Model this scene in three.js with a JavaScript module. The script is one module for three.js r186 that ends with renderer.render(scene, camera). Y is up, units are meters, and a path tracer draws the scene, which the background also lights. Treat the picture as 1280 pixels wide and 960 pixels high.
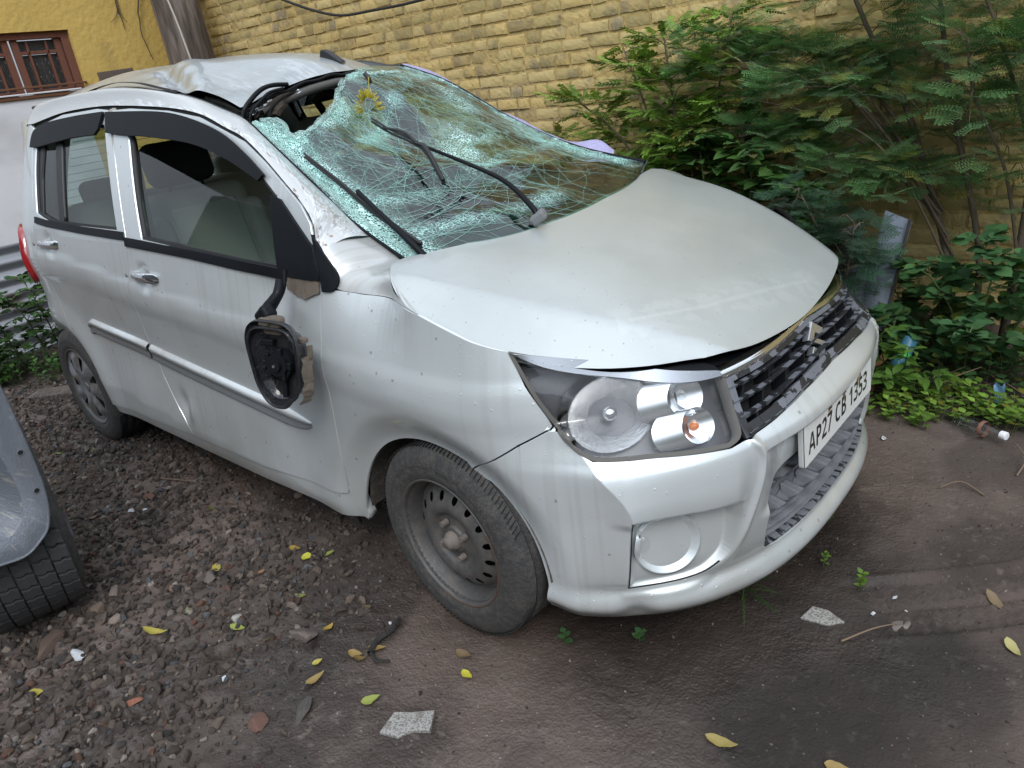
import * as THREE from 'three';
import { mergeGeometries, mergeVertices } from 'three/addons/utils/BufferGeometryUtils.js';
import { RoundedBoxGeometry } from 'three/addons/geometries/RoundedBoxGeometry.js';

// ---------- camera, sky, sun, exposure ----------
const scene = new THREE.Scene();
const camera = new THREE.PerspectiveCamera(54.736, 4 / 3, 0.05, 600);
camera.position.set(2.5064, 1.4295, 1.8222);
{
  const r = new THREE.Vector3(0.75746, -0.12506, -0.64079), u = new THREE.Vector3(-0.17008, 0.90980, -0.37860), b = new THREE.Vector3().crossVectors(r, u);
  camera.quaternion.setFromRotationMatrix(new THREE.Matrix4().makeBasis(r, u, b));
}
const SUN = new THREE.Vector3(0.56, 0.80, 0.58).normalize();
{ // an even bright overcast: brightest high up towards the hidden sun, greyer at the horizon
  const W = 256, Hh = 128, d = new Float32Array(W * Hh * 4), v = new THREE.Vector3();
  for (let j = 0; j < Hh; j++) for (let i = 0; i < W; i++) {
    const th = (j + .5) / Hh * Math.PI - Math.PI / 2, ph = ((i + .5) / W - .5) * 2 * Math.PI;
    v.set(Math.cos(th) * Math.cos(ph), Math.sin(th), Math.cos(th) * Math.sin(ph));
    const up = Math.max(0, v.y), g = Math.max(0, v.dot(SUN));
    const cl = 1 + .10 * Math.sin(3.1 * v.x + 5 * v.y) * Math.sin(4.3 * v.z + 1.7);
    const L = v.y < 0 ? .35 : (.28 + .85 * up + 1.7 * Math.pow(g, 7)) * cl, o = (j * W + i) * 4;
    d[o] = L * .90; d[o + 1] = L * 1.0; d[o + 2] = L * 1.13; d[o + 3] = 1;
  }
  const t = new THREE.DataTexture(d, W, Hh, THREE.RGBAFormat, THREE.FloatType);
  t.mapping = THREE.EquirectangularReflectionMapping; t.magFilter = THREE.LinearFilter; t.needsUpdate = true;
  scene.background = t; scene.environment = t;
}
const sun = new THREE.DirectionalLight(0xfff8f0, .85);
sun.position.copy(SUN).multiplyScalar(20); sun.castShadow = true; sun.shadow.radius = 28;
Object.assign(sun.shadow.camera, { left: -8, right: 8, top: 8, bottom: -8, near: 1, far: 60 }); sun.shadow.mapSize.set(2048, 2048);
scene.add(sun, sun.target);
const renderer = new THREE.WebGLRenderer({ antialias: true });
renderer.setSize(1024, 768); renderer.shadowMap.enabled = true; renderer.shadowMap.type = THREE.PCFSoftShadowMap;
renderer.toneMapping = THREE.LinearToneMapping; renderer.toneMappingExposure = 1.3;
// ---------- body surfaces (metres, car frame: x forward, y up, +z the driver's side) ----------
const clamp = (v, a = 0, b = 1) => Math.min(b, Math.max(a, v));
const lerp = (a, b, t) => a + (b - a) * t;
const sstep = (a, b, v) => { const t = clamp((v - a) / (b - a)); return t * t * (3 - 2 * t); };
const gauss = (v, w) => Math.exp(-(v * v) / (w * w));
// piecewise linear table lookup
function tab(t, x) {
  if (x <= t[0][0]) return t[0][1];
  for (let i = 1; i < t.length; i++) if (x <= t[i][0]) { const u = (x - t[i - 1][0]) / (t[i][0] - t[i - 1][0]); return lerp(t[i - 1][1], t[i][1], u); }
  return t[t.length - 1][1];
}
// smooth (Catmull-Rom) table
function ctab(t, x) {
  const n = t.length; if (x <= t[0][0]) return t[0][1]; if (x >= t[n - 1][0]) return t[n - 1][1];
  let i = 1; while (x > t[i][0]) i++;
  const [x0, y0] = t[i - 1], [x1, y1] = t[i], h = x1 - x0, u = (x - x0) / h;
  const m0 = i > 1 ? (y1 - t[i - 2][1]) / (x1 - t[i - 2][0]) : (y1 - y0) / h, m1 = i < n - 1 ? (t[i + 1][1] - y0) / (t[i + 1][0] - x0) : (y1 - y0) / h;
  const u2 = u * u, u3 = u2 * u;
  return (2 * u3 - 3 * u2 + 1) * y0 + (u3 - 2 * u2 + u) * h * m0 + (-2 * u3 + 3 * u2) * y1 + (u3 - u2) * h * m1;
}
const AX = 1.2125, XF = 1.2, ZF = 0.795, LF = 0.765, NF = 2.6, XR = -1.15, LR = 0.60, NR = 2.5;
// plan curve: domain coordinate a = x on the straight side; beyond XF it is arc length round the nose, beyond XR round the tail
const planTab = (() => {
  const make = (L, n) => { const pts = [], N = 400; let s = 0, px = 0, pz = ZF; for (let i = 0; i <= N; i++) { const t = i / N * Math.PI / 2, z = ZF * Math.pow(Math.cos(t), 2 / n), x = L * Math.pow(Math.sin(t), 2 / n); if (i) s += Math.hypot(x - px, z - pz); px = x; pz = z; pts.push([s, x, z]); } return pts; };
  return { f: make(LF, NF), r: make(LR, NR) };
})();
const AF = XF + planTab.f[400][0], AR = XR - planTab.r[400][0];   // a at the centre of the nose / tail
function planAt(list, s) { let lo = 0, hi = list.length - 1; while (hi - lo > 1) { const m = (lo + hi) >> 1; if (list[m][0] > s) hi = m; else lo = m; } const u = clamp((s - list[lo][0]) / (list[hi][0] - list[lo][0] || 1)); return [lerp(list[lo][1], list[hi][1], u), lerp(list[lo][2], list[hi][2], u)]; }
function plan(a) {           // -> x, z, nx, nz on the right-hand half; past the centre it goes on, mirrored
  if (a > AF) { const [x, z, nx, nz] = plan(2 * AF - a); return [x, -z, nx, -nz]; }
  if (a < AR) { const [x, z, nx, nz] = plan(2 * AR - a); return [x, -z, nx, -nz]; }
  let x, z, n, L, dx, sg;
  if (a > XF) { [x, z] = planAt(planTab.f, a - XF); n = NF; L = LF; dx = x; sg = 1; x += XF; }
  else if (a < XR) { [x, z] = planAt(planTab.r, XR - a); n = NR; L = LR; dx = x; sg = -1; x = XR - x; }
  else return [a, ZF, 0, 1];
  let nx = Math.pow(dx / L, n - 1) / L, nz = Math.pow(Math.max(z, 0) / ZF, n - 1) / ZF; const l = Math.hypot(nx, nz) || 1;
  return [x, z, sg * nx / l, nz / l];
}
const ARCH = [[1.19, .245, .335], [-1.23, .225, .305]];   // wheel-arch circles: x, y, radius
const creaseTab = [[-1.6, .88], [-1.07, .89], [-.735, .878], [-.3, .84], [.16, .808], [.515, .782], [.857, .745], [1.2, .735]];
const creaseY = (x) => ctab(creaseTab, x);
const beltY = (x) => 1.0 + 0.045 * sstep(0.8, -1.2, x);
function sideInset(x, y) {
  const yc = creaseY(x), yb = beltY(x); let i = 0;
  if (y > yc) { const d = Math.min(y, yb) - yc; i += 0.17 * d * sstep(0, 0.06, d) + 1.3 * d * d * sstep(1.24, 1.06, x) * sstep(.82, 1.08, x); }
  if (y > yb) { const d = y - yb; i += 0.33 * d + 0.14 * d * d; }
  if (y < yc) { const d = yc - y; i += 0.020 * Math.sin(Math.PI * clamp(d / 0.50)) * sstep(0, .08, d); }
  if (y < 0.30) { const d = 0.30 - y; i += d * d * 2.2; }
  // wheel-arch lips: a flange that turns in towards the tyre, with a soft swelling round it
  for (const [cx, cy, R] of ARCH) { const r = Math.hypot(x - cx, y - cy) - R; if (r < .3) { i -= 0.016 * gauss(r - 0.10, 0.09) * sstep(.1, .5, y + .15); i += 0.022 * sstep(0.095, 0.0, r); } }
  return i;
}
const noseTab = [[.12, .10], [.16, .045], [.20, .018], [.26, .022], [.32, .012], [.45, .004], [.52, 0], [.58, .006], [.61, .03], [.65, .065], [.70, .095], [.76, .135], [.82, .18], [.90, .26]];
const noseInset = (y) => ctab(noseTab, y);
function inset(a, y) {
  const s = sstep(XF + .18, XF + .62, a > AF ? 2 * AF - a : a), r = sstep(XR - .15, XR - .5, a < AR ? 2 * AR - a : a);
  const x = clamp(a, -1.75, 1.6);
  let i = lerp(sideInset(x, y), noseInset(y), s);
  i += .036 * sstep(.372, .40, y) * sstep(.562, .545, y) * sstep(XF + .86, XF + .98, a > AF ? 2 * AF - a : a); i = r <= 0 ? i : lerp(i, sideInset(x, Math.min(y, 1.5)) + .25 * Math.max(0, y - .95) + .3 * Math.max(0, .35 - y), r);
  return i;
}
let bodyExtra = () => 0;      // further relief set by the builder (recesses, ridges, dents), metres outward
function B(a, y, out = 0) { const [x, z, nx, nz] = plan(a), o = out - inset(a, y) + bodyExtra(a, y); return [x + nx * o, y, z + nz * o]; }
// bonnet height field
const hoodCrease = [[1.0, .70], [1.083, .667], [1.317, .625], [1.495, .556], [1.652, .474], [1.756, .412], [1.86, .34]];
const hoodTab = [[.90, 1.035], [1.05, 1.012], [1.2, .985], [1.4, .94], [1.6, .878], [1.72, .832], [1.80, .795], [1.86, .755], [1.92, .70]];
function H(x, z) { const q = Math.abs(z) / .70, zc = ctab(hoodCrease, x), w = Math.abs(z) - zc, fold = w > -.014 ? (w > .014 ? w : (w + .014) * (w + .014) / .056) : 0; return ctab(hoodTab, x + .06 * q * q) - .008 * Math.pow(q, 2.6) - .45 * fold * sstep(1.02, 1.2, x); }
// roof height field, windscreen sheet
const roofTab = [[-1.62, 1.47], [-1.45, 1.535], [-1.2, 1.578], [-.8, 1.600], [-.48, 1.594], [-.04, 1.556], [.12, 1.520], [.22, 1.475], [.36, 1.40], [.6, 1.25]];
const roofEdge = [[-.5, -.10], [-.38, -.02], [-.22, .065], [-.05, .175], [.1, .235], [.25, .272], [.40, .302], [.45, .318], [.535, .332]];   // z -> x of the leading edge
function roofY(x, z) {
  const q = Math.abs(z) / .56; let y = ctab(roofTab, x + (.22 - tab(roofEdge, z)) * sstep(-1.0, -.25, x)) - .078 * Math.pow(q, 2.2);
  if (z < 0) y -= .012 * sstep(-.5, .0, x) * sstep(-.2, -.5, z);
  // the buckle above the front door: a sharp fold with a swelling before it and a hollow behind
  const u = (x + .20) * .94 + (z - .44) * .34, w = -(x + .20) * .34 + (z - .44) * .94, len = sstep(-.36, -.16, u) * sstep(.40, .12, u);
  y += len * (.021 * gauss(w + .075, .075) - .040 * gauss(w - .006, .022) - .012 * gauss(w - .06, .05) + .004 * Math.sin(u * 40) * gauss(w, .05));
  y -= .022 * gauss(x - .08, .16) * gauss(z - .36, .12) + .012 * gauss(x + .55, .22) * gauss(z - .2, .15);
  y += .010 * gauss(x + .9, .2) * gauss(z - .3, .16);
  return y;
}
const crv = (pts) => (t) => {   // Catmull-Rom through 3D points, uniform
  const n = pts.length - 1, f = clamp(t) * n, i = Math.min(n - 1, Math.floor(f)), u = f - i, P = (k) => pts[Math.min(n, Math.max(0, k))];
  const a = P(i - 1), b = P(i), c = P(i + 1), d = P(i + 2);
  return [0, 1, 2].map((k) => .5 * (2 * b[k] + (c[k] - a[k]) * u + (2 * a[k] - 5 * b[k] + 4 * c[k] - d[k]) * u * u + (3 * b[k] - a[k] - 3 * c[k] + d[k]) * u * u * u));
};
const wsNear = crv([[1.035, .978, .575], [.82, 1.078, .570], [.66, 1.185, .565], [.50, 1.285, .555], [.37, 1.365, .545]]);
const wsFar = crv([[1.0, 1.025, -.65], [.71, 1.095, -.62], [.44, 1.213, -.58], [.15, 1.38, -.54], [-.08, 1.47, -.50]]);
const wsBase = crv([[1.035, .978, .575], [1.135, .985, .36], [1.165, .99, .12], [1.155, .99, -.15], [1.095, 1.0, -.42], [1.0, 1.025, -.65]]);
const wsTop = crv([[.37, 1.365, .545], [.34, 1.438, .45], [.27, 1.462, .25], [.20, 1.472, .05], [.05, 1.482, -.22], [-.08, 1.47, -.50]]);
let wsNoise = () => 0;
function WS(u, v) {            // u: driver's side 0 to passenger's side 1, v: cowl 0 to roof 1
  const n = wsNear(v), f = wsFar(v), b = wsBase(u), t = wsTop(u), c00 = wsNear(0), c01 = wsNear(1), c10 = wsFar(0), c11 = wsFar(1), o = [];
  for (let k = 0; k < 3; k++) o.push((1 - u) * n[k] + u * f[k] + (1 - v) * b[k] + v * t[k] - ((1 - u) * (1 - v) * c00[k] + (1 - u) * v * c01[k] + u * (1 - v) * c10[k] + u * v * c11[k]));
  const e = 16 * u * (1 - u) * v * (1 - v), s = .055 * e - .085 * gauss(u - .45, .28) * gauss(v - .62, .30) * e + wsNoise(u, v) * Math.min(1, 3 * e);
  o[0] += s * .58; o[1] += s * .81; return o;
}
// ---------- random, noise, textures ----------
function rng(seed) { let s = seed >>> 0; return () => { s = (s + 0x6d2b79f5) | 0; let t = Math.imul(s ^ (s >>> 15), 1 | s); t = (t + Math.imul(t ^ (t >>> 7), 61 | t)) ^ t; return ((t ^ (t >>> 14)) >>> 0) / 4294967296; }; }
const h2 = (i, j, s = 0) => { let t = Math.imul(i, 374761393) + Math.imul(j, 668265263) + Math.imul(s, 974711) | 0; t = Math.imul(t ^ (t >>> 13), 1274126177); return ((t ^ (t >>> 16)) >>> 0) / 4294967296; };
function vnoise(x, y, s = 0, per = 0) {
  const i = Math.floor(x), j = Math.floor(y), u = x - i, v = y - j, a = u * u * (3 - 2 * u), b = v * v * (3 - 2 * v), w = (k) => per ? ((k % per) + per) % per : k;
  return lerp(lerp(h2(w(i), w(j), s), h2(w(i + 1), w(j), s), a), lerp(h2(w(i), w(j + 1), s), h2(w(i + 1), w(j + 1), s), a), b);
}
function fbm(x, y, oct = 4, s = 0, per = 0) { let t = 0, a = .5, n = 0; for (let o = 0; o < oct; o++) { t += a * vnoise(x, y, s + o * 17, per); n += a; x *= 2; y *= 2; per *= 2; a *= .5; } return t / n; }
function tex(W, Hh, fn, srgb = true, repeat = [1, 1]) {     // fn(u, v) -> [r, g, b] (0..1; linear when srgb is false) or a number
  const d = new Uint8Array(W * Hh * 4);
  for (let j = 0; j < Hh; j++) for (let i = 0; i < W; i++) {
    const c = fn((i + .5) / W, (j + .5) / Hh, i, j), o = (j * W + i) * 4, q = typeof c === 'number' ? [c, c, c] : c;
    for (let k = 0; k < 3; k++) { let v = clamp(q[k]); if (srgb) v = v <= .0031308 ? v * 12.92 : 1.055 * Math.pow(v, 1 / 2.4) - .055; d[o + k] = v * 255; }
    d[o + 3] = 255;
  }
  const t = new THREE.DataTexture(d, W, Hh); t.wrapS = t.wrapT = THREE.RepeatWrapping; t.magFilter = THREE.LinearFilter; t.colorSpace = srgb ? THREE.SRGBColorSpace : THREE.NoColorSpace;
  t.repeat.set(...repeat); t.needsUpdate = true; return t;
}
function rep(t, x, y = x) { const c = t.clone(); c.repeat.set(x, y); c.needsUpdate = true; return c; }
const mixc = (a, b, t) => [lerp(a[0], b[0], t), lerp(a[1], b[1], t), lerp(a[2], b[2], t)];
const lin = (r, g, b) => new THREE.Color().setRGB(r, g, b);
// ---------- geometry ----------
const V = (x, y, z) => new THREE.Vector3(x, y, z);
const sub3 = (a, b) => [a[0] - b[0], a[1] - b[1], a[2] - b[2]], add3 = (a, b, k = 1) => [a[0] + b[0] * k, a[1] + b[1] * k, a[2] + b[2] * k];
const cross3 = (a, b) => [a[1] * b[2] - a[2] * b[1], a[2] * b[0] - a[0] * b[2], a[0] * b[1] - a[1] * b[0]], norm3 = (a) => { const l = Math.hypot(...a) || 1; return [a[0] / l, a[1] / l, a[2] / l]; };
function fnormal(F, u, v, sg) { const h = 2e-3, a = sub3(F(u + h, v), F(u - h, v)), b = sub3(F(u, v + h), F(u, v - h)), n = norm3(cross3(a, b)); return [n[0] * sg, n[1] * sg, n[2] * sg]; }
function buf(pos, nor, uv, idx) {
  const g = new THREE.BufferGeometry(); g.setAttribute('position', new THREE.Float32BufferAttribute(pos, 3)); if (nor) g.setAttribute('normal', new THREE.Float32BufferAttribute(nor, 3));
  g.setAttribute('uv', new THREE.Float32BufferAttribute(uv ?? new Array(pos.length / 3 * 2).fill(0), 2)); if (idx) g.setIndex(idx); if (!nor) g.computeVertexNormals(); return g;
}
function smoothLoop(p, n = 6, closed = true) {        // Catmull-Rom a 2D outline; a point with a third entry stays a corner
  const o = [], N = p.length, P = (k) => closed ? p[(k + N) % N] : p[clamp(k, 0, N - 1)];
  for (let i = 0; i < (closed ? N : N - 1); i++) {
    let a = P(i - 1), b = P(i), c = P(i + 1), d = P(i + 2); if (b[2]) a = b; if (c[2]) d = c;
    for (let s = 0; s < n; s++) { const u = s / n; o.push([0, 1].map((k) => .5 * (2 * b[k] + (c[k] - a[k]) * u + (2 * a[k] - 5 * b[k] + 4 * c[k] - d[k]) * u * u + (3 * b[k] - a[k] - 3 * c[k] + d[k]) * u * u * u))); }
  }
  if (!closed) o.push(p[N - 1].slice(0, 2)); return o;
}
const area2 = (p) => { let s = 0; for (let i = 0; i < p.length; i++) { const a = p[i], b = p[(i + 1) % p.length]; s += a[0] * b[1] - b[0] * a[1]; } return s / 2; };
function inside(p, x, y) { let c = false; for (let i = 0, j = p.length - 1; i < p.length; j = i++) { const [xi, yi] = p[i], [xj, yj] = p[j]; if ((yi > y) !== (yj > y) && x < (xj - xi) * (y - yi) / (yj - yi) + xi) c = !c; } return c; }
function segDist(px, py, a, b) { const dx = b[0] - a[0], dy = b[1] - a[1], t = clamp(((px - a[0]) * dx + (py - a[1]) * dy) / (dx * dx + dy * dy || 1)); return Math.hypot(px - a[0] - t * dx, py - a[1] - t * dy); }
const lineDist = (p, x, y) => { let d = 1e9; for (let i = 1; i < p.length; i++) d = Math.min(d, segDist(x, y, p[i - 1], p[i])); return d; };
const polyDist = (p, x, y) => { let d = 1e9; for (let i = 0; i < p.length; i++) d = Math.min(d, segDist(x, y, p[i], p[(i + 1) % p.length])); return inside(p, x, y) ? d : -d; };
function densify(p, m) { const o = []; for (let i = 0; i < p.length; i++) { const a = p[i], b = p[(i + 1) % p.length], n = Math.max(1, Math.ceil(Math.hypot(b[0] - a[0], b[1] - a[1]) / m)); for (let k = 0; k < n; k++) o.push([lerp(a[0], b[0], k / n), lerp(a[1], b[1], k / n)]); } return o; }
function keyhole(o, h) { let bi = 0, bj = 0, bd = 1e9; o.forEach((a, i) => h.forEach((b, j) => { const d = Math.hypot(a[0] - b[0], a[1] - b[1]); if (d < bd) { bd = d; bi = i; bj = j; } })); const hh = [...h.slice(bj), ...h.slice(0, bj + 1)]; return [...o.slice(0, bi + 1), ...hh, ...o.slice(bi)]; }
function clipAxis(p, k, lim, sg) { const o = []; for (let i = 0; i < p.length; i++) { const a = p[i], b = p[(i + 1) % p.length], da = sg * (a[k] - lim), db = sg * (b[k] - lim); if (da >= 0) o.push(a); if ((da > 0 && db < 0) || (da < 0 && db > 0)) { const t = da / (da - db), q = [0, 0]; q[k] = lim; q[1 - k] = lerp(a[1 - k], b[1 - k], t); o.push(q); } } return o; }
// a panel: the 2D outline (with holes) of a surface F(u, v), tessellated on a grid, with a turned-in edge all round
function patch(F, outline, { cell = .03, cellV, sg = 1, out = 0, thick = .008, holes = [], uvs = 1, cut = null, dense, back = false } = {}) {
  const cu = cell, cv = cellV ?? cell, fix = (p, w) => (area2(p) * w < 0 ? p.slice().reverse() : p);
  const loops = [fix(densify(outline, dense ?? cell * .7), 1), ...holes.map((h) => fix(densify(h, dense ?? cell * .7), -1))];
  let poly = loops[0]; for (const h of loops.slice(1)) poly = keyhole(poly, h);
  const pos = [], nor = [], uv = [], idx = [], cache = new Map();
  const vert = (u, v) => { const key = Math.round(u * 1e5) + ',' + Math.round(v * 1e5); let i = cache.get(key); if (i === undefined) { const n = fnormal(F, u, v, sg), p = add3(F(u, v), n, out); i = pos.length / 3; pos.push(...p); nor.push(...n); uv.push(u * uvs, v * uvs); cache.set(key, i); } return i; };
  let u0 = 1e9, u1 = -1e9, v0 = 1e9, v1 = -1e9; for (const [u, v] of loops[0]) { u0 = Math.min(u0, u); u1 = Math.max(u1, u); v0 = Math.min(v0, v); v1 = Math.max(v1, v); }
  for (let i = Math.floor(u0 / cu); i * cu < u1; i++) {
    let strip = clipAxis(clipAxis(poly, 0, i * cu, 1), 0, (i + 1) * cu, -1); if (strip.length < 3) continue;
    for (let j = Math.floor(v0 / cv); j * cv < v1; j++) {
      let c = clipAxis(clipAxis(strip, 1, j * cv, 1), 1, (j + 1) * cv, -1); if (c.length < 3) continue;
      c = c.filter((p, k) => { const q = c[(k + 1) % c.length]; return Math.abs(p[0] - q[0]) + Math.abs(p[1] - q[1]) > 1e-6; }); if (c.length < 3 || Math.abs(area2(c)) < 1e-9) continue;
      if (cut && cut((i + .5) * cu, (j + .5) * cv)) continue;
      const vs = c.map((p) => new THREE.Vector2(p[0], p[1])), tris = c.length === 3 ? [[0, 1, 2]] : THREE.ShapeUtils.triangulateShape(vs, []);
      for (const t of tris) { const k = t.map((q) => vert(c[q][0], c[q][1])); if (k[0] !== k[1] && k[1] !== k[2] && k[0] !== k[2]) { const ar = (c[t[1]][0] - c[t[0]][0]) * (c[t[2]][1] - c[t[0]][1]) - (c[t[2]][0] - c[t[0]][0]) * (c[t[1]][1] - c[t[0]][1]); if ((ar > 0) === (sg > 0)) idx.push(k[0], k[1], k[2]); else idx.push(k[0], k[2], k[1]); } }
    }
  }
  if (thick) for (const L of loops) {
    const N = L.length, base = pos.length / 3;
    for (let i = 0; i < N; i++) {
      const [u, v] = L[i], [ua, va] = L[(i + N - 1) % N], [ub, vb] = L[(i + 1) % N], n = fnormal(F, u, v, sg), p = add3(F(u, v), n, out), t = norm3(sub3(F(ub, vb), F(ua, va))), o = cross3(t, n).map((q) => q * sg), m = norm3(add3(n, o)), r = Math.min(.0009, Math.abs(thick) * .3);
      pos.push(...p, ...add3(add3(p, n, -r), o, r * .6), ...add3(p, n, -thick)); nor.push(...n, ...m, ...o); for (let k = 0; k < 3; k++) uv.push(u * uvs, v * uvs);
    }
    for (let i = 0; i < N; i++) { const a = base + i * 3, b = base + ((i + 1) % N) * 3; for (let k = 0; k < 2; k++) idx.push(a + k, a + k + 1, b + k, b + k, a + k + 1, b + k + 1); }
  }
  return buf(pos, nor, uv, idx);
}
// a skin between two 3D curves A(t), C(t); tangents TA(t), TC(t) (metres) steer it across
function loft(A, C, TA, TC, nu, nv, uvw = 1, uvh = 1, sg = 1) {
  const F = (u, v) => { const a = A(u), c = C(u), ta = TA(u), tc = TC(u), v2 = v * v, v3 = v2 * v; return [0, 1, 2].map((k) => (2 * v3 - 3 * v2 + 1) * a[k] + (v3 - 2 * v2 + v) * ta[k] + (-2 * v3 + 3 * v2) * c[k] + (v3 - v2) * tc[k]); };
  return grid(F, nu, nv, uvw, uvh, sg);
}
function grid(F, nu, nv, uvw = 1, uvh = 1, sg = 1, closedU = false) {
  const pos = [], nor = [], uv = [], idx = [];
  for (let j = 0; j <= nv; j++) for (let i = 0; i <= nu; i++) { const u = i / nu, v = j / nv; pos.push(...F(u, v)); nor.push(...fnormal2(F, u, v, sg, closedU)); uv.push(u * uvw, v * uvh); }
  for (let j = 0; j < nv; j++) for (let i = 0; i < nu; i++) { const a = j * (nu + 1) + i, b = a + 1, c = a + nu + 1, d = c + 1; if (sg > 0) idx.push(a, b, c, b, d, c); else idx.push(a, c, b, b, c, d); }
  return buf(pos, nor, uv, idx);
}
function fnormal2(F, u, v, sg, wrap) { const h = 1e-3, w = (t) => wrap ? t : clamp(t), a = sub3(F(w(u + h), v), F(w(u - h), v)), b = sub3(F(u, clamp(v + h)), F(u, clamp(v - h))), n = norm3(cross3(a, b)); return n.map((q) => q * sg); }
const pcurve = (pts) => crv(pts);
function tube(pts, r, seg = 24, rad = 6, closed = false) { const c = new THREE.CatmullRomCurve3(pts.map((p) => V(...p)), closed); const g = new THREE.TubeGeometry(c, seg, r, rad, closed); return g; }
function taper(pts, r0, r1, seg = 16, rad = 6) {   // a tube that thins along its length
  const c = crv(pts), pos = [], uv = [], idx = []; let L = 0, q = c(0);
  for (let i = 0; i <= seg; i++) {
    const t = i / seg, p = c(t), d = norm3(sub3(c(Math.min(1, t + .01)), c(Math.max(0, t - .01)))), a = norm3(cross3(d, Math.abs(d[1]) > .9 ? [1, 0, 0] : [0, 1, 0])), b = cross3(d, a), r = lerp(r0, r1, t); L += Math.hypot(...sub3(p, q)); q = p;
    for (let k = 0; k <= rad; k++) { const w = k / rad * 2 * Math.PI; pos.push(...add3(add3(p, a, r * Math.cos(w)), b, r * Math.sin(w))); uv.push(k / rad * 2 * Math.PI * r0, L); }
  }
  for (let i = 0; i < seg; i++) for (let k = 0; k < rad; k++) { const a = i * (rad + 1) + k, b = a + rad + 1; idx.push(a, a + 1, b, a + 1, b + 1, b); }
  return buf(pos, null, uv, idx);
}
function xf(g, p = [0, 0, 0], r = [0, 0, 0], s = [1, 1, 1]) { return g.applyMatrix4(new THREE.Matrix4().compose(V(...p), new THREE.Quaternion().setFromEuler(new THREE.Euler(...r)), typeof s === 'number' ? V(s, s, s) : V(...s))); }
function basisGeo(g, p, X, Y, Z) { return g.applyMatrix4(new THREE.Matrix4().makeBasis(V(...X), V(...Y), V(...Z)).setPosition(...p)); }
const rbox = (w, h, d, r = .005, s = 2) => new RoundedBoxGeometry(w, h, d, s, Math.min(r, w / 2.01, h / 2.01, d / 2.01));
const merge = (list) => mergeGeometries(list.map((g) => { g = g.index ? g.toNonIndexed() : g; for (const k of Object.keys(g.attributes)) if (!['position', 'normal', 'uv'].includes(k)) g.deleteAttribute(k); if (!g.attributes.uv) g.setAttribute('uv', new THREE.Float32BufferAttribute(new Array(g.attributes.position.count * 2).fill(0), 2)); return g; }));
// ---------- naming ----------
const used = new Map();
function mesh(name, geo, mat, parent) { const m = new THREE.Mesh(Array.isArray(geo) ? merge(geo) : geo, mat); m.name = name; m.castShadow = m.receiveShadow = true; (parent ?? scene).add(m); if (!parent) m.name = numbered(name); return m; }
function numbered(name) { const n = used.get(name) ?? 0; used.set(name, n + 1); return n ? name + '_' + String(n).padStart(3, '0') : name; }
function tag(o, label, category, group) { o.userData.label = label; o.userData.category = category; if (group) o.userData.group = group; return o; }
function thing(name, label, category, [x, y, z] = [0, 0, 0], group) { const o = new THREE.Group(); o.name = numbered(name); o.position.set(x, y, z); scene.add(o); return tag(o, label, category, group); }
function structure(name, geo, mat) { const m = mesh(name, geo, mat); m.userData.kind = 'structure'; return m; }
// ---------- materials ----------
const std = (c, roughness = .7, metalness = 0, o = {}) => new THREE.MeshStandardMaterial({ color: Array.isArray(c) ? lin(...c) : c, roughness, metalness, side: THREE.DoubleSide, ...o });
const phys = (c, roughness = .5, metalness = 0, o = {}) => new THREE.MeshPhysicalMaterial({ color: Array.isArray(c) ? lin(...c) : c, roughness, metalness, side: THREE.DoubleSide, ...o });
const T = {};
T.grain = tex(512, 512, (u, v) => fbm(u * 32, v * 32, 4, 3, 32), false);
T.fine = tex(512, 512, (u, v, i, j) => .5 * h2(i, j, 5) + .5 * fbm(u * 64, v * 64, 2, 9, 64), false);
{ // rain drops: little domes, tile = 0.5 m
  const r = rng(41), N = 1024, d = new Float32Array(N * N);
  for (let k = 0; k < 900; k++) { const cx = r() * N, cy = r() * N, big = r() < .10, R = big ? 3 + r() * 2.5 : 1.3 + r() * 1.5, st = 1 + r() * .5; for (let y = -12; y <= 12; y++) for (let x = -12; x <= 12; x++) { const q = Math.hypot(x, y / st) / R; if (q < 1) { const o = (((cy + y + N) | 0) % N) * N + (((cx + x + N) | 0) % N); d[o] = Math.max(d[o], Math.sqrt(1 - q * q) * Math.min(1, R / 6)); } } }
  T.drops = tex(N, N, (u, v, i, j) => d[j * N + i], false);
}
// pearl silver paint seen as one body-wide coat: dust low down, grey rain streaks, small specks (uv = metres)
const paintFn = (dirt, seed) => (u, v) => {
  const x = u * 4, y = v * 4, low = sstep(.62, .18, y) * .75 + .10, n = fbm(x * 3, y * 3, 4, seed, 0), sp = h2(Math.floor(x * 160), Math.floor(y * 160), seed);
  const streak = sstep(.60, .80, vnoise(x * 95, y * 2.2, seed + 7)) * sstep(.48, .66, fbm(x * 2.6, y * 1.8, 2, seed + 3)) * .40 + Math.pow(fbm(x * 9, y * 3, 3, seed + 7), 3) * .35;
  let c = [.66, .695, .70]; const d = clamp(dirt * (low * sstep(.25, .75, n) + .9 * streak * .5 + .12 * sstep(.5, .8, n)));
  c = mixc(c, [.30, .275, .24], d); if (sp > .9982) c = mixc(c, [.20, .17, .14], .7 * dirt + .15); return c;
};
T.paintSide = tex(2048, 1024, (u, v) => paintFn(.62, 11)(u * 1.5, v * .5));   // 6 m x 2 m
T.paintTop = tex(512, 512, (u, v) => paintFn(.16, 23)(u * .5, v * .5 + .3));
const paintOpts = (map, ru, rv) => ({ map: rep(map, ru, rv), metalness: .42, roughness: .33, clearcoat: .9, clearcoatRoughness: .06, bumpMap: rep(T.drops, 1 / .5), bumpScale: .0007 });
const M = {};
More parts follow.
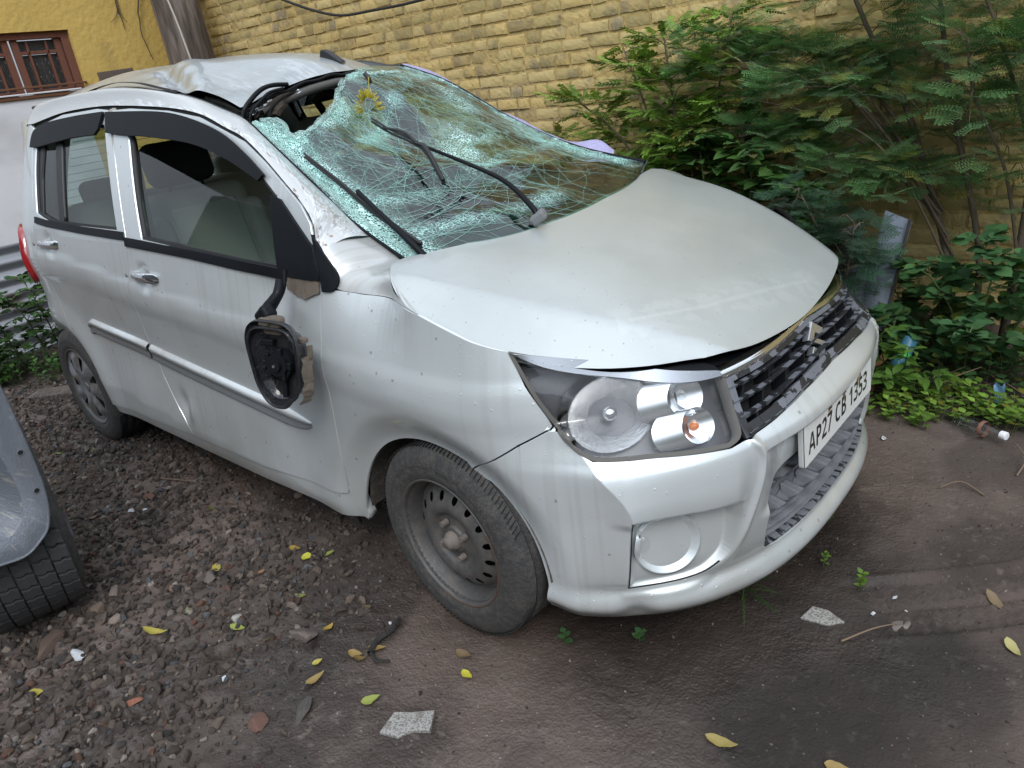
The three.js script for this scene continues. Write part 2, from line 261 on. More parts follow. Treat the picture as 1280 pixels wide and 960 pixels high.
M.paint = phys([1, 1, 1], .34, .40, paintOpts(T.paintSide, 1 / 6, 1 / 2));
T.bonnet = tex(1024, 1024, (u, v) => { // x .9..1.95, z -.8 .. .8: dust film, a long pale graze, specks
  const x = .9 + u * 1.05, z = -.8 + v * 1.6, n = fbm(x * 5, z * 5, 5, 401), f = fbm(x * 40, z * 40, 3, 403); let c = mixc([.50, .525, .515], [.42, .435, .42], sstep(.35, .75, n) * .55 + .15 * f);
  const d = lineDist([[1.62, .46], [1.70, .27], [1.755, .06], [1.80, -.12]], x, z) + .010 * (fbm(x * 30, z * 30, 3, 405) - .5); c = mixc(c, [.68, .70, .69], .32 * gauss(d, .006) + .22 * gauss(d - .03, .03) * sstep(.45, .6, f)); if (h2(Math.floor(u * 420), Math.floor(v * 640), 4) > .9985) c = mixc(c, [.2, .16, .13], .6); return c; });
{ const t = T.bonnet; t.wrapS = t.wrapT = THREE.ClampToEdgeWrapping; t.repeat.set(1 / 1.05, 1 / 1.6); t.offset.set(-.9 / 1.05, .5); t.needsUpdate = true; }
M.bonnetPaint = phys([1, 1, 1], .36, .40, { ...paintOpts(T.paintTop, .5, .5), map: T.bonnet, roughness: .38, clearcoat: .7, clearcoatRoughness: .12 });
M.hoodPaint = phys([1, 1, 1], .34, .40, { ...paintOpts(T.paintTop, .5, .5) });
T.scuff = tex(1024, 512, (u, v) => { // rail: silver coat scraped to white primer in slanting strokes
  const w = fbm(u * 7, v * 3, 3, 61), s = fbm(u * 150 + v * 16, v * 10 - u * 8, 3, 64), t = sstep(.50, .58, s) * sstep(.40, .56, w) * sstep(.16, .4, u), rust = sstep(.70, .76, fbm(u * 60, v * 16, 3, 67)) * sstep(.5, .7, u) * sstep(.45, .3, v) * .8;
  let c = [.54, .55, .54]; c = mixc(c, [.70, .73, .76], t); c = mixc(c, [.30, .27, .25], sstep(.6, .68, fbm(u * 90, v * 18, 2, 69)) * .6 * sstep(.5, .6, w) * sstep(.3, .5, u)); return mixc(c, [.22, .12, .07], rust);
});
T.scuffB = tex(512, 512, (u, v) => fbm(u * 110 + v * 14, v * 8, 3, 64), false);
M.scuffed = phys([1, 1, 1], .42, .2, { map: T.scuff, clearcoat: .5, clearcoatRoughness: .15, bumpMap: T.scuffB, bumpScale: .0005 });
T.roofScuff = tex(1024, 1024, (u, v) => { // roof: long grazes and white scuffs (uv in metres / 2)
  const s = fbm(u * 26 + v * 60, v * 150 - u * 30, 3, 71), w = fbm(u * 5, v * 6, 3, 73), t = sstep(.56, .66, s) * sstep(.48, .62, w); let c = [.38, .405, .41];
  c = mixc(c, [.58, .62, .65], t * .55); return mixc(c, [.30, .29, .27], .30 * sstep(.5, .8, fbm(u * 14, v * 14, 4, 77)));
});
M.roof = phys([1, 1, 1], .38, .25, { map: rep(T.roofScuff, .5), clearcoat: .7, clearcoatRoughness: .12, bumpMap: rep(T.grain, 1.3), bumpScale: .004 });
M.black = std([.012, .012, .013], .45);
M.rubber = std([.018, .018, .019], .62, 0, { bumpMap: rep(T.grain, 8), bumpScale: .0006 });
M.wetBlack = phys([.009, .010, .012], .50, 0, { specularIntensity: .16, clearcoat: .10, clearcoatRoughness: .10, bumpMap: rep(T.drops, 3), bumpScale: .0014 });
M.gloss = phys([.012, .013, .016], .16, 0, { clearcoat: .5, clearcoatRoughness: .06, bumpMap: rep(T.grain, 2.5), bumpScale: .003 });
M.void = std([.006, .006, .006], .9);
M.chrome = phys([.82, .83, .85], .07, 1, { bumpMap: rep(T.drops, 4), bumpScale: .0006 });
M.darkChrome = phys([.40, .41, .43], .13, 1, { bumpMap: rep(T.drops, 4), bumpScale: .0006 });
M.chromeClean = phys([.86, .87, .88], .05, 1);
M.dullTrim = phys([.21, .215, .22], .45, .15, { bumpMap: rep(T.grain, 3), bumpScale: .001 });
T.peel = tex(1024, 1024, (u, v) => { const n = fbm(u * 11, v * 11, 5, 81, 11), e = fbm(u * 40, v * 40, 3, 83, 40), p = sstep(.505, .52, n + (e - .5) * .22); return mixc([.018, .019, .022], [.15, .158, .178], p * (.8 + .2 * e)); });
T.peelB = tex(512, 512, (u, v) => { const n = fbm(u * 13, v * 13, 5, 81, 13), e = fbm(u * 40, v * 40, 3, 83, 40); return 1 - sstep(.49, .53, n + (e - .5) * .22); }, false);
M.peel = phys([1, 1, 1], .38, 0, { map: rep(T.peel, 1.8), bumpMap: rep(T.peelB, 1.8), bumpScale: .0008 });
M.greyPlastic = std([.17, .175, .19], .55, 0, { bumpMap: rep(T.grain, 6), bumpScale: .0006 });
T.tyre = tex(512, 512, (u, v) => { const n = fbm(u * 14, v * 14, 5, 91, 14); const d = fbm(u * 60, v * 60, 3, 92, 60); return mixc([.034, .033, .033], [.085, .076, .066], sstep(.30, .85, n * .55 + d * .45)); });
M.tyre = std([1, 1, 1], .82, 0, { map: rep(T.tyre, 4), bumpMap: rep(T.grain, 10), bumpScale: .0016 });
M.tread = std([1, 1, 1], .7, 0, { map: rep(tex(256, 256, (u, v) => mixc([.050, .050, .054], [.115, .108, .10], sstep(.5, .8, fbm(u * 10, v * 10, 4, 95, 10)))), 4), bumpMap: rep(T.grain, 12), bumpScale: .001 });
T.steel = tex(512, 512, (u, v) => { const n = fbm(u * 6, v * 6, 5, 101, 6), d = fbm(u * 70, v * 70, 3, 102, 70); return mixc([.075, .074, .075], [.135, .120, .105], sstep(.25, .8, n * .6 + d * .4)); });
M.steel = std([1, 1, 1], .55, .30, { map: rep(T.steel, 5), bumpMap: rep(T.grain, 8), bumpScale: .0008 });
M.hubcap = std([1, 1, 1], .5, .2, { map: rep(tex(256, 256, (u, v) => mixc([.19, .19, .20], [.13, .115, .10], sstep(.4, .7, fbm(u * 8, v * 8, 4, 105, 8)))), 4) });
M.rust = std([.16, .07, .035], .9, 0, { bumpMap: rep(T.grain, 8), bumpScale: .002 });
M.liner = std([1, 1, 1], .9, 0, { map: rep(tex(256, 256, (u, v) => mixc([.03, .027, .024], [.15, .125, .10], fbm(u * 8, v * 8, 4, 111, 8))), 3), bumpMap: rep(T.grain, 5), bumpScale: .006 });
M.glass = phys([.62, .72, .69], .02, 0, { transmission: 1, thickness: 0, ior: 1.6 });
M.wsGlass = phys([.36, .60, .52], .04, 0, { transmission: 1, thickness: 0, ior: 1.75, bumpMap: rep(T.grain, 2), bumpScale: .0012 });
M.lens = phys([.97, .97, .97], .015, 0, { transmission: 1, thickness: 0, ior: 1.5, bumpMap: rep(T.drops, 5), bumpScale: .0008 });
M.crack = phys([.42, .74, .66], .25, 0, { transmission: .45, thickness: 0 });
{ // crazed toughened glass: a net of white breaks round dice of clear green
  const r = rng(99), N = 512, C = 42, P = []; for (let j = 0; j < C; j++) for (let i = 0; i < C; i++) P.push([(i + r()) / C, (j + r()) / C, r()]);
  const q = (u, v) => { const ci = Math.floor(u * C), cj = Math.floor(v * C); let a = 9, b = 9, t = 0; for (let y = -1; y < 2; y++) for (let x = -1; x < 2; x++) { const ii = (ci + x + C) % C, jj = (cj + y + C) % C, p = P[jj * C + ii], d = Math.hypot(p[0] + (ci + x - ii) / C - u, p[1] + (cj + y - jj) / C - v); if (d < a) { b = a; a = d; t = p[2]; } else if (d < b) b = d; } return [(b - a) * C, t]; };
  const E = new Float32Array(N * N), K = new Float32Array(N * N); for (let j = 0; j < N; j++) for (let i = 0; i < N; i++) { const [e, t] = q((i + .5) / N, (j + .5) / N); E[j * N + i] = sstep(.20, .06, e); K[j * N + i] = t; }
  T.craze = tex(N, N, (u, v, i, j) => mixc(mixc([.06, .15, .125], [.36, .62, .55], K[j * N + i] ** 2), [.66, .86, .82], E[j * N + i] * .85));
  T.crazeA = tex(N, N, (u, v, i, j) => clamp(E[j * N + i] + .75 * K[j * N + i] ** 2 + .12), false);
}
M.frost = phys([1, 1, 1], .25, 0, { map: rep(T.craze, 3), alphaMap: rep(T.crazeA, 3), transparent: true, clearcoat: .6 });
M.reflector = phys([.80, .82, .84], .17, 1);
M.badge = phys([.60, .62, .65], .30, .85);
M.bowl = phys([.98, .98, .98], .22, 1, { bumpMap: rep(T.grain, 2.2), bumpScale: .02 });
M.reflTube = phys([.72, .74, .76], .24, 1);
M.bezel = std([.10, .10, .11], .35, .1, { bumpMap: rep(T.drops, 5), bumpScale: .001 });
M.amber = phys([.75, .22, .03], .2, 0, { transmission: .3, thickness: 0 });
M.redLamp = phys([.30, .012, .015], .15, 0, { clearcoat: 1 });
M.fabric = std([1, 1, 1], .95, 0, { map: rep(tex(256, 256, (u, v, i, j) => mixc([.50, .49, .44], [.36, .355, .32], ((i >> 3) + (j >> 3)) & 1 ? .5 + .3 * h2(i, j, 3) : .2 * h2(i, j, 4))), 6), bumpMap: rep(T.fine, 6), bumpScale: .002 });
M.darkFabric = std([.035, .036, .04], .95, 0, { bumpMap: rep(T.fine, 6), bumpScale: .002 });
M.beige = std([.34, .325, .285], .7, 0, { bumpMap: rep(T.fine, 4), bumpScale: .0008 });
M.dash = std([.045, .046, .048], .7, 0, { bumpMap: rep(T.fine, 6), bumpScale: .0008 });
M.foam = std([.40, .30, .25], .95, 0, { bumpMap: rep(T.grain, 8), bumpScale: .008 });
M.brokenPlastic = std([.34, .27, .21], .7, 0, { bumpMap: rep(T.grain, 12), bumpScale: .006 });
// ---------- the wrecked hatchback ----------
const FOGP = smoothLoop([[1.748, .470, 1], [1.87, .468], [2.012, .452, 1], [2.015, .40], [1.985, .325], [1.945, .290], [1.90, .272], [1.82, .266], [1.728, .268, 1]], 6);
const RIDGE = smoothLoop([[2.052, .598], [2.075, .545], [2.052, .44], [2.005, .335], [1.955, .275], [1.90, .252], [1.82, .246], [1.72, .248]], 8, false);
const CORNER = smoothLoop([[1.616, .662], [1.676, .591], [1.749, .478], [1.725, .29]], 6, false);
bodyExtra = (a0, y) => {
  const a = a0 > AF ? 2 * AF - a0 : a0; let e = 0;
  if (a > 1.5 && y < .68 && y > .1) {
    const d = polyDist(FOGP, a, y);
    e -= sstep(-.005, .015, d) * lerp(.016, .046, sstep(.25, .45, y));
    e += lerp(.003, .010, sstep(.26, .38, y)) * gauss(lineDist(RIDGE, a, y), .010);
    e += .017 * Math.exp(-lineDist(CORNER, a, y) / .050) * sstep(.2, .3, y);
    if (a > 1.66) e += .012 * sstep(.60, .475, y) * sstep(.44, .47, y) * sstep(2.04, 1.99, a) * sstep(1.68, 1.76, a);
    e += .012 * gauss(y - .215, .03) - .006 * gauss(y - .262, .016) * sstep(1.55, 1.75, a);
    e -= .018 * gauss(a - 1.745, .04) * gauss(y - .20, .035) * (a0 < AF ? 1 : 0);        // the dint in the lip
  }
  if (a0 < 1 && a0 > -1.2) {     // knocks in the doors
    e -= .014 * gauss(a0 + .155, .035) * gauss(y - .415, .05) - .008 * gauss(a0 + .10, .03) * gauss(y - .40, .05);
    e -= .012 * gauss(a0 - .62, .10) * gauss(y - .93, .06) - .006 * gauss(a0 - .78, .05) * gauss(y - .90, .04);
    e -= .006 * gauss(a0 + .45, .16) * gauss(y - .55, .10);
    for (const [c, w] of [[-.15, .062], [-.98, .055]]) { const r = Math.hypot((a0 - c) / w, (y - (c > -.5 ? .905 : .975)) / .055); if (r < 1) e -= .016 * (1 - r * r) ** 1.5; }   // hand recesses behind the handles
  }
  return e;
};
const crushTab = [[-.4, 1], [-.08, .97], [.15, .84], [.44, .52], [.70, .30], [.88, .35], [1.05, 1]];   // the passenger's side is pushed down and in above the belt
const BL = (a, y) => { const p = B(a, y), d = y - 1.0; if (d > 0 && a < 1.05 && a > -.4) { const k = ctab(crushTab, a); return [p[0] - .10 * (1 - k) * d, 1.0 + d * k, -p[2] + (1 - k) * .10 * sstep(0, .1, d)]; } return [p[0], p[1], -p[2]]; };   // passenger's side
const car = thing('wrecked_car', 'silver hatchback with crushed roof, shattered windscreen and torn-off door mirror', 'car');
const shrink = (p, d) => { const s = area2(p) > 0 ? 1 : -1, N = p.length; return p.map((q, i) => { const a = p[(i + N - 1) % N], b = p[(i + 1) % N], e1 = [q[0] - a[0], q[1] - a[1]], e2 = [b[0] - q[0], b[1] - q[1]], l1 = Math.hypot(...e1) || 1, l2 = Math.hypot(...e2) || 1; let nx = -e1[1] / l1 - e2[1] / l2, ny = e1[0] / l1 + e2[0] / l2; const l = Math.hypot(nx, ny) || 1, k = d * s / Math.max(.5, l / 2); return [q[0] + nx / l * k, q[1] + ny / l * k, q[2]]; }); };
const arcPts = (cx, cy, r, t0, t1, n) => { const o = []; for (let i = 0; i <= n; i++) { const t = lerp(t0, t1, i / n) * Math.PI / 180; o.push([cx + r * Math.cos(t), cy + r * Math.sin(t)]); } return o; };
// outlines on the side skin (a, y); driver's side and passenger's side share them
const seamFD = [[.814, .325], [.83, .51], [.838, .639], [.853, .783], [.856, .828], [.863, .914], [.874, .953]];
const seamDD = [[-.132, .293], [-.206, .39], [-.276, .507], [-.310, .632], [-.292, .80], [-.250, .97], [-.241, 1.025], [-.32, 1.22], [-.412, 1.452]];
const frameTopF = [[-.262, 1.449], [.015, 1.426], [.216, 1.397], [.373, 1.352], [.479, 1.321], [.59, 1.267], [.696, 1.206], [.776, 1.158], [.824, 1.112], [.848, 1.056], [.868, 1.0]];
const frontDoorOut = [...[...seamDD], ...frameTopF, ...seamFD.slice().reverse(), [.347, .292]];
const frontHole = smoothLoop([[-.13, 1.035, 1], [-.20, 1.2], [-.272, 1.395, 1], [-.05, 1.380], [.2, 1.352], [.40, 1.302], [.56, 1.240], [.668, 1.176, 1], [.715, .985, 1]], 5);
const rearSeam = [[-1.165, 1.425], [-1.15, 1.25], [-1.128, 1.053], [-1.145, .915], [-1.13, .786], [-1.09, .62], [-1.04, .515], ...arcPts(-1.23, .225, .305, 48, 10, 8), [-.90, .282]];
const rearDoorOut = [...rearSeam.slice().reverse(), [-.85, 1.462], [-.531, 1.464], ...seamDD.slice().reverse(), [-.5, .281]];
const rearHole = smoothLoop([[-1.09, 1.10, 1], [-1.118, 1.25], [-1.12, 1.385, 1], [-.98, 1.415], [-.70, 1.425], [-.455, 1.405, 1], [-.38, 1.22], [-.315, 1.058, 1], [-.86, 1.067], [-1.0, 1.08]], 5);
const archF = arcPts(1.19, .245, .335, 58, 182, 26), archFfront = arcPts(1.19, .245, .335, -12, 58, 16);
const fenderOut = [[1.339, .900], [1.485, .858], [1.521, .781], [1.570, .706], [1.580, .686], [1.499, .645], [1.330, .537], ...archF.slice(2), [.84, .245], ...seamFD, [.925, .949], [1.0, .94], [1.08, .937], [1.16, .935], [1.238, .928]];
const quarterOut = [[-1.165, 1.425], ...rearSeam.slice(1, 7), ...arcPts(-1.23, .225, .305, 48, 178, 22), [-1.60, .22], [-1.95, .24], [-1.95, .9], [-1.80, .98], [-1.72, 1.2], [-1.62, 1.47], [-1.45, 1.48], [-1.25, 1.455]];
const PB = { cell: .028, thick: .013 };
function handle(parent, a, y, side) {
  const F = side > 0 ? B : BL, p = F(a, y), n = fnormal(F, a, y, side), X = norm3(sub3(F(a + .05, y), F(a - .05, y))), Y = cross3(n, X).map((q) => q * 1);
  const bar = []; const N = 20; // a grip bowed away from the door, thickest at its front
  const g = grid((u, v) => { const t = u * 2 - 1, e = Math.sqrt(Math.max(0, 1 - Math.pow(Math.abs(t), 5))), hw = (.0165 + .005 * t) * (.35 + .65 * e), w = v * 2 * Math.PI, bow = .030 - .014 * t * t; const x = t * .112, yy = hw * Math.sin(w), zz = bow + .008 * Math.cos(w) * e; return [0, 1, 2].map((k) => p[k] + X[k] * x + Y[k] * yy + n[k] * zz); }, N, 12, 1, 1, 1);
  g.computeVertexNormals();
  mesh('door_handle', [g], M.chrome, parent);
  const post = [-.085, .085].map((x) => basisGeo(new THREE.CylinderGeometry(.008, .010, .026, 10).rotateX(Math.PI / 2), add3(add3(p, X, x), n, .008), X, Y, n));
  const lock = basisGeo(new THREE.CylinderGeometry(.007, .007, .004, 12).rotateX(Math.PI / 2), add3(add3(p, X, -.09), n, .039), X, Y, n);
  mesh('handle_mount', post[0], M.dullTrim, parent); mesh('handle_mount', post[1], M.dullTrim, parent); mesh('key_lock', lock, M.dullTrim, parent);
}
function makeSide(side) {
  const F = side > 0 ? B : BL, sg = side, near = side > 0, P = { ...PB, sg };
  const fd = mesh('front_door', patch(F, shrink(frontDoorOut, .0032), { ...P, cell: near ? .022 : .04, holes: [frontHole] }), M.paint, car);
  const rd = mesh('rear_door', patch(F, shrink(rearDoorOut, .0032), { ...P, cell: near ? .026 : .04, holes: [rearHole] }), M.paint, car);
  mesh('rear_quarter_panel', patch(F, shrink(quarterOut, .002), { ...P, cell: .035 }), M.paint, car);
  // inner faces of the doors
  const trimF = [[-.25, .33], [-.24, 1.02], [.70, .975], [.80, .9], [.80, .36]], trimR = [[-1.0, .60], [-1.10, 1.05], [-.27, 1.03], [-.30, .33], [-.86, .33]];
  mesh('door_trim', patch(F, trimF, { cell: .08, sg, out: -.055, thick: 0 }), M.beige, fd); mesh('door_trim', patch(F, trimR, { cell: .08, sg, out: -.055, thick: 0 }), M.beige, rd);
  // rocker, arch liner
  mesh('sill', patch(F, [[-.90, .30], [-.5, .300], [-.13, .305], [.35, .312], [.84, .345], [.86, .24], [.3, .222], [-.5, .235], [-.93, .25]], { ...P, out: -.006, thick: .03 }), M.paint, car);
  // window panes, seals and rain visors
  // the driver's pane is wound down a little
  const paneF = [[-.16, .98], ...(near ? [[-.265, 1.325], [-.12, 1.297], [.12, 1.238], [.40, 1.170], [.58, 1.150], [.685, 1.145]] : [[-.285, 1.385], [-.05, 1.385], [.2, 1.352], [.40, 1.302], [.56, 1.24], [.66, 1.18]]), [.735, .96]];
  mesh('window_pane', patch(F, smoothLoop(paneF.map((q, i) => i < 2 || i > 5 ? [...q, 1] : q), 3), { cell: .08, sg, out: -.018, thick: .003 }), M.glass, fd);
  mesh('window_pane', patch(F, rearHole, { cell: .08, sg, out: -.018, thick: .003 }), M.glass, rd);
  const ring = (hole, w, o) => patch(F, shrink(hole, -.002), { cell: .03, sg, out: o, thick: .014, holes: [shrink(hole, w)] });
  mesh('window_seal', ring(frontHole, .011, -.006), M.rubber, fd); mesh('window_seal', ring(rearHole, .010, -.006), M.rubber, rd);
  mesh('belt_moulding', patch(F, [[-.245, 1.037], [.2, 1.018], [.72, .992], [.715, .962], [.2, .992], [-.245, 1.008]], { ...P, out: .007 }), M.wetBlack, fd);
  mesh('belt_moulding', patch(F, [[-1.10, 1.085], [-.98, 1.076], [-.62, 1.062], [-.262, 1.054], [-.255, 1.026], [-.62, 1.036], [-.98, 1.05], [-1.10, 1.06]], { ...P, out: .006 }), M.wetBlack, rd);
  mesh('pillar_trim', patch(F, [[-1.115, 1.08], [-1.14, 1.25], [-1.125, 1.385], [-1.06, 1.39], [-1.07, 1.24], [-1.05, 1.08]], { ...P, out: -.012 }), M.black, rd);
  mesh('window_divider', patch(F, [[-.93, 1.38], [-.875, 1.38], [-.815, 1.075], [-.865, 1.075]], { ...P, out: -.010 }), M.black, rd);
  const visF = smoothLoop([[-.425, 1.441, 1], [-.048, 1.421], [.168, 1.392], [.368, 1.342], [.508, 1.283], [.612, 1.228, 1], [.588, 1.213, 1], [.423, 1.269], [.207, 1.318], [-.091, 1.349], [-.27, 1.361], [-.408, 1.374, 1]], 5);
  const visR = smoothLoop([[-1.150, 1.350, 1], [-1.12, 1.408], [-.986, 1.433], [-.706, 1.443], [-.452, 1.444, 1], [-.48, 1.388, 1], [-.508, 1.372, 1], [-.70, 1.370], [-.911, 1.358], [-1.05, 1.35]], 5);
  mesh('rain_visor', patch(F, visF, { cell: .03, sg, out: .015, thick: .010 }), M.wetBlack, fd); mesh('rain_visor', patch(F, visR, { cell: .03, sg, out: .014, thick: .010 }), M.wetBlack, rd);
  handle(fd, -.145, .908, side); handle(rd, -.99, .977, side);
  // rubbing strip: a rounded bright bead above a grimy flat
  const stripTop = (a) => tab([[-.868, .655], [-.817, .676], [-.351, .640], [.044, .604], [.49, .566], [.688, .545]], a), strip = (a0, a1, doorM) => {
    const g = grid((u, v) => { const a = lerp(a0, a1, u), e = Math.min(1, Math.sqrt(Math.max(0, 1 - Math.pow(Math.max(0, a0 < -.5 ? (-.82 - a) / .055 : (a - .50) / .195), 2)))), yt = stripTop(a) - (a > .5 ? .016 * Math.pow((a - .5) / .19, 2) : 0), h = .068 * (a0 < -.5 ? .55 + .45 * e : Math.max(.05, e)), y = yt - h * v; const o = .019 * Math.min(1, Math.sin(Math.PI * Math.min(.5, v * 2.2)) + .001) * (v > .42 ? .70 : 1) * (v > .93 ? (1 - v) / .07 : 1) * Math.max(.15, e) - .003; const n = fnormal(F, a, y, sg); return add3(F(a, y), n, o); }, 40, 22, 1, 1, sg); g.computeVertexNormals();
    const half = (lo, hi) => { const c = g.clone(), idx = []; for (let j = 0; j < 22; j++) if (j >= lo && j < hi) for (let i = 0; i < 40; i++) { const q = j * 41 + i; const t = sg > 0 ? [q, q + 1, q + 41, q + 1, q + 42, q + 41] : [q, q + 41, q + 1, q + 1, q + 41, q + 42]; idx.push(...t); } c.setIndex(idx); return c; };
    const s = mesh('side_moulding', half(0, 6), M.paint, doorM); mesh('moulding_scrape', half(6, 22), M.dullTrim, s.parent);
  };
  strip(-.868, -.318, rd); strip(-.296, .688, fd);
  // rail above the doors, front pillar
  const O = [[-1.50, 1.36], [-1.30, 1.435], [-1.149, 1.444], [-.85, 1.467], [-.531, 1.469], [-.262, 1.455], [.015, 1.432], [.216, 1.403], [.373, 1.359], [.479, 1.327], [.59, 1.273], [.696, 1.212], [.776, 1.164], [.832, 1.117], [.854, 1.06], [.880, 1.036]];
  const I = [[-1.42, 1.50, .50], [-1.15, 1.515, .545], [-.95, 1.517, .557], [-.69, 1.520, .558], [-.42, 1.522, .558], [-.12, 1.49, .557], [.11, 1.45, .555], [.25, 1.41, .553], [.36, 1.372, .549], [.455, 1.317, .555], [.55, 1.257, .561], [.66, 1.187, .567], [.74, 1.135, .570], [.80, 1.094, .572], [.845, 1.066, .574], [.875, 1.047, .575]];
  const If = [...I.slice(0, 5).map((p) => [p[0], p[1], -p[2]]), [-.18, 1.485, -.525], ...Array.from({ length: 10 }, (_, k) => add3(wsFar(1 - k / 9), [.005, .004, -.012]))], Of = If.map((p, k) => k < 5 ? null : [p[0] - .05, p[1] - .055, p[2] - .05]);
  const n = O.length - 1, ci = crv(near ? I : If), co = (t) => { const f = clamp(t) * n, i = Math.min(n - 1, Math.floor(f)), u = f - i, q = [0, 1].map((k) => lerp(O[i][k], O[i + 1][k], u)); return F(q[0], q[1]); };
  const oSm = crv(O.map((q, k) => (!near && Of[k]) || F(q[0], q[1]))), len = (t) => Math.hypot(...sub3(ci(t), oSm(t)));
  const TA = (t) => { const f = clamp(t) * n, i = Math.min(n - 1, Math.floor(f)), u = f - i, q = [0, 1].map((k) => lerp(O[i][k], O[i + 1][k], u)), d = norm3(sub3(F(q[0], q[1] + .01), F(q[0], q[1]))); const c = norm3(sub3(ci(t), oSm(t))); return norm3(add3(d, c, .9)).map((k) => k * len(t) * 1.15); };
  const TC = (t) => { const c = norm3(sub3(ci(t), oSm(t))), k = sstep(.45, .7, t), w = norm3([c[0] - .25 * k, c[1] - .55, c[2] - .5 * side]); return w.map((q) => q * len(t) * 1.05); };
  mesh('roof_rail', loft(oSm, ci, TA, TC, 120, 10, 1, 1, sg), M.scuffed, car);
  // shoulder between wing, pillar and bonnet
  const O2 = [[.876, 1.036], [.900, 1.0], [.910, .968], [.925, .950], [1.0, .94], [1.08, .937], [1.16, .935], [1.238, .928]], low = near ? 0 : .045, I2 = [[.88, 1.045, .576], [.935, 1.018, .577], [.99, .992, .580], [1.035, .984, .600], [1.05, .990, .655], [1.09, H(1.09, .69) + .003, .69], [1.14, H(1.14, .718) + .003, .718], [1.238, H(1.238, .746) + .001, .746]];
  const o2 = crv(O2.map((q) => F(q[0], q[1] - low))), i2 = crv(I2.map((p) => near ? p : [p[0], p[1] - low, -p[2]])), l2 = (t) => Math.hypot(...sub3(i2(t), o2(t)));
  const yAt = (t) => { const f = clamp(t) * 7, i = Math.min(6, Math.floor(f)); return [0, 1].map((k) => lerp(O2[i][k], O2[i + 1][k], f - i)); };
  const shoulder = loft(o2, i2, (t) => { const q = yAt(t); return norm3(sub3(F(q[0], q[1] + .01), F(q[0], q[1]))).map((k) => k * l2(t) * .95); }, (t) => { const c = sub3(i2(t), o2(t)); return norm3([c[0] * .6, c[1] * .12, c[2]]).map((k) => k * l2(t) * .8); }, 50, 14, .5, .2, sg);
  mesh('front_wing', [patch(F, shrink(near ? fenderOut : fenderOut.map(([a, y]) => [a, y > .84 ? y - .045 : y]), .0022), { ...P, cell: near ? .016 : .04 }), shoulder], M.paint, car);
  if (near) mesh('corner_trim', patch(F, smoothLoop([[.838, 1.085, 1], [.872, 1.045], [.898, 1.014], [.918, .986], [.922, .962], [.905, .945], [.876, .945, 1], [.866, 1.0]], 4), { ...P, cell: .02, out: .008, thick: .02 }), M.wetBlack, car);
  if (near) mesh('mirror_sail', patch(F, [[.645, 1.178], [.690, 1.168], [.845, 1.055], [.866, .995], [.868, .972], [.70, .975]], { ...P, cell: .02, out: .010, thick: .016 }), M.wetBlack, fd);
  // black ribbons behind the shut lines, added for the shade in the gaps
  const gap = (pts, w = .009) => { const f = (t) => { const k = clamp(t) * (pts.length - 1), i = Math.min(pts.length - 2, Math.floor(k)), u = k - i; return [lerp(pts[i][0], pts[i + 1][0], u), lerp(pts[i][1], pts[i + 1][1], u), pts[i + 1][0] - pts[i][0], pts[i + 1][1] - pts[i][1]]; }; return grid((u, v) => { const q = f(u), l = Math.hypot(q[2], q[3]) || 1, a = q[0] - q[3] / l * (v - .5) * 2 * w, y = q[1] + q[2] / l * (v - .5) * 2 * w; return add3(F(a, y), fnormal(F, a, y, sg), -.0095); }, 40, 2, 1, 1, sg); };
  mesh('seam_shade', [gap(seamDD), gap(seamFD), gap(rearSeam), gap(frameTopF), gap([[-.85, 1.463], [-.531, 1.464], [-.262, 1.449]]), gap([[-.90, .284], [-.5, .282], [-.13, .292], [.347, .292], [.82, .326]]), gap([[1.330, .535], [1.499, .643], [1.582, .685]]), gap([[-1.165, 1.425], [-1.0, 1.448], [-.85, 1.462]])], M.void, car);
  mesh('front_arch_liner', grid((u, v) => { const t = lerp(4, 176, u) * Math.PI / 180, r = .34 + .012 * v; return [1.19 + r * Math.cos(t), .245 + r * Math.sin(t), side * lerp(.745, .48, v)]; }, 40, 4, 2, .3), M.liner, car);
  mesh('rear_arch_liner', grid((u, v) => { const t = lerp(0, 180, u) * Math.PI / 180, r = .31 + .012 * v; return [-1.23 + r * Math.cos(t), .225 + r * Math.sin(t), side * lerp(.74, .48, v)]; }, 40, 4, 2, .3), M.liner, car);
  mesh('tail_lamp', patch(F, smoothLoop([[-1.33, .80], [-1.36, .97], [-1.45, 1.03], [-1.75, 1.02], [-1.8, .85], [-1.5, .78]], 4), { cell: .04, sg, out: .022, thick: .03 }), M.redLamp, car);
  return { fd, rd };
}
const R0 = makeSide(1), L0 = makeSide(-1);
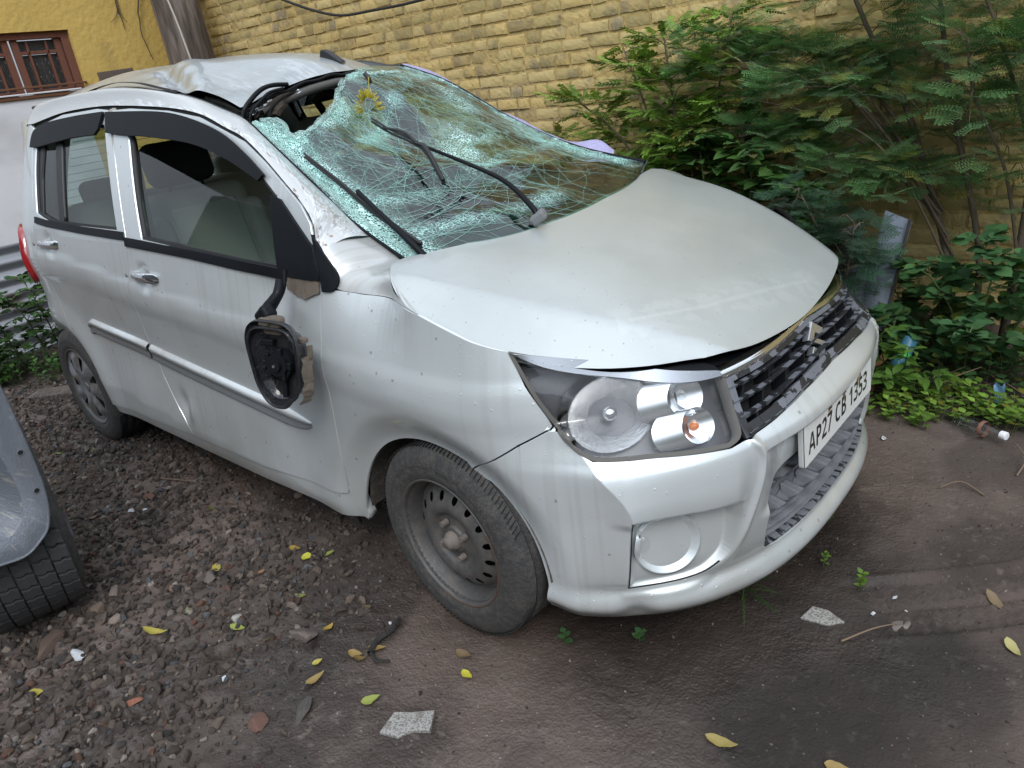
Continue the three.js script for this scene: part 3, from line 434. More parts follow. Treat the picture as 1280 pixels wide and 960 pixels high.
// black shell added inside the panels for the shade in gaps; floor, firewall
const shellF = (a, y) => { const p = B(a, y); return p; };
mesh('dark_inner_shell', [patch(B, [[-.90, .27], [-.95, .5], [-1.2, .56], [-1.5, .5], [-1.55, .25], [-1.9, .25], [-1.9, .95], [.84, .93], [.84, .27]], { cell: .08, out: -.07, thick: 0 }), patch(BL, [[-.90, .27], [-.95, .5], [-1.2, .56], [-1.5, .5], [-1.55, .25], [-1.9, .25], [-1.9, .95], [.84, .93], [.84, .27]], { cell: .08, sg: -1, out: -.07, thick: 0 }),
  xf(new THREE.BoxGeometry(3.0, .03, 1.36), [-.1, .26, 0]), xf(new THREE.BoxGeometry(.02, .62, 1.30), [.86, .58, 0]), xf(new THREE.BoxGeometry(.72, .03, .86), [1.28, .62, 0]), xf(new THREE.BoxGeometry(.02, .3, .9), [1.62, .42, 0]),
  patch(B, [[1.30, .64], [1.30, .86], [1.47, .83], [1.6, .78], [1.9, .73], [2.2, .715], [AF, .72], [2 * AF - 2.2, .715], [2 * AF - 1.6, .78], [2 * AF - 1.47, .83], [2 * AF - 1.3, .86], [2 * AF - 1.3, .66], [2 * AF - 2, .58], [2.0, .58]], { cell: .06, out: -.10, thick: 0 })], M.void, car);
// tailgate with its heated pane
const tgHole = smoothLoop([[-1.80, 1.06], [-1.74, 1.40], [AR, 1.42], [2 * AR + 1.74, 1.40], [2 * AR + 1.80, 1.06], [AR, 1.04]].map((q) => [...q, 1]), 1);
const tg = mesh('tailgate', patch(B, [[-1.95, .24], [-1.95, .9], [-1.80, .98], [-1.72, 1.2], [-1.62, 1.47], [-1.70, 1.49], [AR, 1.50], [2 * AR + 1.70, 1.49], [2 * AR + 1.62, 1.47], [2 * AR + 1.72, 1.2], [2 * AR + 1.8, .98], [2 * AR + 1.95, .9], [2 * AR + 1.95, .24]].map((q) => q), { cell: .06, holes: [tgHole], thick: .02 }), M.paint, car);
const rearGlass = mesh('rear_pane', patch(B, tgHole, { cell: .08, out: -.008, thick: 0 }), M.glass, tg);
{ const l = []; for (let k = 0; k < 9; k++) { const y = 1.09 + k * .036, pts = []; for (let i = 0; i <= 12; i++) pts.push(add3(B(lerp(-1.80, 2 * AR + 1.80, i / 12), y), [1, 0, 0], .014)); l.push(tube(pts, .0012, 24, 4)); } mesh('demister_line', l, std([.05, .035, .025], .6), tg); }
// ---- roof ----
const RF = (x, z) => [x, roofY(x, z), z];
const roofOut = [[-1.47, .49], [-1.2, .548], [-.6, .551], [-.1, .550], [.11, .547], [.25, .542], [.330, .535], ...smoothLoop([[.332, .50], [.318, .45], [.302, .40], [.272, .25], [.235, .1], [.175, -.05], [.065, -.22], [-.02, -.38], [-.10, -.50]], 3, false), [-.5, -.545], [-1.2, -.545], [-1.47, -.5]];
const roof = mesh('roof_panel', patch(RF, roofOut, { cell: .018, sg: -1, thick: .012 }), M.roof, car);
mesh('headliner', patch(RF, shrink(roofOut, .03), { cell: .08, sg: -1, out: -.045, thick: 0 }), std([.22, .215, .20], .9), roof);
{ const d = [[-.72, 1.512, .560], [-.6, 1.520, .560], [-.42, 1.524, .559], [-.25, 1.512, .558], [-.12, 1.492, .557], [.02, 1.470, .556]]; // the ditch moulding, peeling up in the middle
  mesh('roof_moulding', grid((u, v) => { const p = crv(d)(u), w = (v - .5) * .024, l = .010 * Math.sin(u * 3.1) + .004; return [p[0], p[1] + l - Math.abs(w) * .15, p[2] + w]; }, 30, 4, 1, 1, -1), M.wetBlack, roof);
  mesh('roof_ditch', tube([[-1.3, 1.505, .55], [-.95, 1.512, .555], [-.69, 1.515, .556], [-.42, 1.517, .556], [-.12, 1.485, .555], [.11, 1.446, .553], [.25, 1.406, .550], [.35, 1.372, .545]], .007, 60, 6), M.black, roof); }
{ // torn windscreen seal: follows the roof's edge, then loops loose over the driver's corner
  const e = smoothLoop([[.330, .535], [.332, .50], [.318, .45], [.302, .40], [.272, .25], [.235, .1], [.175, -.05], [.065, -.22], [-.02, -.38], [-.10, -.50]], 4, false).map(([x, z], i) => [x + .008, roofY(x, z) - .010 + .0025 * Math.sin(i * 1.7), z]);
  mesh('windscreen_seal', [tube(e, .0055, 90, 6), tube([[.335, 1.362, .545], [.338, 1.395, .53], [.342, 1.428, .492], [.335, 1.448, .45], [.318, 1.455, .40], [.295, 1.452, .33]], .0075, 40, 6), tube([[.35, 1.358, .53], [.352, 1.388, .515], [.352, 1.415, .475], [.338, 1.435, .43], [.31, 1.442, .36]], .005, 30, 6), tube([[.345, 1.35, .51], [.36, 1.365, .47], [.345, 1.39, .44], [.35, 1.41, .41], [.32, 1.42, .36], [.29, 1.43, .28]], .004, 40, 5)], M.wetBlack, roof);
  const lump = grid((u, v) => { const p = crv([[.300, 1.452, .33], [.322, 1.445, .40], [.332, 1.425, .455], [.334, 1.392, .50]])(u), w = .012 + .060 * Math.sin(Math.PI * Math.min(1, u * 1.15 + .05)) * v, n = fbm(u * 5, v * 3, 4, 7) - .5; return [p[0] + .012 - .020 * v + .030 * n * v, p[1] - .012 - w * .85 + .02 * (fbm(u * 7, v * 4, 3, 8) - .5) * v, p[2] - .25 * w + .02 * n * v]; }, 40, 16); lump.computeVertexNormals();
  mesh('torn_lining', lump, M.foam, roof);
  const e2 = e.slice(6).map((p, i) => add3(p, [.002, -.024 - .0025 * Math.sin((i + 6) * 1.7), 0])); mesh('roof_header', tube(e2, .014, 60, 8), std([.09, .085, .08], .7), roof);
  const sk = grid((u, v) => { const p = crv(e.slice(2, 16))(u); return [p[0] - .004 + .018 * v + .010 * (fbm(u * 9, v * 3, 3, 31) - .5), p[1] - .018 * v + .010 * (fbm(u * 12, v * 2, 3, 33) - .5), p[2]]; }, 60, 6, 1, 1); mesh('torn_foil', sk, M.chrome, roof); }
{ const s = new THREE.Shape(); s.moveTo(-.05, 0); s.lineTo(.04, 0); s.quadraticCurveTo(.02, .008, -.02, .022); s.quadraticCurveTo(-.042, .027, -.048, .022); s.closePath(); const g = new THREE.ExtrudeGeometry(s, { depth: .012, bevelEnabled: true, bevelSize: .005, bevelThickness: .010, bevelSegments: 4, curveSegments: 12 }); mesh('roof_aerial', xf(g, [.095, roofY(.095, -.02) - .002, -.03], [0, .25, -.28]), M.black, roof); }
// ---- bonnet ----
const HF = (x, z) => [x, H(x, z), z];
const hoodNear = smoothLoop([[1.041, .648], [1.09, .70], [1.14, .728], [1.21, .742], [1.317, .742], [1.473, .708], [1.60, .625], [1.70, .530], [1.782, .425, 1], [1.815, .36], [1.842, .25], [1.858, .08], [1.852, -.08], [1.83, -.25], [1.79, -.40], [1.70, -.54], [1.60, -.63], [1.473, -.705], [1.317, -.742], [1.21, -.742], [1.09, -.71], [1.02, -.66, 1], [1.055, -.5], [1.105, -.2], [1.12, .1], [1.10, .378], [1.06, .52], [1.033, .60]], 5);
const bonnet = mesh('bonnet', patch(HF, hoodNear, { cell: .02, sg: -1, thick: .016 }), M.bonnetPaint, car);
// cowl tray under the glass
mesh('cowl', [grid((u, v) => { const z = lerp(.60, -.64, u), x0 = 1.13 - .14 * Math.pow(Math.abs(z) / .62, 2.4); return [x0 - .02 - .13 * v, .975 - .012 * Math.sin(v * 3) + .006 * Math.sin(u * 40), z]; }, 60, 6, 1, 1), ...[.45, .15, -.2, -.45].map((z) => xf(rbox(.06, .012, .10, .004), [1.06, .985, z]))], M.wetBlack, car);
// ---- bumper ----
const BUC = { cell: .0036, thick: .012, dense: .006 };
const mir = (p) => p.map(([a, y]) => [2 * AF - a, y]).reverse();
const bumpTop = [[1.330, .533], [1.499, .641], [1.583, .683], [1.611, .652], [1.625, .640], [1.671, .613], [1.811, .606], [1.992, .592], [2.05, .598], [2.15, .607], [2.28, .622]];
const bumpLow = [[AF, .205], [2.3, .203], [2.18, .195], [2.0, .165], [1.88, .130], [1.72, .118], [1.6, .128], [1.505, .158], ...archFfront.slice(3, 16)];
const half = [...bumpLow.slice(1), ...bumpTop], bumperOut = [...half, [AF, .628], ...mir(half), [AF, .205]];
const gH = smoothLoop([[2.100, .280, 1], [2.096, .33], [2.115, .395], [2.165, .450], [2.25, .470], [AF, .474], [2 * AF - 2.25, .470], [2 * AF - 2.165, .450], [2 * AF - 2.115, .395], [2 * AF - 2.096, .33], [2 * AF - 2.1, .28, 1], [2 * AF - 2.16, .262], [AF, .268], [2.16, .262]], 5);
const bumpKey = (() => { const o = densify(bumperOut, .012), h = densify(gH, .012); return keyhole(area2(o) > 0 ? o : o.reverse(), area2(h) < 0 ? h : h.reverse()); })();
const bumper = mesh('front_bumper', [patch(B, clipAxis(bumpKey, 0, AF, -1), { ...BUC, thick: 0 }), patch(B, clipAxis(bumpKey, 0, AF, 1), { cell: .012, thick: 0 }), patch(B, bumperOut, { cell: .3, thick: .012, dense: .006, holes: [gH], cut: () => true })], M.paint, car);
// lower grille: a dished mesh of waves
mesh('lower_grille', patch(B, shrink(gH, -.012), { cell: .04, out: -.065, thick: 0 }), M.greyPlastic, bumper);
for (let r = 0; r < 7; r++) { const y0 = .285 + r * .030; const g = grid((u, v) => { const a = lerp(2.07, 2 * AF - 2.07, u), y = y0 + .010 * Math.sin(u * 62 + (r & 1) * Math.PI) * Math.min(1, Math.abs(v * 2)) , n = fnormal(B, a, y, 1); return add3(B(a, y + (v - .5) * .006), n, -.018 - .045 * v); }, 120, 1, 1, 1); g.computeVertexNormals(); mesh('grille_slat', g, M.greyPlastic, bumper); }
mesh('lower_lip', grid((u, v) => { const a = lerp(2.11, 2 * AF - 2.11, u), n = fnormal(B, a, .268, 1); return add3(B(a, .270 + .004 * v), n, -.075 * v + .0); }, 80, 3, 3, .1), M.peel, bumper);
{ const r = rng(5), l = []; for (let k = 0; k < 16; k++) { const a = lerp(2.13, 2 * AF - 2.13, (k + .3 + .4 * r()) / 16), n = fnormal(B, a, .27, 1), p = add3(B(a, .274), n, -.012), X = norm3(sub3(B(a + .02, .27), B(a - .02, .27))); l.push(basisGeo(rbox(.018, .006, .022, .002), p, X, [0, 1, 0], cross3(X, [0, 1, 0]))); } mesh('grille_clip', l, M.greyPlastic, bumper); }
for (const F of [B, (a, y) => { const p = B(a, y); return [p[0], p[1], -p[2]]; }]) { const L = FOGP, i0 = L.length - 14, pts = [...L.slice(L.length - 6), L[0]], bot = L.slice(L.length - 26, L.length - 5); const rib = (q, w) => grid((u, v) => { const f = u * (q.length - 1), i = Math.min(q.length - 2, Math.floor(f)), t = f - i, a = lerp(q[i][0], q[i + 1][0], t), y = lerp(q[i][1], q[i + 1][1], t), dx = q[i + 1][0] - q[i][0], dy = q[i + 1][1] - q[i][1], l = Math.hypot(dx, dy) || 1, o = (v - .5) * w; return add3(F(a - dy / l * o, y + dx / l * o), fnormal(F, a, y, F === B ? 1 : -1), .0009); }, 60, 2); mesh('bezel_gap', [rib(pts, .0035), rib(bot, .003)], M.void, bumper); }
// fog-lamp blank: a dished disc with a rim and a small lens
function fogBlank(F, sg) {
  const c = [1.832, .372], rr = [.088, .079];
  const disc = grid((u, v) => { const w = u * 2 * Math.PI * sg, a = c[0] + rr[0] * v * Math.cos(w), y = c[1] + rr[1] * v * Math.sin(w), n = fnormal(F, a, y, sg); const dish = v > .93 ? .014 - .010 * Math.pow((v - .965) / .035, 2) : .012 - .044 * (1 - (v / .93) ** 2) * (1 - .35 * Math.cos(w) * v); return add3(F(a, y), n, dish); }, 56, 26, 1, 1, -1, false); disc.computeVertexNormals();
  const d = mesh('fog_lamp_cover', disc, M.hoodPaint, bumper), p = F(1.775, .375), n = fnormal(F, 1.775, .375, sg), X = norm3(cross3([0, 1, 0], n)), Y = cross3(n, X);
  mesh('fog_lens', basisGeo(new THREE.SphereGeometry(1, 20, 12), add3(p, n, -.004), X.map((k) => k * .016), Y.map((k) => k * .024), n.map((k) => k * .012)), M.lens, d);
}
fogBlank(B, 1); fogBlank((a, y) => { const p = B(a, y); return [p[0], p[1], -p[2]]; }, -1);
// ---- upper grille ----
const ugOut = [[2.040, .600], [2.052, .66], [2.062, .722], [2.2, .727], [AF, .742], [2 * AF - 2.2, .727], [2 * AF - 2.062, .722], [2 * AF - 2.04, .600], [2 * AF - 2.3, .622], [AF, .628], [2.3, .622]];
const ug = mesh('upper_grille', [patch(B, ugOut, { cell: .05, out: -.050, thick: -.03 })], M.void, car);
{ // four rows of long lozenges, their black coat peeling
  const yTop = (a) => tab([[2.05, .722], [2.2, .727], [AF, .742], [2 * AF - 2.2, .727], [2 * AF - 2.05, .722]], a), yBot = (a) => tab([[2.04, .604], [2.15, .612], [2.3, .626], [AF, .632], [2 * AF - 2.3, .626], [2 * AF - 2.15, .612], [2 * AF - 2.04, .604]], a), N = 4;
  const at = (a, t, o) => { const y = lerp(yBot(a), yTop(a), t), n = fnormal(B, a, y, 1); return add3(B(a, y), n, o); };
  for (let r = 0; r <= N; r++) {
    const prof = [[-.015, -.045], [-.048, -.008], [.0, .002], [.048, -.010], [.02, -.045]];
    const g = grid((u, v) => { const a = lerp(2.052, 2 * AF - 2.052, u), f = v * 4, i = Math.min(3, Math.floor(f)), w = f - i, dt = lerp(prof[i][0], prof[i + 1][0], w), o = lerp(prof[i][1], prof[i + 1][1], w), zig = .0 * (Math.abs(((u * 9 + r * .5) % 1) - .5) * 4 - 1) * (r > 0 && r < N ? 1 : .3); return at(a, clamp(r / N + dt + zig * .5, -.02, 1.02), o + .003); }, 108, 4, 2, .1, -1); mesh('grille_bar', g.index ? g.toNonIndexed() : g, M.peel, ug).geometry.computeVertexNormals();
  }
  for (let r = 0; r < N; r++) for (let k = 0; k < 7; k++) { const u = (k + (r & 1 ? .5 : 0) + .25) / 7.5 + .02; if (u > .99) continue; const a = lerp(2.06, 2 * AF - 2.06, u), w = .008; const g = grid((p, q) => at(a + (p - .5) * 2 * w * (1 - .3 * Math.abs(q - .5)) + (q - .5) * .034, (r + q) / N, p < .05 || p > .95 ? -.045 : -.006), 4, 3, .06, .05, -1).toNonIndexed(); g.computeVertexNormals(); mesh('grille_web', g, M.wetBlack, ug); }
  mesh('grille_frame', patch(B, ugOut, { cell: .03, out: .002, thick: .03, holes: [shrink(densify(ugOut, .04), .019)] }), M.peel, ug);
  // bright strip along the top edge
  mesh('chrome_strip', grid((u, v) => { const a = lerp(2.045, 2 * AF - 2.045, u), t = v * Math.PI, y = yTop(a) + .018 - .036 * v * 0.9, n = fnormal(B, a, y, 1); return add3(B(a, y), n, -.004 + .013 * Math.sin(t)); }, 90, 8, 1, 1, -1), M.chrome, ug);
  mesh('slam_panel', grid((u, v) => { const a = lerp(2.0, 2 * AF - 2.0, u), y = lerp(.742, .775, v), n = fnormal(B, a, y, 1); return add3(B(a, y), n, -.012 - .02 * v); }, 60, 4, 2, .1, -1), M.wetBlack, car);
  // the angular S on the grille
  const S = new THREE.Shape(), pts = [[0, 1], [1, .38], [.60, .13], [0, .50], [-.33, .30], [1, -.38], [0, -1], [-1, -.38], [-.60, -.13], [0, -.50], [.33, -.30], [-1, .38]].map(([x, y]) => [x * .048, y * .052]);
  pts.forEach(([x, y], i) => (i ? S.lineTo(x, y) : S.moveTo(x, y))); S.closePath();
  const g = new THREE.ExtrudeGeometry(S, { depth: .008, bevelEnabled: true, bevelSize: .002, bevelThickness: .005, bevelSegments: 3 }), n = norm3([.93, .30, .0]); mesh('grille_badge', basisGeo(g, [1.868, .672, 0], [0, 0, -1], norm3([-.30, .93, 0]), n), M.badge, ug);
}
// ---- headlights ----
const lampOut = smoothLoop([[1.487, .852, 1], [1.525, .783], [1.574, .706], [1.617, .652], [1.671, .618], [1.740, .610], [1.811, .608], [1.90, .602], [1.99, .597, 1], [2.03, .610], [2.046, .658], [2.053, .722, 1], [1.95, .744], [1.857, .763], [1.674, .803]], 4);
function headlight(F, sg) {
  const hl = mesh('headlight', patch(F, lampOut, { cell: .02, sg, out: -.060, thick: -.056 }), M.bezel, car);
  mesh('lamp_lens', patch(F, shrink(lampOut, .003), { cell: .02, sg, out: .003, thick: .004 }), M.lens, hl);
  mesh('lamp_gasket', patch(F, shrink(lampOut, -.002), { cell: .02, sg, out: .004, thick: .03, holes: [shrink(lampOut, .005)] }), std([.10, .095, .085], .7), hl);
  mesh('chrome_brow', patch(F, smoothLoop([[1.490, .852, 1], [1.674, .805], [1.86, .763], [2.035, .733], [2.06, .720, 1], [1.95, .726], [1.82, .745], [1.66, .780], [1.56, .813]], 4), { cell: .02, sg, out: .008, thick: .02 }), M.darkChrome, hl);
  mesh('brow_top', patch(F, smoothLoop([[1.66, .815, 1], [1.72, .804], [1.86, .780], [2.02, .752], [2.06, .722, 1], [2.035, .732], [1.86, .759], [1.70, .790]], 4), { cell: .02, sg, out: .001, thick: .02 }), M.wetBlack, hl);
  const bowl = (a, y, r, d, o, ry = 1, seg = 28, turn = 0) => { const p = add3(F(a, y), fnormal(F, a, y, sg), o), n = norm3(add3(fnormal(F, a, y, sg), [.55, -.05, .12 * sg], .8)), X = norm3(cross3([0, 1, 0], n)), Y = cross3(n, X); return { p, n, X, Y, g: grid((u, v) => { const w = u * 2 * Math.PI, q = [X, Y, n], c = [r * v * Math.cos(w), r * ry * v * Math.sin(w), -d * (1 - v * v)]; let P = p.slice(); for (let k = 0; k < 3; k++) P = add3(P, q[k], c[k]); return P; }, seg, 8) }; };
  const m = bowl(1.722, .695, .104, .060, -.014, .82, 64); mesh('reflector', m.g, M.bowl, hl);
  mesh('reflector_rim', [grid((u, v) => { const w = u * 2 * Math.PI, r = .104 + .008 * v, t = add3(add3(add3(m.p, m.X, r * Math.cos(w)), m.Y, r * .82 * Math.sin(w)), m.n, .004 - .05 * v); return t; }, 40, 4)], M.reflector, hl);
  mesh('bulb', basisGeo(new THREE.CapsuleGeometry(.009, .03, 6, 12).rotateX(Math.PI / 2), add3(m.p, m.n, -.03), m.X, m.Y, m.n), M.lens, hl);
  mesh('bulb_shield', basisGeo(new THREE.SphereGeometry(.017, 16, 10, 0, 6.3, 0, 1.6).rotateX(Math.PI / 2), add3(m.p, m.n, -.012), m.X, m.Y, m.n), M.chromeClean, hl);
  for (const [a, y, k] of [[1.928, .704, 0], [1.940, .645, 1]]) {
    const b = bowl(a, y, k ? .040 : .044, .032, -.010, 1, 30), rf = mesh('reflector', b.g, M.reflector, hl);
    mesh('reflector_tube', grid((u, v) => { const w = u * 2 * Math.PI, r = (k ? .040 : .044) + .002 + .006 * v; return add3(add3(add3(b.p, b.X, r * Math.cos(w) - .055 * v * sg), b.Y, r * Math.sin(w)), b.n, .002 - .03 * v); }, 36, 4), M.reflTube, hl);
    mesh('bulb', basisGeo(new THREE.SphereGeometry(1, 16, 12), add3(b.p, b.n, -.016), b.X.map((q) => q * .012), b.Y.map((q) => q * .010), b.n.map((q) => q * .012)), k ? M.amber : M.lens, hl);
  }
}
headlight(B, 1); headlight(BL, -1);
// ---- number plate ----
{
  const c = document.createElement('canvas'); c.width = 1024; c.height = 224; const g = c.getContext('2d'), r = rng(77);
  g.fillStyle = '#e3e3e0'; g.fillRect(0, 0, 1024, 224); g.fillStyle = '#17181c'; g.font = 'bold 148px sans-serif'; g.textBaseline = 'middle'; g.textAlign = 'center';
  g.setTransform(1, 0, -.10, 1, 12, 0); g.fillText('AP27 CB 1353', 506, 124, 900); g.setTransform(1, 0, 0, 1, 0, 0);
  for (let k = 0; k < 240; k++) { g.fillStyle = 'rgba(120,110,95,' + (.04 + .10 * r()) + ')'; g.beginPath(); g.ellipse(r() * 1024, r() * 224, 1 + r() * 5, 1 + r() * 9, 0, 0, 7); g.fill(); }
  for (const [x, y, s] of [[350, 40, 1], [560, 38, 1.1], [790, 60, 1.2], [830, 45, .8]]) for (let k = 0; k < 30; k++) { g.fillStyle = 'rgba(' + (70 + 40 * r() | 0) + ',' + (45 + 20 * r() | 0) + ',25,.22)'; g.beginPath(); g.ellipse(x + (r() - .5) * 26 * s, y + r() * 60 * s * r(), 4 + r() * 6, 5 + r() * 14, 0, 0, 7); g.fill(); }
  g.fillStyle = 'rgba(105,98,88,.75)'; g.beginPath(); g.moveTo(560, 20); g.lineTo(600, 30); g.lineTo(585, 95); g.lineTo(560, 100); g.fill();
  const t = new THREE.CanvasTexture(c); t.colorSpace = THREE.SRGBColorSpace;
  const W = .5, Hh = .110, sh = new THREE.Shape(), q = .008; sh.moveTo(-W / 2 + q, -Hh / 2); sh.lineTo(W / 2 - q, -Hh / 2); sh.quadraticCurveTo(W / 2, -Hh / 2, W / 2, -Hh / 2 + q); sh.lineTo(W / 2, Hh / 2 - q); sh.quadraticCurveTo(W / 2, Hh / 2, W / 2 - q, Hh / 2); sh.lineTo(-W / 2 + q, Hh / 2); sh.quadraticCurveTo(-W / 2, Hh / 2, -W / 2, Hh / 2 - q); sh.lineTo(-W / 2, -Hh / 2 + q); sh.quadraticCurveTo(-W / 2, -Hh / 2, -W / 2 + q, -Hh / 2);
  const face = new THREE.ShapeGeometry(sh, 6), u = face.attributes.uv, p = face.attributes.position; for (let i = 0; i < u.count; i++) u.setXY(i, p.getX(i) / W + .5, p.getY(i) / Hh + .5);
  const X = [0, 0, -1], Y = norm3([-.06, 1, 0]), n = cross3(X, Y), P = [1.944, .500, 0];
  const plate = mesh('number_plate', basisGeo(new THREE.ExtrudeGeometry(sh, { depth: .008, bevelEnabled: true, bevelSize: .002, bevelThickness: .002, bevelSegments: 2 }), add3(P, n, -.012), X, Y, n), std([.5, .5, .49], .5), car);
  mesh('plate_face', basisGeo(face, add3(P, n, .001), X, Y, n), phys([1, 1, 1], .4, 0, { map: t, clearcoat: .4, bumpMap: rep(T.drops, 2), bumpScale: .0008 }), plate);
  for (const x of [-.075, .03]) mesh('plate_screw', basisGeo(new THREE.CylinderGeometry(.006, .007, .005, 10).rotateX(Math.PI / 2), add3(add3(add3(P, X, x), Y, .036), n, .002), X, Y, n), M.rust, plate);
  mesh('plate_frame', basisGeo(rbox(.40, .010, .010, .004), add3(add3(P, Y, .064), n, -.004), X, Y, n), M.paint, plate);
}
// ---- wheels ----
M.nut = std([.20, .17, .145], .7, .2, { bumpMap: rep(T.grain, 6), bumpScale: .001 });
function wheel(x, z, turn, cap, name) {
  const w = new THREE.Group(); w.name = 'wheel'; w.position.set(x, .285, z); w.rotation.y = turn; car.add(w);
  // profile across the tyre: [axial offset from the outer face, radius]
  const hw = .083, prof = [[-.03, .176], [.0, .180], [.006, .192], [.012, .205], [.0125, .215], [.0105, .228], [.0128, .232], [.010, .246], [.004, .262], [-.004, .274], [-.012, .280], [-.030, .2835]];
  const pts = [...prof.map(([o, r]) => [hw + o - .012, r])]; for (const gz of [.035, 0, -.035]) pts.push([gz + .006, .2855], [gz + .005, .278], [gz - .005, .278], [gz - .006, .2855]); pts.push(...prof.slice().reverse().map(([o, r]) => [-(hw + o - .012), r]));
  const NU = 96, g = grid((u, v) => { const i = Math.min(pts.length - 2, Math.floor(v * (pts.length - 1))), f = v * (pts.length - 1) - i, o = lerp(pts[i][0], pts[i + 1][0], f); let r = lerp(pts[i][1], pts[i + 1][1], f); const t = u * 2 * Math.PI; let yy = r * Math.sin(t), xx = r * Math.cos(t); if (yy < -.272) { const k = (-.272 - yy); yy = -.272 - k * .35; } return [xx, yy, o]; }, NU, pts.length - 1, 1.8, .4, 1, true); g.computeVertexNormals();
  const tyre = mesh('tyre', g, M.tyre, w);
  { const l = []; for (let k = 0; k < 130; k++) { const t = k / 130 * 2 * Math.PI; if (Math.sin(t) < -.93) continue; for (const [z0, L] of [[.056, .026], [.018, .020], [-.018, .02], [-.056, .026]]) { const b = new THREE.BoxGeometry(.0016, .004, L); b.rotateY(z0 > 0 ? .35 : -.35); b.translate(0, .2822, z0); b.rotateZ(t + (Math.abs(z0) > .03 ? .02 : 0)); l.push(b); } } mesh('tread_sipe', l, M.void, tyre); }
  const ring = (rz, nu = 64, uvw = 1) => { const gg = grid((u, v) => { const i = Math.min(rz.length - 2, Math.floor(v * (rz.length - 1))), f = v * (rz.length - 1) - i, r = lerp(rz[i][0], rz[i + 1][0], f), o = lerp(rz[i][1], rz[i + 1][1], f), t = u * 2 * Math.PI; return [r * Math.cos(t), r * Math.sin(t), o]; }, nu, (rz.length - 1), 1.2, .2, -1, true); gg.computeVertexNormals(); return gg; };
  const rim = mesh('rim', ring([[.192, .072], [.190, .078], [.186, .078], [.181, .073], [.178, .058], [.172, .054], [.168, .030], [.162, .012], [.158, -.02], [.158, -.08]]), M.steel, w);
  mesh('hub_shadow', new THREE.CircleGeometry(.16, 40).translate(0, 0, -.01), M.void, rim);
  if (!cap) {
    // pressed-steel disc: raised centre, a ring of oval holes near the rim
    const dz = (r) => ctab([[0, .054], [.035, .054], [.042, .047], [.07, .045], [.082, .056], [.10, .060], [.115, .056], [.140, .042], [.160, .024]], r), Fd = (t, r) => [r * Math.cos(t), r * Math.sin(t), dz(r)];
    const NH = 16, hole = (t, r) => { const q = (t / (2 * Math.PI) * NH) % 1, dt = (q - .5) / NH * 2 * Math.PI * r; return (dt / .0088) ** 2 + ((r - .130) / .0125) ** 2 < 1; };
    const pos = []; const F2 = (u, v) => Fd(u * 2 * Math.PI, lerp(.012, .163, v)), nu = 720, nv = 70, gg = grid(F2, nu, nv, 1, .15, 1, true), idx = [];
    for (let j = 0; j < nv; j++) for (let i = 0; i < nu; i++) { if (hole((i + .5) / nu * 2 * Math.PI, lerp(.012, .163, (j + .5) / nv))) continue; const a = j * (nu + 1) + i, b = a + 1, c = a + nu + 1, d = c + 1; idx.push(a, c, b, b, c, d); } gg.setIndex(idx); gg.computeVertexNormals(); { const uv = gg.attributes.uv, p = gg.attributes.position; for (let i = 0; i < uv.count; i++) uv.setXY(i, p.getX(i) * 2, p.getY(i) * 2); }
    mesh('wheel_disc', gg, M.steel, w);
    const hub = mesh('hub_cap', ring([[.028, .050], [.026, .066], [.018, .072], [.016, .080], [.001, .082]], 28), M.nut, w);
    for (let k = 0; k < 4; k++) { const t = k * Math.PI / 2 + .5; mesh('wheel_nut', new THREE.CylinderGeometry(.0085, .0105, .020, 6).rotateX(Math.PI / 2).translate(.052 * Math.cos(t), .052 * Math.sin(t), .058), M.nut, hub); }
    mesh('rim_rust', new THREE.TorusGeometry(.1885, .0016, 6, 60, 2.4).rotateZ(-1.9).translate(0, 0, .0775), M.rust, rim);
  } else {
    const slot = (t, r) => { const k = (t / (2 * Math.PI) * 7) % 1, q = (k - .5) * 2 * Math.PI / 7, c = (r - .11) * 5.2; return Math.abs(q + c * .16) < .085 + .06 * (r - .10) / .05 && r > .085 && r < .152; };
    const dz = (t, r) => { const k = (t / (2 * Math.PI) * 7) % 1, q = Math.cos((k - .5) * 2 * Math.PI); return ctab([[0, .070], [.03, .072], [.05, .078], [.10, .080], [.15, .074], [.176, .068], [.186, .078]], r) - .007 * q * sstep(.05, .1, r) * sstep(.17, .14, r); };
    const nu = 420, nv = 60, gg = grid((u, v) => { const r = lerp(.001, .187, v), t = u * 2 * Math.PI; return [r * Math.cos(t), r * Math.sin(t), dz(t, r)]; }, nu, nv, 1, 1, 1, true), idx = [];
    for (let j = 0; j < nv; j++) for (let i = 0; i < nu; i++) { if (slot((i + .5) / nu * 2 * Math.PI, lerp(.001, .187, (j + .5) / nv))) continue; const a = j * (nu + 1) + i, b = a + 1, c = a + nu + 1, d = c + 1; idx.push(a, c, b, b, c, d); } gg.setIndex(idx); gg.computeVertexNormals(); { const uv = gg.attributes.uv, p = gg.attributes.position; for (let i = 0; i < uv.count; i++) uv.setXY(i, p.getX(i), p.getY(i)); }
    mesh('wheel_cover', gg, M.hubcap, w); mesh('cover_badge', new THREE.CylinderGeometry(.022, .024, .006, 24).rotateX(Math.PI / 2).translate(0, 0, .073), M.hubcap, w);
  }
  return w;
}
wheel(AX, .700, -.06, false); wheel(-AX, .702, 0, true); wheel(AX, -.70, Math.PI - .06, true); wheel(-AX, -.70, Math.PI, true);
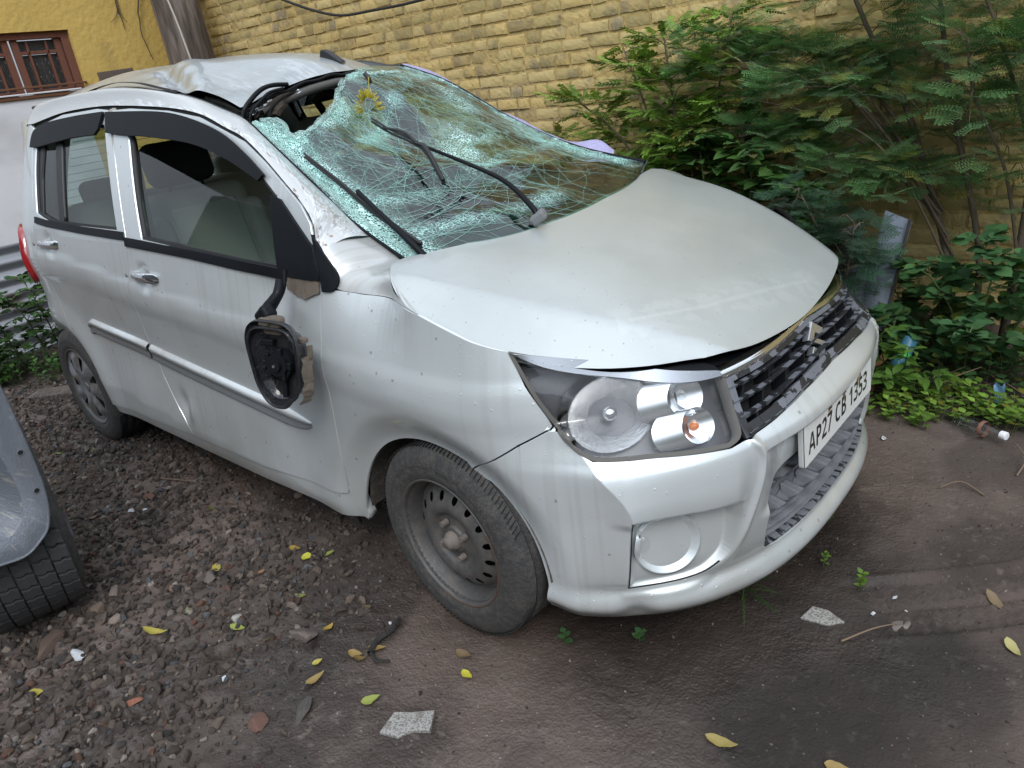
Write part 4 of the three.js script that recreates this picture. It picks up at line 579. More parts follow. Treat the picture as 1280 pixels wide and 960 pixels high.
// ---- windscreen: one buckled laminated sheet, torn open at the driver's upper corner ----
wsNoise = (u, v) => .042 * (fbm(u * 5 + 3, v * 4 + 1, 3, 131) - .5) + .012 * (fbm(u * 14, v * 11, 3, 133) - .5) - .020 * gauss(u - .40, .20) * gauss(v - .72, .14) + .018 * gauss(v - .30 - .06 * Math.sin(u * 7), .05) * sstep(.05, .25, u) * sstep(1, .8, u) + .022 * (fbm(u * 1.8 + 7, v * 20, 3, 137) - .5) * sstep(.50, .12, v) - .015 * gauss(u - .80, .10) * gauss(v - .55, .25);
const tear = [[.0, 1.0], [.052, .965], [.060, .905], [.098, .850], [.118, .800], [.095, .742], [.150, .690], [.215, .715], [.296, .752], [.345, .79], [.383, .805], [.44, .845], [.47, .86], [.53, .90], [.60, .952], [.66, .975], [.66, 1.0]];
const wsOut = [[.004, .004], [.25, .003], [.5, .003], [.75, .003], [.996, .004], [.997, .5], [.996, .985], [.8, .985], [.62, .975], [.595, .94], ...tear.slice(2, 14).reverse().map(([u, v], i) => [u + .008 * Math.sin(i * 5), v - .006 * Math.cos(i * 7)]), [.048, .93], [.02, .955], [.004, .95]];
const windscreen = mesh('windscreen', patch(WS, densify(wsOut, .02), { cell: .018, sg: 1, thick: .004 }), M.wsGlass, car);
const hasGlass = (u, v) => u > .004 && u < .996 && v > .004 && v < .985 && inside(wsOut, u, v);
{ // the break lines: thin ground-glass ridges on the sheet
  const r = rng(2024), pos = [], nor = [], idx = [], mIdx = [];
  const seg = (p, q, w) => { // a ribbon from (u, v) to (u, v)
    if (!hasGlass(p[0], p[1]) || !hasGlass(q[0], q[1])) return; w *= .50; const n = norm3(fnormal(WS, p[0], p[1], 1)), a = add3(WS(p[0], p[1]), n, .0022), b = add3(WS(q[0], q[1]), n, .0022), d = norm3(sub3(b, a)), s = cross3(d, n), i = pos.length / 3, k = w;
    pos.push(...add3(a, s, -k), ...add3(a, s, k), ...add3(b, s, -k * .8), ...add3(b, s, k * .8), ...add3(add3(a, n, k), s, 0), ...add3(add3(b, n, k), s, 0)); for (let t = 0; t < 6; t++) nor.push(...n);
    idx.push(i, i + 2, i + 4, i + 4, i + 2, i + 5, i + 4, i + 5, i + 1, i + 1, i + 5, i + 3);
  };
  const AU = 1.22, AV = .86;   // sheet size in metres: cracks are laid out in metres
  const walk = (u, v, ang, len, w, wob, branch, depth) => {
    let p = [u, v]; const st = .012; let t = 0; while (t < len) { ang += (r() - .5) * wob; const L = st * (.6 + .8 * r()), q = [p[0] + Math.cos(ang) * L / AU, p[1] + Math.sin(ang) * L / AV]; if (!hasGlass(q[0], q[1])) return; seg(p, q, w * (1 - .5 * t / len) * (.7 + .6 * r())); if (depth > 0 && r() < branch) walk(q[0], q[1], ang + (r() < .5 ? -1 : 1) * (.5 + r() * .8), len * (.2 + .4 * r()), w * .7, wob * 1.2, branch * .7, depth - 1); p = q; t += L; }
  };
  const star = (u, v, n, len, w, rings, dr) => {
    const arms = []; for (let k = 0; k < n; k++) { const a = (k + r() * .7) / n * 2 * Math.PI; arms.push(a); walk(u + .004 * Math.cos(a), v + .004 * Math.sin(a), a, len * (.5 + .7 * r()), w, .35, .08, 2); }
    for (let g = 1; g <= rings; g++) { const R = dr * g * (.8 + .3 * r()); let p = null; for (let k = 0; k <= n * 2; k++) { const a = k / (n * 2) * 2 * Math.PI, q = [u + Math.cos(a) * R * (.88 + .24 * r()) / AU, v + Math.sin(a) * R * (.88 + .24 * r()) / AV]; if (p && r() < .8) { const m = [lerp(p[0], q[0], .5) + (r() - .5) * .006, lerp(p[1], q[1], .5) + (r() - .5) * .006]; seg(p, m, w * .7); seg(m, q, w * .7); } p = q; } }
  };
  star(.46, .73, 18, .34, .0010, 7, .030); star(.40, .66, 14, .22, .0009, 5, .026); star(.14, .55, 14, .20, .0009, 6, .02); star(.86, .32, 34, .18, .0008, 9, .014); star(.78, .58, 9, .16, .0008, 3, .028); star(.25, .40, 12, .20, .0009, 5, .03); star(.66, .82, 12, .20, .0009, 5, .03);
  // long folds that run across from pillar to pillar
  for (let k = 0; k < 20; k++) walk(.03 + r() * .15, .05 + .34 * r(), -.05 + (r() - .5) * .35 + .12, .5 + .7 * r(), .0010 + .0006 * r(), .22, .05, 1);
  for (let k = 0; k < 9; k++) walk(.97 - r() * .1, .1 + .8 * r(), Math.PI + (r() - .5) * .9, .3 + .5 * r(), .0010, .25, .06, 1);
  for (let k = 0; k < 26; k++) walk(.02 + r() * .08, .05 + .8 * r(), 1.2 * (r() - .5) + (r() < .5 ? 1.2 : -1.2), .10 + .3 * r(), .0010, .4, .12, 1);
  // crazed bands where the sheet is folded sharply: short crossing lines, close together
  const band = (pts, width, n, w) => { const c = crv(pts.map((p) => [p[0], p[1], 0])); for (let k = 0; k < n; k++) { const t = r(), p = c(t), o = (r() + r() + r() - 1.5) * width, a = r() * Math.PI, d = .004 + .011 * r(), u = p[0] + o * .5 + (r() - .5) * width, v = p[1] + o; seg([u - Math.cos(a) * d / AU, v - Math.sin(a) * d / AV], [u + Math.cos(a) * d / AU, v + Math.sin(a) * d / AV], w * .8 * (.4 + r())); } };
  band([[.02, .92], [.05, .8], [.06, .6], [.04, .4], [.03, .2], [.04, .05]], .028, 315, .0010);
  band([[.05, .93], [.08, .84], [.09, .72], [.10, .6]], .030, 315, .0011);
  band([[.15, .68], [.28, .73], [.36, .76], [.44, .83], [.56, .92], [.7, .95]], .035, 202, .0010);
  band([[.30, .60], [.42, .64], [.50, .68], [.62, .74], [.8, .80]], .030, 420, .0009);
  band([[.08, .30], [.25, .27], [.45, .31], [.65, .34], [.85, .30], [.96, .22]], .030, 420, .0009);
  band([[.06, .14], [.2, .12], [.35, .10], [.5, .11]], .030, 225, .0009);
  band([[.60, .93], [.72, .86], [.86, .82], [.96, .78]], .030, 202, .0010);
  band([[.97, .9], [.95, .6], [.94, .4], [.93, .2], [.95, .06]], .030, 315, .0010);
  band([[.55, .42], [.68, .46], [.80, .42], [.90, .36]], .05, 420, .0008);
  const g = buf(pos, null, null, idx); const m = mesh('crack_line', g, M.crack, windscreen); m.userData.kind = 'stuff';
  // where it has gone to crumbs the sheet is a net of small dice: their broken faces as one skin, clear where the glass still holds
  {
    const bands = [[[[.02, .97], [.05, .8], [.06, .6], [.045, .4], [.035, .2], [.04, .0]], .050, 1.4], [[[.05, .93], [.08, .84], [.10, .72], [.10, .6]], .055, .9], [[[.15, .68], [.28, .73], [.36, .76], [.44, .83], [.56, .92], [.72, .96]], .045, 1.1], [[[.30, .60], [.42, .64], [.52, .70], [.60, .74]], .035, .55], [[[.08, .30], [.25, .27], [.45, .31], [.65, .34], [.85, .30], [.96, .22]], .035, .55], [[[.06, .14], [.2, .12], [.35, .10], [.5, .11]], .03, .5], [[[.60, .94], [.72, .87], [.86, .82], [.96, .78]], .055, 1.0], [[[.97, .95], [.95, .6], [.94, .4], [.93, .2], [.95, .03]], .055, 1.1], [[[.50, .42], [.62, .48], [.74, .46], [.86, .40], [.95, .30]], .085, .85], [[[.86, .70], [.80, .56], [.84, .44]], .06, .7]].map(([p, w, k]) => [smoothLoop(p, 5, false), w, k]);
    const C1 = 150, C2 = 110, N = 1024, jit = (i, j, s) => h2(i, j, s), A = new Float32Array(N * N), K = new Float32Array(N * N);
    for (let j = 0; j < N; j++) for (let i = 0; i < N; i++) {
      const u = (i + .5) / N, v = (j + .5) / N; let m = 0; for (const [p, w, k] of bands) { const d = lineDist(p, u, v); if (d < w * 2.2) m = Math.max(m, k * gauss(d, w)); }
      m = Math.pow(m, 1.3) * 1.15 * sstep(.30, .66, fbm(u * 10, v * 8, 4, 171)) + .05 * sstep(.5, .7, fbm(u * 6, v * 5, 3, 173)); if (m < .06) continue;
      const x = u * C1, y = v * C2, ci = Math.floor(x), cj = Math.floor(y); let a = 9, b = 9, t = 0; for (let q = -1; q < 2; q++) for (let p = -1; p < 2; p++) { const px = ci + p + jit(ci + p, cj + q, 1), py = cj + q + jit(ci + p, cj + q, 2), d = Math.hypot(px - x, py - y); if (d < a) { b = a; a = d; t = jit(ci + p, cj + q, 3); } else if (d < b) b = d; }
      const e = sstep(.30, .08, b - a); A[j * N + i] = clamp(m * (.95 * e + .75 * t * t * t + .02)); K[j * N + i] = clamp(.75 * e + .5 * t * t);
    }
    const skin = patch(WS, densify(wsOut, .02), { cell: .02, sg: 1, thick: 0, out: .0016 });
    const map = tex(N, N, (u, v, i, j) => mixc([.16, .42, .36], [.66, .90, .86], K[j * N + i])), al = tex(N, N, (u, v, i, j) => A[j * N + i], false);
    mesh('crushed_glass', skin, phys([1, 1, 1], .30, 0, { map, alphaMap: al, transparent: true, clearcoat: .4 }), windscreen);
  }
  // crushed edges standing proud round the tear and along the driver's pillar
  const lip = []; for (const [list, w] of [[tear.slice(2, 14), .020], [[[.02, .94], [.03, .7], [.028, .45], [.03, .2], [.035, .05]], .026], [[[.975, .95], [.965, .7], [.96, .45], [.965, .15]], .022], [[[.62, .93], [.72, .875], [.82, .85]], .03]]) {
    const c = crv(list.map((p) => [p[0], p[1], 0])); lip.push(grid((s, t) => { const p = c(s), q = c(Math.min(1, s + .01)), d = norm3([q[0] - p[0] || 1e-6, q[1] - p[1], 0]), o = (t - .5) * w * (1 + .9 * (fbm(s * 22, t * 2, 2, 151) - .5)) , u = clamp(p[0] - d[1] * o, .003, .997), v = clamp(p[1] + d[0] * o, .003, .99), n = fnormal(WS, clamp(u, .01, .99), clamp(v, .01, .98), 1); return add3(WS(u, v), n, .003 + .010 * fbm(s * 40, t * 6, 3, 157) - .004); }, 90, 7, 1, .1)); }
  mesh('crushed_edge', lip.map((q) => { const n = q.toNonIndexed(); n.computeVertexNormals(); return n; }), M.frost, windscreen);
}
{ // black frit round the sheet, dark bonded band at the foot and sides
  const strip = (f, n, w) => grid((s, t) => { const [u, v] = f(s, t * w), nn = fnormal(WS, clamp(u, .01, .99), clamp(v, .01, .99), 1); return add3(WS(u, v), nn, -.003); }, n, 3);
  mesh('windscreen_frit', [strip((s, t) => [s, t], 60, .075), strip((s, t) => [t, s * .94], 50, .022), strip((s, t) => [1 - t, s], 50, .022)], M.black, windscreen);
  const edge = []; for (let i = 0; i <= 40; i++) edge.push(add3(WS(-.004, i / 40 * .97), [.3, .4, .6], .006)); mesh('pillar_seal', [tube(edge, .0045, 70, 6), tube(Array.from({ length: 30 }, (_, i) => add3(WS(1.004, i / 29), [.3, .4, -.3], .006)), .007, 60, 6)], M.wetBlack, windscreen);
}
// ---- wipers: one laid up the driver's pillar, one sprung up and bent ----
{
  const on = (u, v, o) => add3(WS(u, v), fnormal(WS, clamp(u, .02, .98), clamp(v, .02, .97), 1), o);
  const w1 = mesh('wiper', [taper([on(.045, .01, .014), on(.05, .10, .030), on(.066, .22, .036), on(.075, .335, .030)], .010, .007, 20, 6)], M.wetBlack, car);
  const bl = (pts, par) => { mesh('wiper_blade', [taper(pts, .0045, .004, 30, 5), taper(pts.map((p) => add3(p, [.004, .010, .002])), .0055, .003, 30, 5)], M.rubber, par); };
  bl([on(.062, .06, .016), on(.065, .25, .018), on(.068, .42, .018), on(.062, .60, .022)], w1);
  const w2 = mesh('wiper', [taper([on(.338, .01, .02), on(.345, .06, .040), on(.365, .16, .055), on(.36, .30, .060), on(.335, .44, .050)], .010, .0045, 26, 6)], M.wetBlack, car);
  bl([on(.255, .235, .045), on(.30, .36, .045), on(.35, .47, .040), on(.395, .585, .035), on(.412, .675, .028)], w2);
  mesh('blade_frame', [taper([on(.335, .44, .052), on(.30, .36, .060), on(.268, .262, .048)], .006, .004, 14, 5), taper([on(.335, .44, .052), on(.37, .52, .055), on(.40, .62, .036)], .006, .004, 14, 5)], M.rubber, w2);
  mesh('wiper_cap', xf(rbox(.05, .03, .035, .010, 3), on(.338, .02, .028), [.2, .5, .5]), M.dullTrim, w2);
}
// ---- inside ----
{
  mesh('dashboard', [grid((u, v) => { const z = lerp(-.66, .66, u), pr = [[.98, .86], [.90, .925], [.78, .955], [.62, .945], [.52, .90], [.50, .78], [.56, .62], [.62, .45]], f = v * 7, i = Math.min(6, Math.floor(f)), q = f - i; return [lerp(pr[i][0], pr[i + 1][0], q), lerp(pr[i][1], pr[i + 1][1], q) + .018 * gauss(z - .36, .17) * (1 - v) * 2, z]; }, 40, 21, 1, 1), xf(rbox(.30, .05, .40, .02, 3), [.60, .955, .36])], M.dash, car);
  const sw = mesh('steering_wheel', xf(new THREE.TorusGeometry(.178, .016, 12, 48), [0, 0, 0]), M.dash, car); sw.position.set(.40, .90, .36); sw.rotation.set(0, Math.PI / 2, 0); sw.rotateX(-.42);
  mesh('wheel_boss', [xf(rbox(.13, .10, .05, .02, 3), [0, 0, .01]), xf(rbox(.34, .035, .02, .008), [0, .01, .005]), xf(rbox(.03, .17, .02, .008), [0, -.09, .005]), xf(new THREE.CylinderGeometry(.03, .03, .25, 12).rotateX(Math.PI / 2), [0, 0, -.14])], M.dash, sw);
  const blob = (w, h, d, r) => rbox(w, h, d, r, 4);
  for (const z of [.37, -.37]) {
    const s = new THREE.Group(); s.name = 'front_seat'; s.position.set(-.18, .30, z); car.add(s);
    mesh('seat_cushion', [xf(blob(.50, .16, .46, .06), [.12, .20, 0], [0, 0, .10]), xf(blob(.46, .12, .10, .045), [.12, .25, .2], [0, 0, .10]), xf(blob(.46, .12, .10, .045), [.12, .25, -.2], [0, 0, .10])], M.fabric, s);
    mesh('seat_back', [xf(blob(.14, .62, .44, .06), [-.22, .53, 0], [0, 0, .26]), xf(blob(.12, .52, .09, .04), [-.17, .50, .20], [0, 0, .26]), xf(blob(.12, .52, .09, .04), [-.17, .50, -.20], [0, 0, .26])], M.beige, s);
    mesh('seat_panel', xf(blob(.03, .50, .28, .012), [-.155, .53, 0], [0, 0, .26]), M.fabric, s);
    mesh('headrest', [xf(blob(.10, .17, .27, .045), [-.335, .93, 0], [0, 0, .2]), xf(new THREE.CylinderGeometry(.006, .006, .12, 8), [-.31, .82, .07], [0, 0, .2]), xf(new THREE.CylinderGeometry(.006, .006, .12, 8), [-.31, .82, -.07], [0, 0, .2])], z > 0 ? M.darkFabric : M.beige, s);
  }
  mesh('rear_bench', [xf(blob(.50, .18, 1.16, .06), [-.95, .48, 0], [0, 0, .08]), xf(blob(.14, .62, 1.16, .06), [-1.24, .78, 0], [0, 0, .22]), ...[.34, -.34].map((z) => xf(blob(.09, .14, .26, .04), [-1.33, 1.10, z], [0, 0, .2]))], M.fabric, car);
  mesh('parcel_shelf', xf(rbox(.34, .02, 1.1, .005), [-1.50, 1.02, 0]), M.dash, car);
  const belt = (pts) => grid((u, v) => { const p = crv(pts)(u); return [p[0] + (v - .5) * .046, p[1], p[2]]; }, 20, 1); mesh('seat_belt', [belt([[-.34, 1.35, .585], [-.33, 1.1, .62], [-.30, .8, .66], [-.28, .5, .68]]), belt([[-.34, 1.35, -.585], [-.33, 1.1, -.62], [-.28, .5, -.68]])], std([.20, .19, .17], .8), car);
  // pillars seen from inside
  for (const s of [1, -1]) mesh('pillar_lining', [tube([[-.42, 1.44, .575 * s], [-.33, 1.22, .655 * s], [-.27, 1.0, .715 * s], [-.27, .4, .735 * s]], .034, 20, 8), tube([[-1.45, 1.44, .52 * s], [-1.33, 1.2, .62 * s], [-1.2, 1.0, .70 * s]], .05, 16, 8)], s > 0 ? M.beige : M.dash, car);
  mesh('rear_mirror', [xf(blob(.03, .06, .21, .014), [.30, 1.395, .02], [0, .3, .3]), tube([[.30, 1.40, .02], [.33, 1.43, .02], [.31, 1.455, .02]], .008, 8, 6)], M.black, car);
}
// ---- the torn door mirror, hanging by its cable ----
{
  const m = new THREE.Group(); m.name = 'wing_mirror'; car.add(m);
  const C = [.822, .795, .912], n = norm3([.36, .12, .92]), X = norm3(cross3([.16, .985, .10], n)), Y = cross3(n, X);     // opening faces out and a little back
  const P = (x, y, z) => add3(add3(add3(C, X, x), Y, y), n, z);
  const out = (t) => { const c = Math.cos(t), s = Math.sin(t), e = 2 / 2.7, w = 1 + .10 * (fbm(c * 1.3 + 4, s * 1.3 + 2, 2, 181) - .5) - .10 * gauss(t - 5.3, .35), x = .070 * w * Math.sign(c) * Math.pow(Math.abs(c), e), y = .108 * w * Math.sign(s) * Math.pow(Math.abs(s), e); return [x * (1 + .16 * y / .1) - .010 * y / .1, y - .012]; };
  const shell = grid((u, v) => { const q = out(u * 2 * Math.PI), k = Math.cos(v * Math.PI / 2 * .96), b = .062 * Math.sin(v * Math.PI / 2); return P(q[0] * k + .030 * v * v + .02 * v + .016 * v * (fbm(u * 11, v * 4, 3, 191) - .5), q[1] * k + .022 * v + .016 * v * (fbm(u * 9, v * 4, 3, 193) - .5), -b + .020 * v * (fbm(u * 12, v * 5, 3, 195) - .5)); }, 60, 16, 1, 1); shell.computeVertexNormals();
  mesh('mirror_housing', shell, M.gloss, m);
  const cap = grid((u, v) => { const t = lerp(-.25, Math.PI + .25, u), q = out(t), k = Math.cos(v * 1.45), z = -.055 * Math.sin(v * 1.5) + .020 * Math.sin(v * Math.PI) * Math.sin(t); return P(q[0] * (1.04 * k + .02) + .018 * v, q[1] * (1.08 * k) + .045 * v + .010 + .012 * (fbm(u * 6, v * 4, 3, 197) - .5) * v, z + .006 + .024 * (fbm(u * 7, v * 5, 3, 199) - .5) * v); }, 40, 14); cap.computeVertexNormals(); mesh('mirror_cap', cap, M.gloss, m);
  const rd = rng(66), sh = []; for (let k = 0; k < 16; k++) sh.push(basisGeo(rbox(.006 + .02 * rd(), .004 + .012 * rd(), .004 + .008 * rd(), .0015), P((rd() - .5) * .10, (rd() - .6) * .15, -.022 + .012 * rd()), norm3([rd() - .5, rd() - .5, rd() - .5]), norm3([.3, 1, rd() - .5]), norm3([1, rd() - .5, rd() - .5]))); sh.forEach((q) => q.computeVertexNormals()); mesh('mirror_debris', sh, M.gloss, m).userData.kind = 'stuff';
  mesh('mirror_rim', [tube(Array.from({ length: 48 }, (_, i) => { const q = out(i / 48 * 2 * Math.PI); return P(q[0], q[1], .002); }), .0048, 96, 8, true), grid((u, v) => { const q = out(u * 2 * Math.PI), k = 1 - .13 * v; return P(q[0] * k, q[1] * k, .004 - .030 * v); }, 60, 3)], M.gloss, m);
  mesh('mirror_back', grid((u, v) => { const q = out(u * 2 * Math.PI); return P(q[0] * .95 * v, q[1] * .95 * v, -.032 + .006 * fbm(u * 20, v * 6, 2, 3)); }, 40, 6), M.black, m);
  const cyl = (r, h, x, y, z, seg = 24) => basisGeo(new THREE.CylinderGeometry(r, r * 1.06, h, seg).rotateX(Math.PI / 2), P(x, y, z), X, Y, n);
  const mot = mesh('mirror_motor', [cyl(.040, .018, .004, -.005, -.018), cyl(.030, .012, .004, -.005, -.004), cyl(.016, .010, .004, -.005, .006), ...[0, 1, 2, 3, 4].map((k) => basisGeo(rbox(.012, .020, .014, .003), P(.004 + .036 * Math.cos(k * 1.3), -.005 + .036 * Math.sin(k * 1.3), -.006), X, Y, n)), basisGeo(rbox(.014, .075, .010, .003), P(.012, -.06, -.018), X, Y, n), basisGeo(rbox(.04, .018, .02, .004), P(-.03, .05, -.018), X, Y, n)], M.wetBlack, m);
  mesh('motor_screw', cyl(.004, .004, .004, -.005, .0125, 10), M.chromeClean, mot);
  mesh('broken_shell', [grid((u, v) => { const t = lerp(-.55, .55, u), q = out(t - .25); return P(q[0] + .006 + .006 * v + .006 * fbm(u * 18, v * 2, 2, 5), q[1] * 1.0 - .01, -.004 - .040 * v + .004 * Math.sin(u * 19)); }, 30, 5), basisGeo(rbox(.05, .014, .02, .004), P(.055, .062, -.03), X, Y, n), basisGeo(rbox(.012, .035, .014, .003), P(.080, .03, -.040), norm3(add3(X, Y, .25)), Y, n), basisGeo(rbox(.030, .02, .02, .004), P(-.03, .105, -.012), X, Y, n), basisGeo(rbox(.055, .05, .03, .010, 3), P(-.012, .095, -.025), X, Y, n)].map((q) => { const k = q.index ? q.toNonIndexed() : q; k.computeVertexNormals(); return k; }), M.brokenPlastic, m);
  mesh('mirror_arm', [taper([[.782, .985, .815], [.792, .955, .838], [.775, .925, .865]], .012, .016, 10, 8), basisGeo(rbox(.075, .042, .04, .014, 3), [.768, .908, .872], norm3([.80, .45, .1]), norm3([-.45, .80, 0]), norm3(cross3([.80, .45, .1], [-.45, .80, 0]))), taper([[.795, 1.01, .80], [.795, .96, .822], [.785, .915, .86], [.79, .885, .89]], .006, .005, 14, 6)], M.wetBlack, m);
  mesh('mirror_cable', [tube([[.79, .985, .80], [.785, .95, .83], [.77, .91, .87], [.765, .88, .895]], .003, 20, 5)], M.rubber, m);
  // the bare torn foot where it was fixed
  mesh('mirror_foot', [grid((u, v) => { const a = lerp(.725, .868, u), y = lerp(.978, .945 - .02 * Math.sin(u * 3), v) + .008 * (fbm(u * 14, v * 4, 3, 9) - .5), nn = fnormal(B, a, y, 1); return add3(B(a, y), nn, .004 + .008 * fbm(u * 20, v * 6, 3, 11)); }, 30, 6)], M.brokenPlastic, m);
}
// ---------- ground ----------
const rough = (x, z) => sstep(1.35, .75, x + .25 * Math.sin(z * 2)) * sstep(.35, 1.0, z + .3 * sstep(.2, -1, x));    // stony ground left of the car; smooth mud before it
function groundY(x, z) {
  const k = rough(x, z); let y = .016 * (fbm(x * 1.3 + 7, z * 1.3, 3, 201) - .5) + .012 * (fbm(x * 5, z * 5, 3, 203) - .5);
  y += (.010 + .042 * k) * (fbm(x * 13, z * 13, 4, 205) - .5) * .8;
  y += k * .034 * Math.pow(fbm(x * 26, z * 26, 3, 207), 2.2);
  y += .05 * sstep(-1.45, -2.0, z) * fbm(x * 3, z * 3, 3, 211);                           // a bank of soil along the wall
  y += .0 * gauss(Math.hypot(x - 2.35, (z + .02) * 1.0) - .22, .03) * sstep(.6, .2, Math.abs(Math.atan2(z, x - 2.2)) - 1.2) ;
  { // the print of a turning tyre in the mud
    const dx = x - 2.27, dz = z - .0, l = dx * .76 - dz * .64, w = dx * .64 + dz * .76 + .25 * l * l, e = sstep(.105, .09, Math.abs(w)) * sstep(.26, .2, Math.abs(l)); y += e * (-.015 + .012 * sstep(-.2, .4, Math.sin(l * 175 + Math.abs(w) * 95)) * sstep(.006, .014, Math.abs(w))) + .008 * gauss(Math.abs(w) - .115, .014) * sstep(.28, .2, Math.abs(l)); }
  for (const wx of [AX, -AX]) y -= .012 * gauss(x - wx, .18) * gauss(z - .72, .14);
  return y;
}
T.soil = tex(1024, 1024, (u, v) => {
  const n = fbm(u * 8, v * 8, 6, 221, 8), f = fbm(u * 90, v * 90, 3, 223, 90), w = fbm(u * 4 + 3, v * 4, 4, 225, 4); let c = mixc([.048, .035, .029], [.108, .080, .066], sstep(.3, .72, n)); c = mixc(c, [.14, .115, .095], sstep(.62, .86, f) * .55); c = mixc(c, [.027, .021, .017], sstep(.52, .62, w) * .5); const s = h2(Math.floor(u * 700), Math.floor(v * 700), 9); if (s > .9975) c = mixc(c, [.32, .28, .24], .7); return c;
});
T.soilB = tex(1024, 1024, (u, v) => .6 * fbm(u * 40, v * 40, 5, 227, 40) + .4 * fbm(u * 140, v * 140, 2, 229, 140), false);
T.wet = tex(512, 512, (u, v) => { const w = fbm(u * 5, v * 5, 4, 231, 5); return .52 + .40 * sstep(.38, .60, w); }, false);
M.soil = std([1, 1, 1], 1, 0, { map: rep(T.soil, .55), bumpMap: rep(T.soilB, 1.3), bumpScale: .006, roughnessMap: rep(T.wet, .35) });
{
  const x0 = -5.2, x1 = 3.2, z0 = -2.4, z1 = 2.6, st = .0125, nx = Math.round((x1 - x0) / st), nz = Math.round((z1 - z0) / st), pos = [], uv = [], idx = [], col = [];
  for (let j = 0; j <= nz; j++) for (let i = 0; i <= nx; i++) { const x = lerp(x0, x1, i / nx), z = lerp(z0, z1, j / nz), e = Math.min(x - x0, x1 - x, z - z0, z1 - z), s = (fbm(x * 31, z * 31, 2, 241) - .5) * .010; pos.push(x + s, e < .02 ? -.02 : groundY(x, z), z - s); uv.push(x, z); const damp = sstep(.36, .62, fbm(x * 1.6 + 2, z * 1.6 + 5, 4, 243) * .55 + .45 * gauss(Math.hypot((x - 1.75) * .7, z - .25), .75)) * (1 - rough(x, z)), cl = 1 - .42 * damp; col.push(cl, cl * .985, cl * .97); }
  for (let j = 0; j < nz; j++) for (let i = 0; i < nx; i++) { const a = j * (nx + 1) + i, b = a + 1, c = a + nx + 1; idx.push(a, c, b, b, c, c + 1); }
  const gg = buf(pos, null, uv, idx); gg.setAttribute('color', new THREE.Float32BufferAttribute(col, 3)); const gm = M.soil.clone(); gm.vertexColors = true; structure('ground', gg, gm);
  const far = new THREE.RingGeometry(2.2, 300, 64, 8).rotateX(-Math.PI / 2).translate(-.8, -.05, .4); { const u = far.attributes.uv, p = far.attributes.position; for (let i = 0; i < u.count; i++) u.setXY(i, p.getX(i), p.getZ(i)); } structure('ground', far, M.soil);
}
// ---------- brick wall behind the car ----------
const WZ = -2.06;      // the face of the bricks
T.brick = tex(512, 512, (u, v) => { const n = fbm(u * 7, v * 7, 5, 251, 7), g = fbm(u * 3 + 4, v * 3, 4, 253, 3); let c = mixc([.60, .46, .205], [.47, .355, .155], n); c = mixc(c, [.24, .20, .14], sstep(.50, .78, g) * .7); return mixc(c, [.60, .50, .26], sstep(.66, .8, n) * .5); });
T.brickB = tex(512, 512, (u, v) => fbm(u * 12, v * 12, 5, 257, 12), false);
M.brick = [[1, 1, 1], [.92, .90, .84], [.84, .85, .80], [1.06, 1.02, .92], [.68, .68, .66], [.97, .92, .80]].map((c, i) => std(c, .9, 0, { map: (() => { const t = rep(T.brick, 1.7); t.offset.set(.17 * i, .31 * i); return t; })(), bumpMap: rep(T.brickB, 3), bumpScale: .005 }));
M.mortar = std([.86, .82, .74], .95, 0, { map: rep(T.brick, .8), bumpMap: rep(T.brickB, 3), bumpScale: .012 });
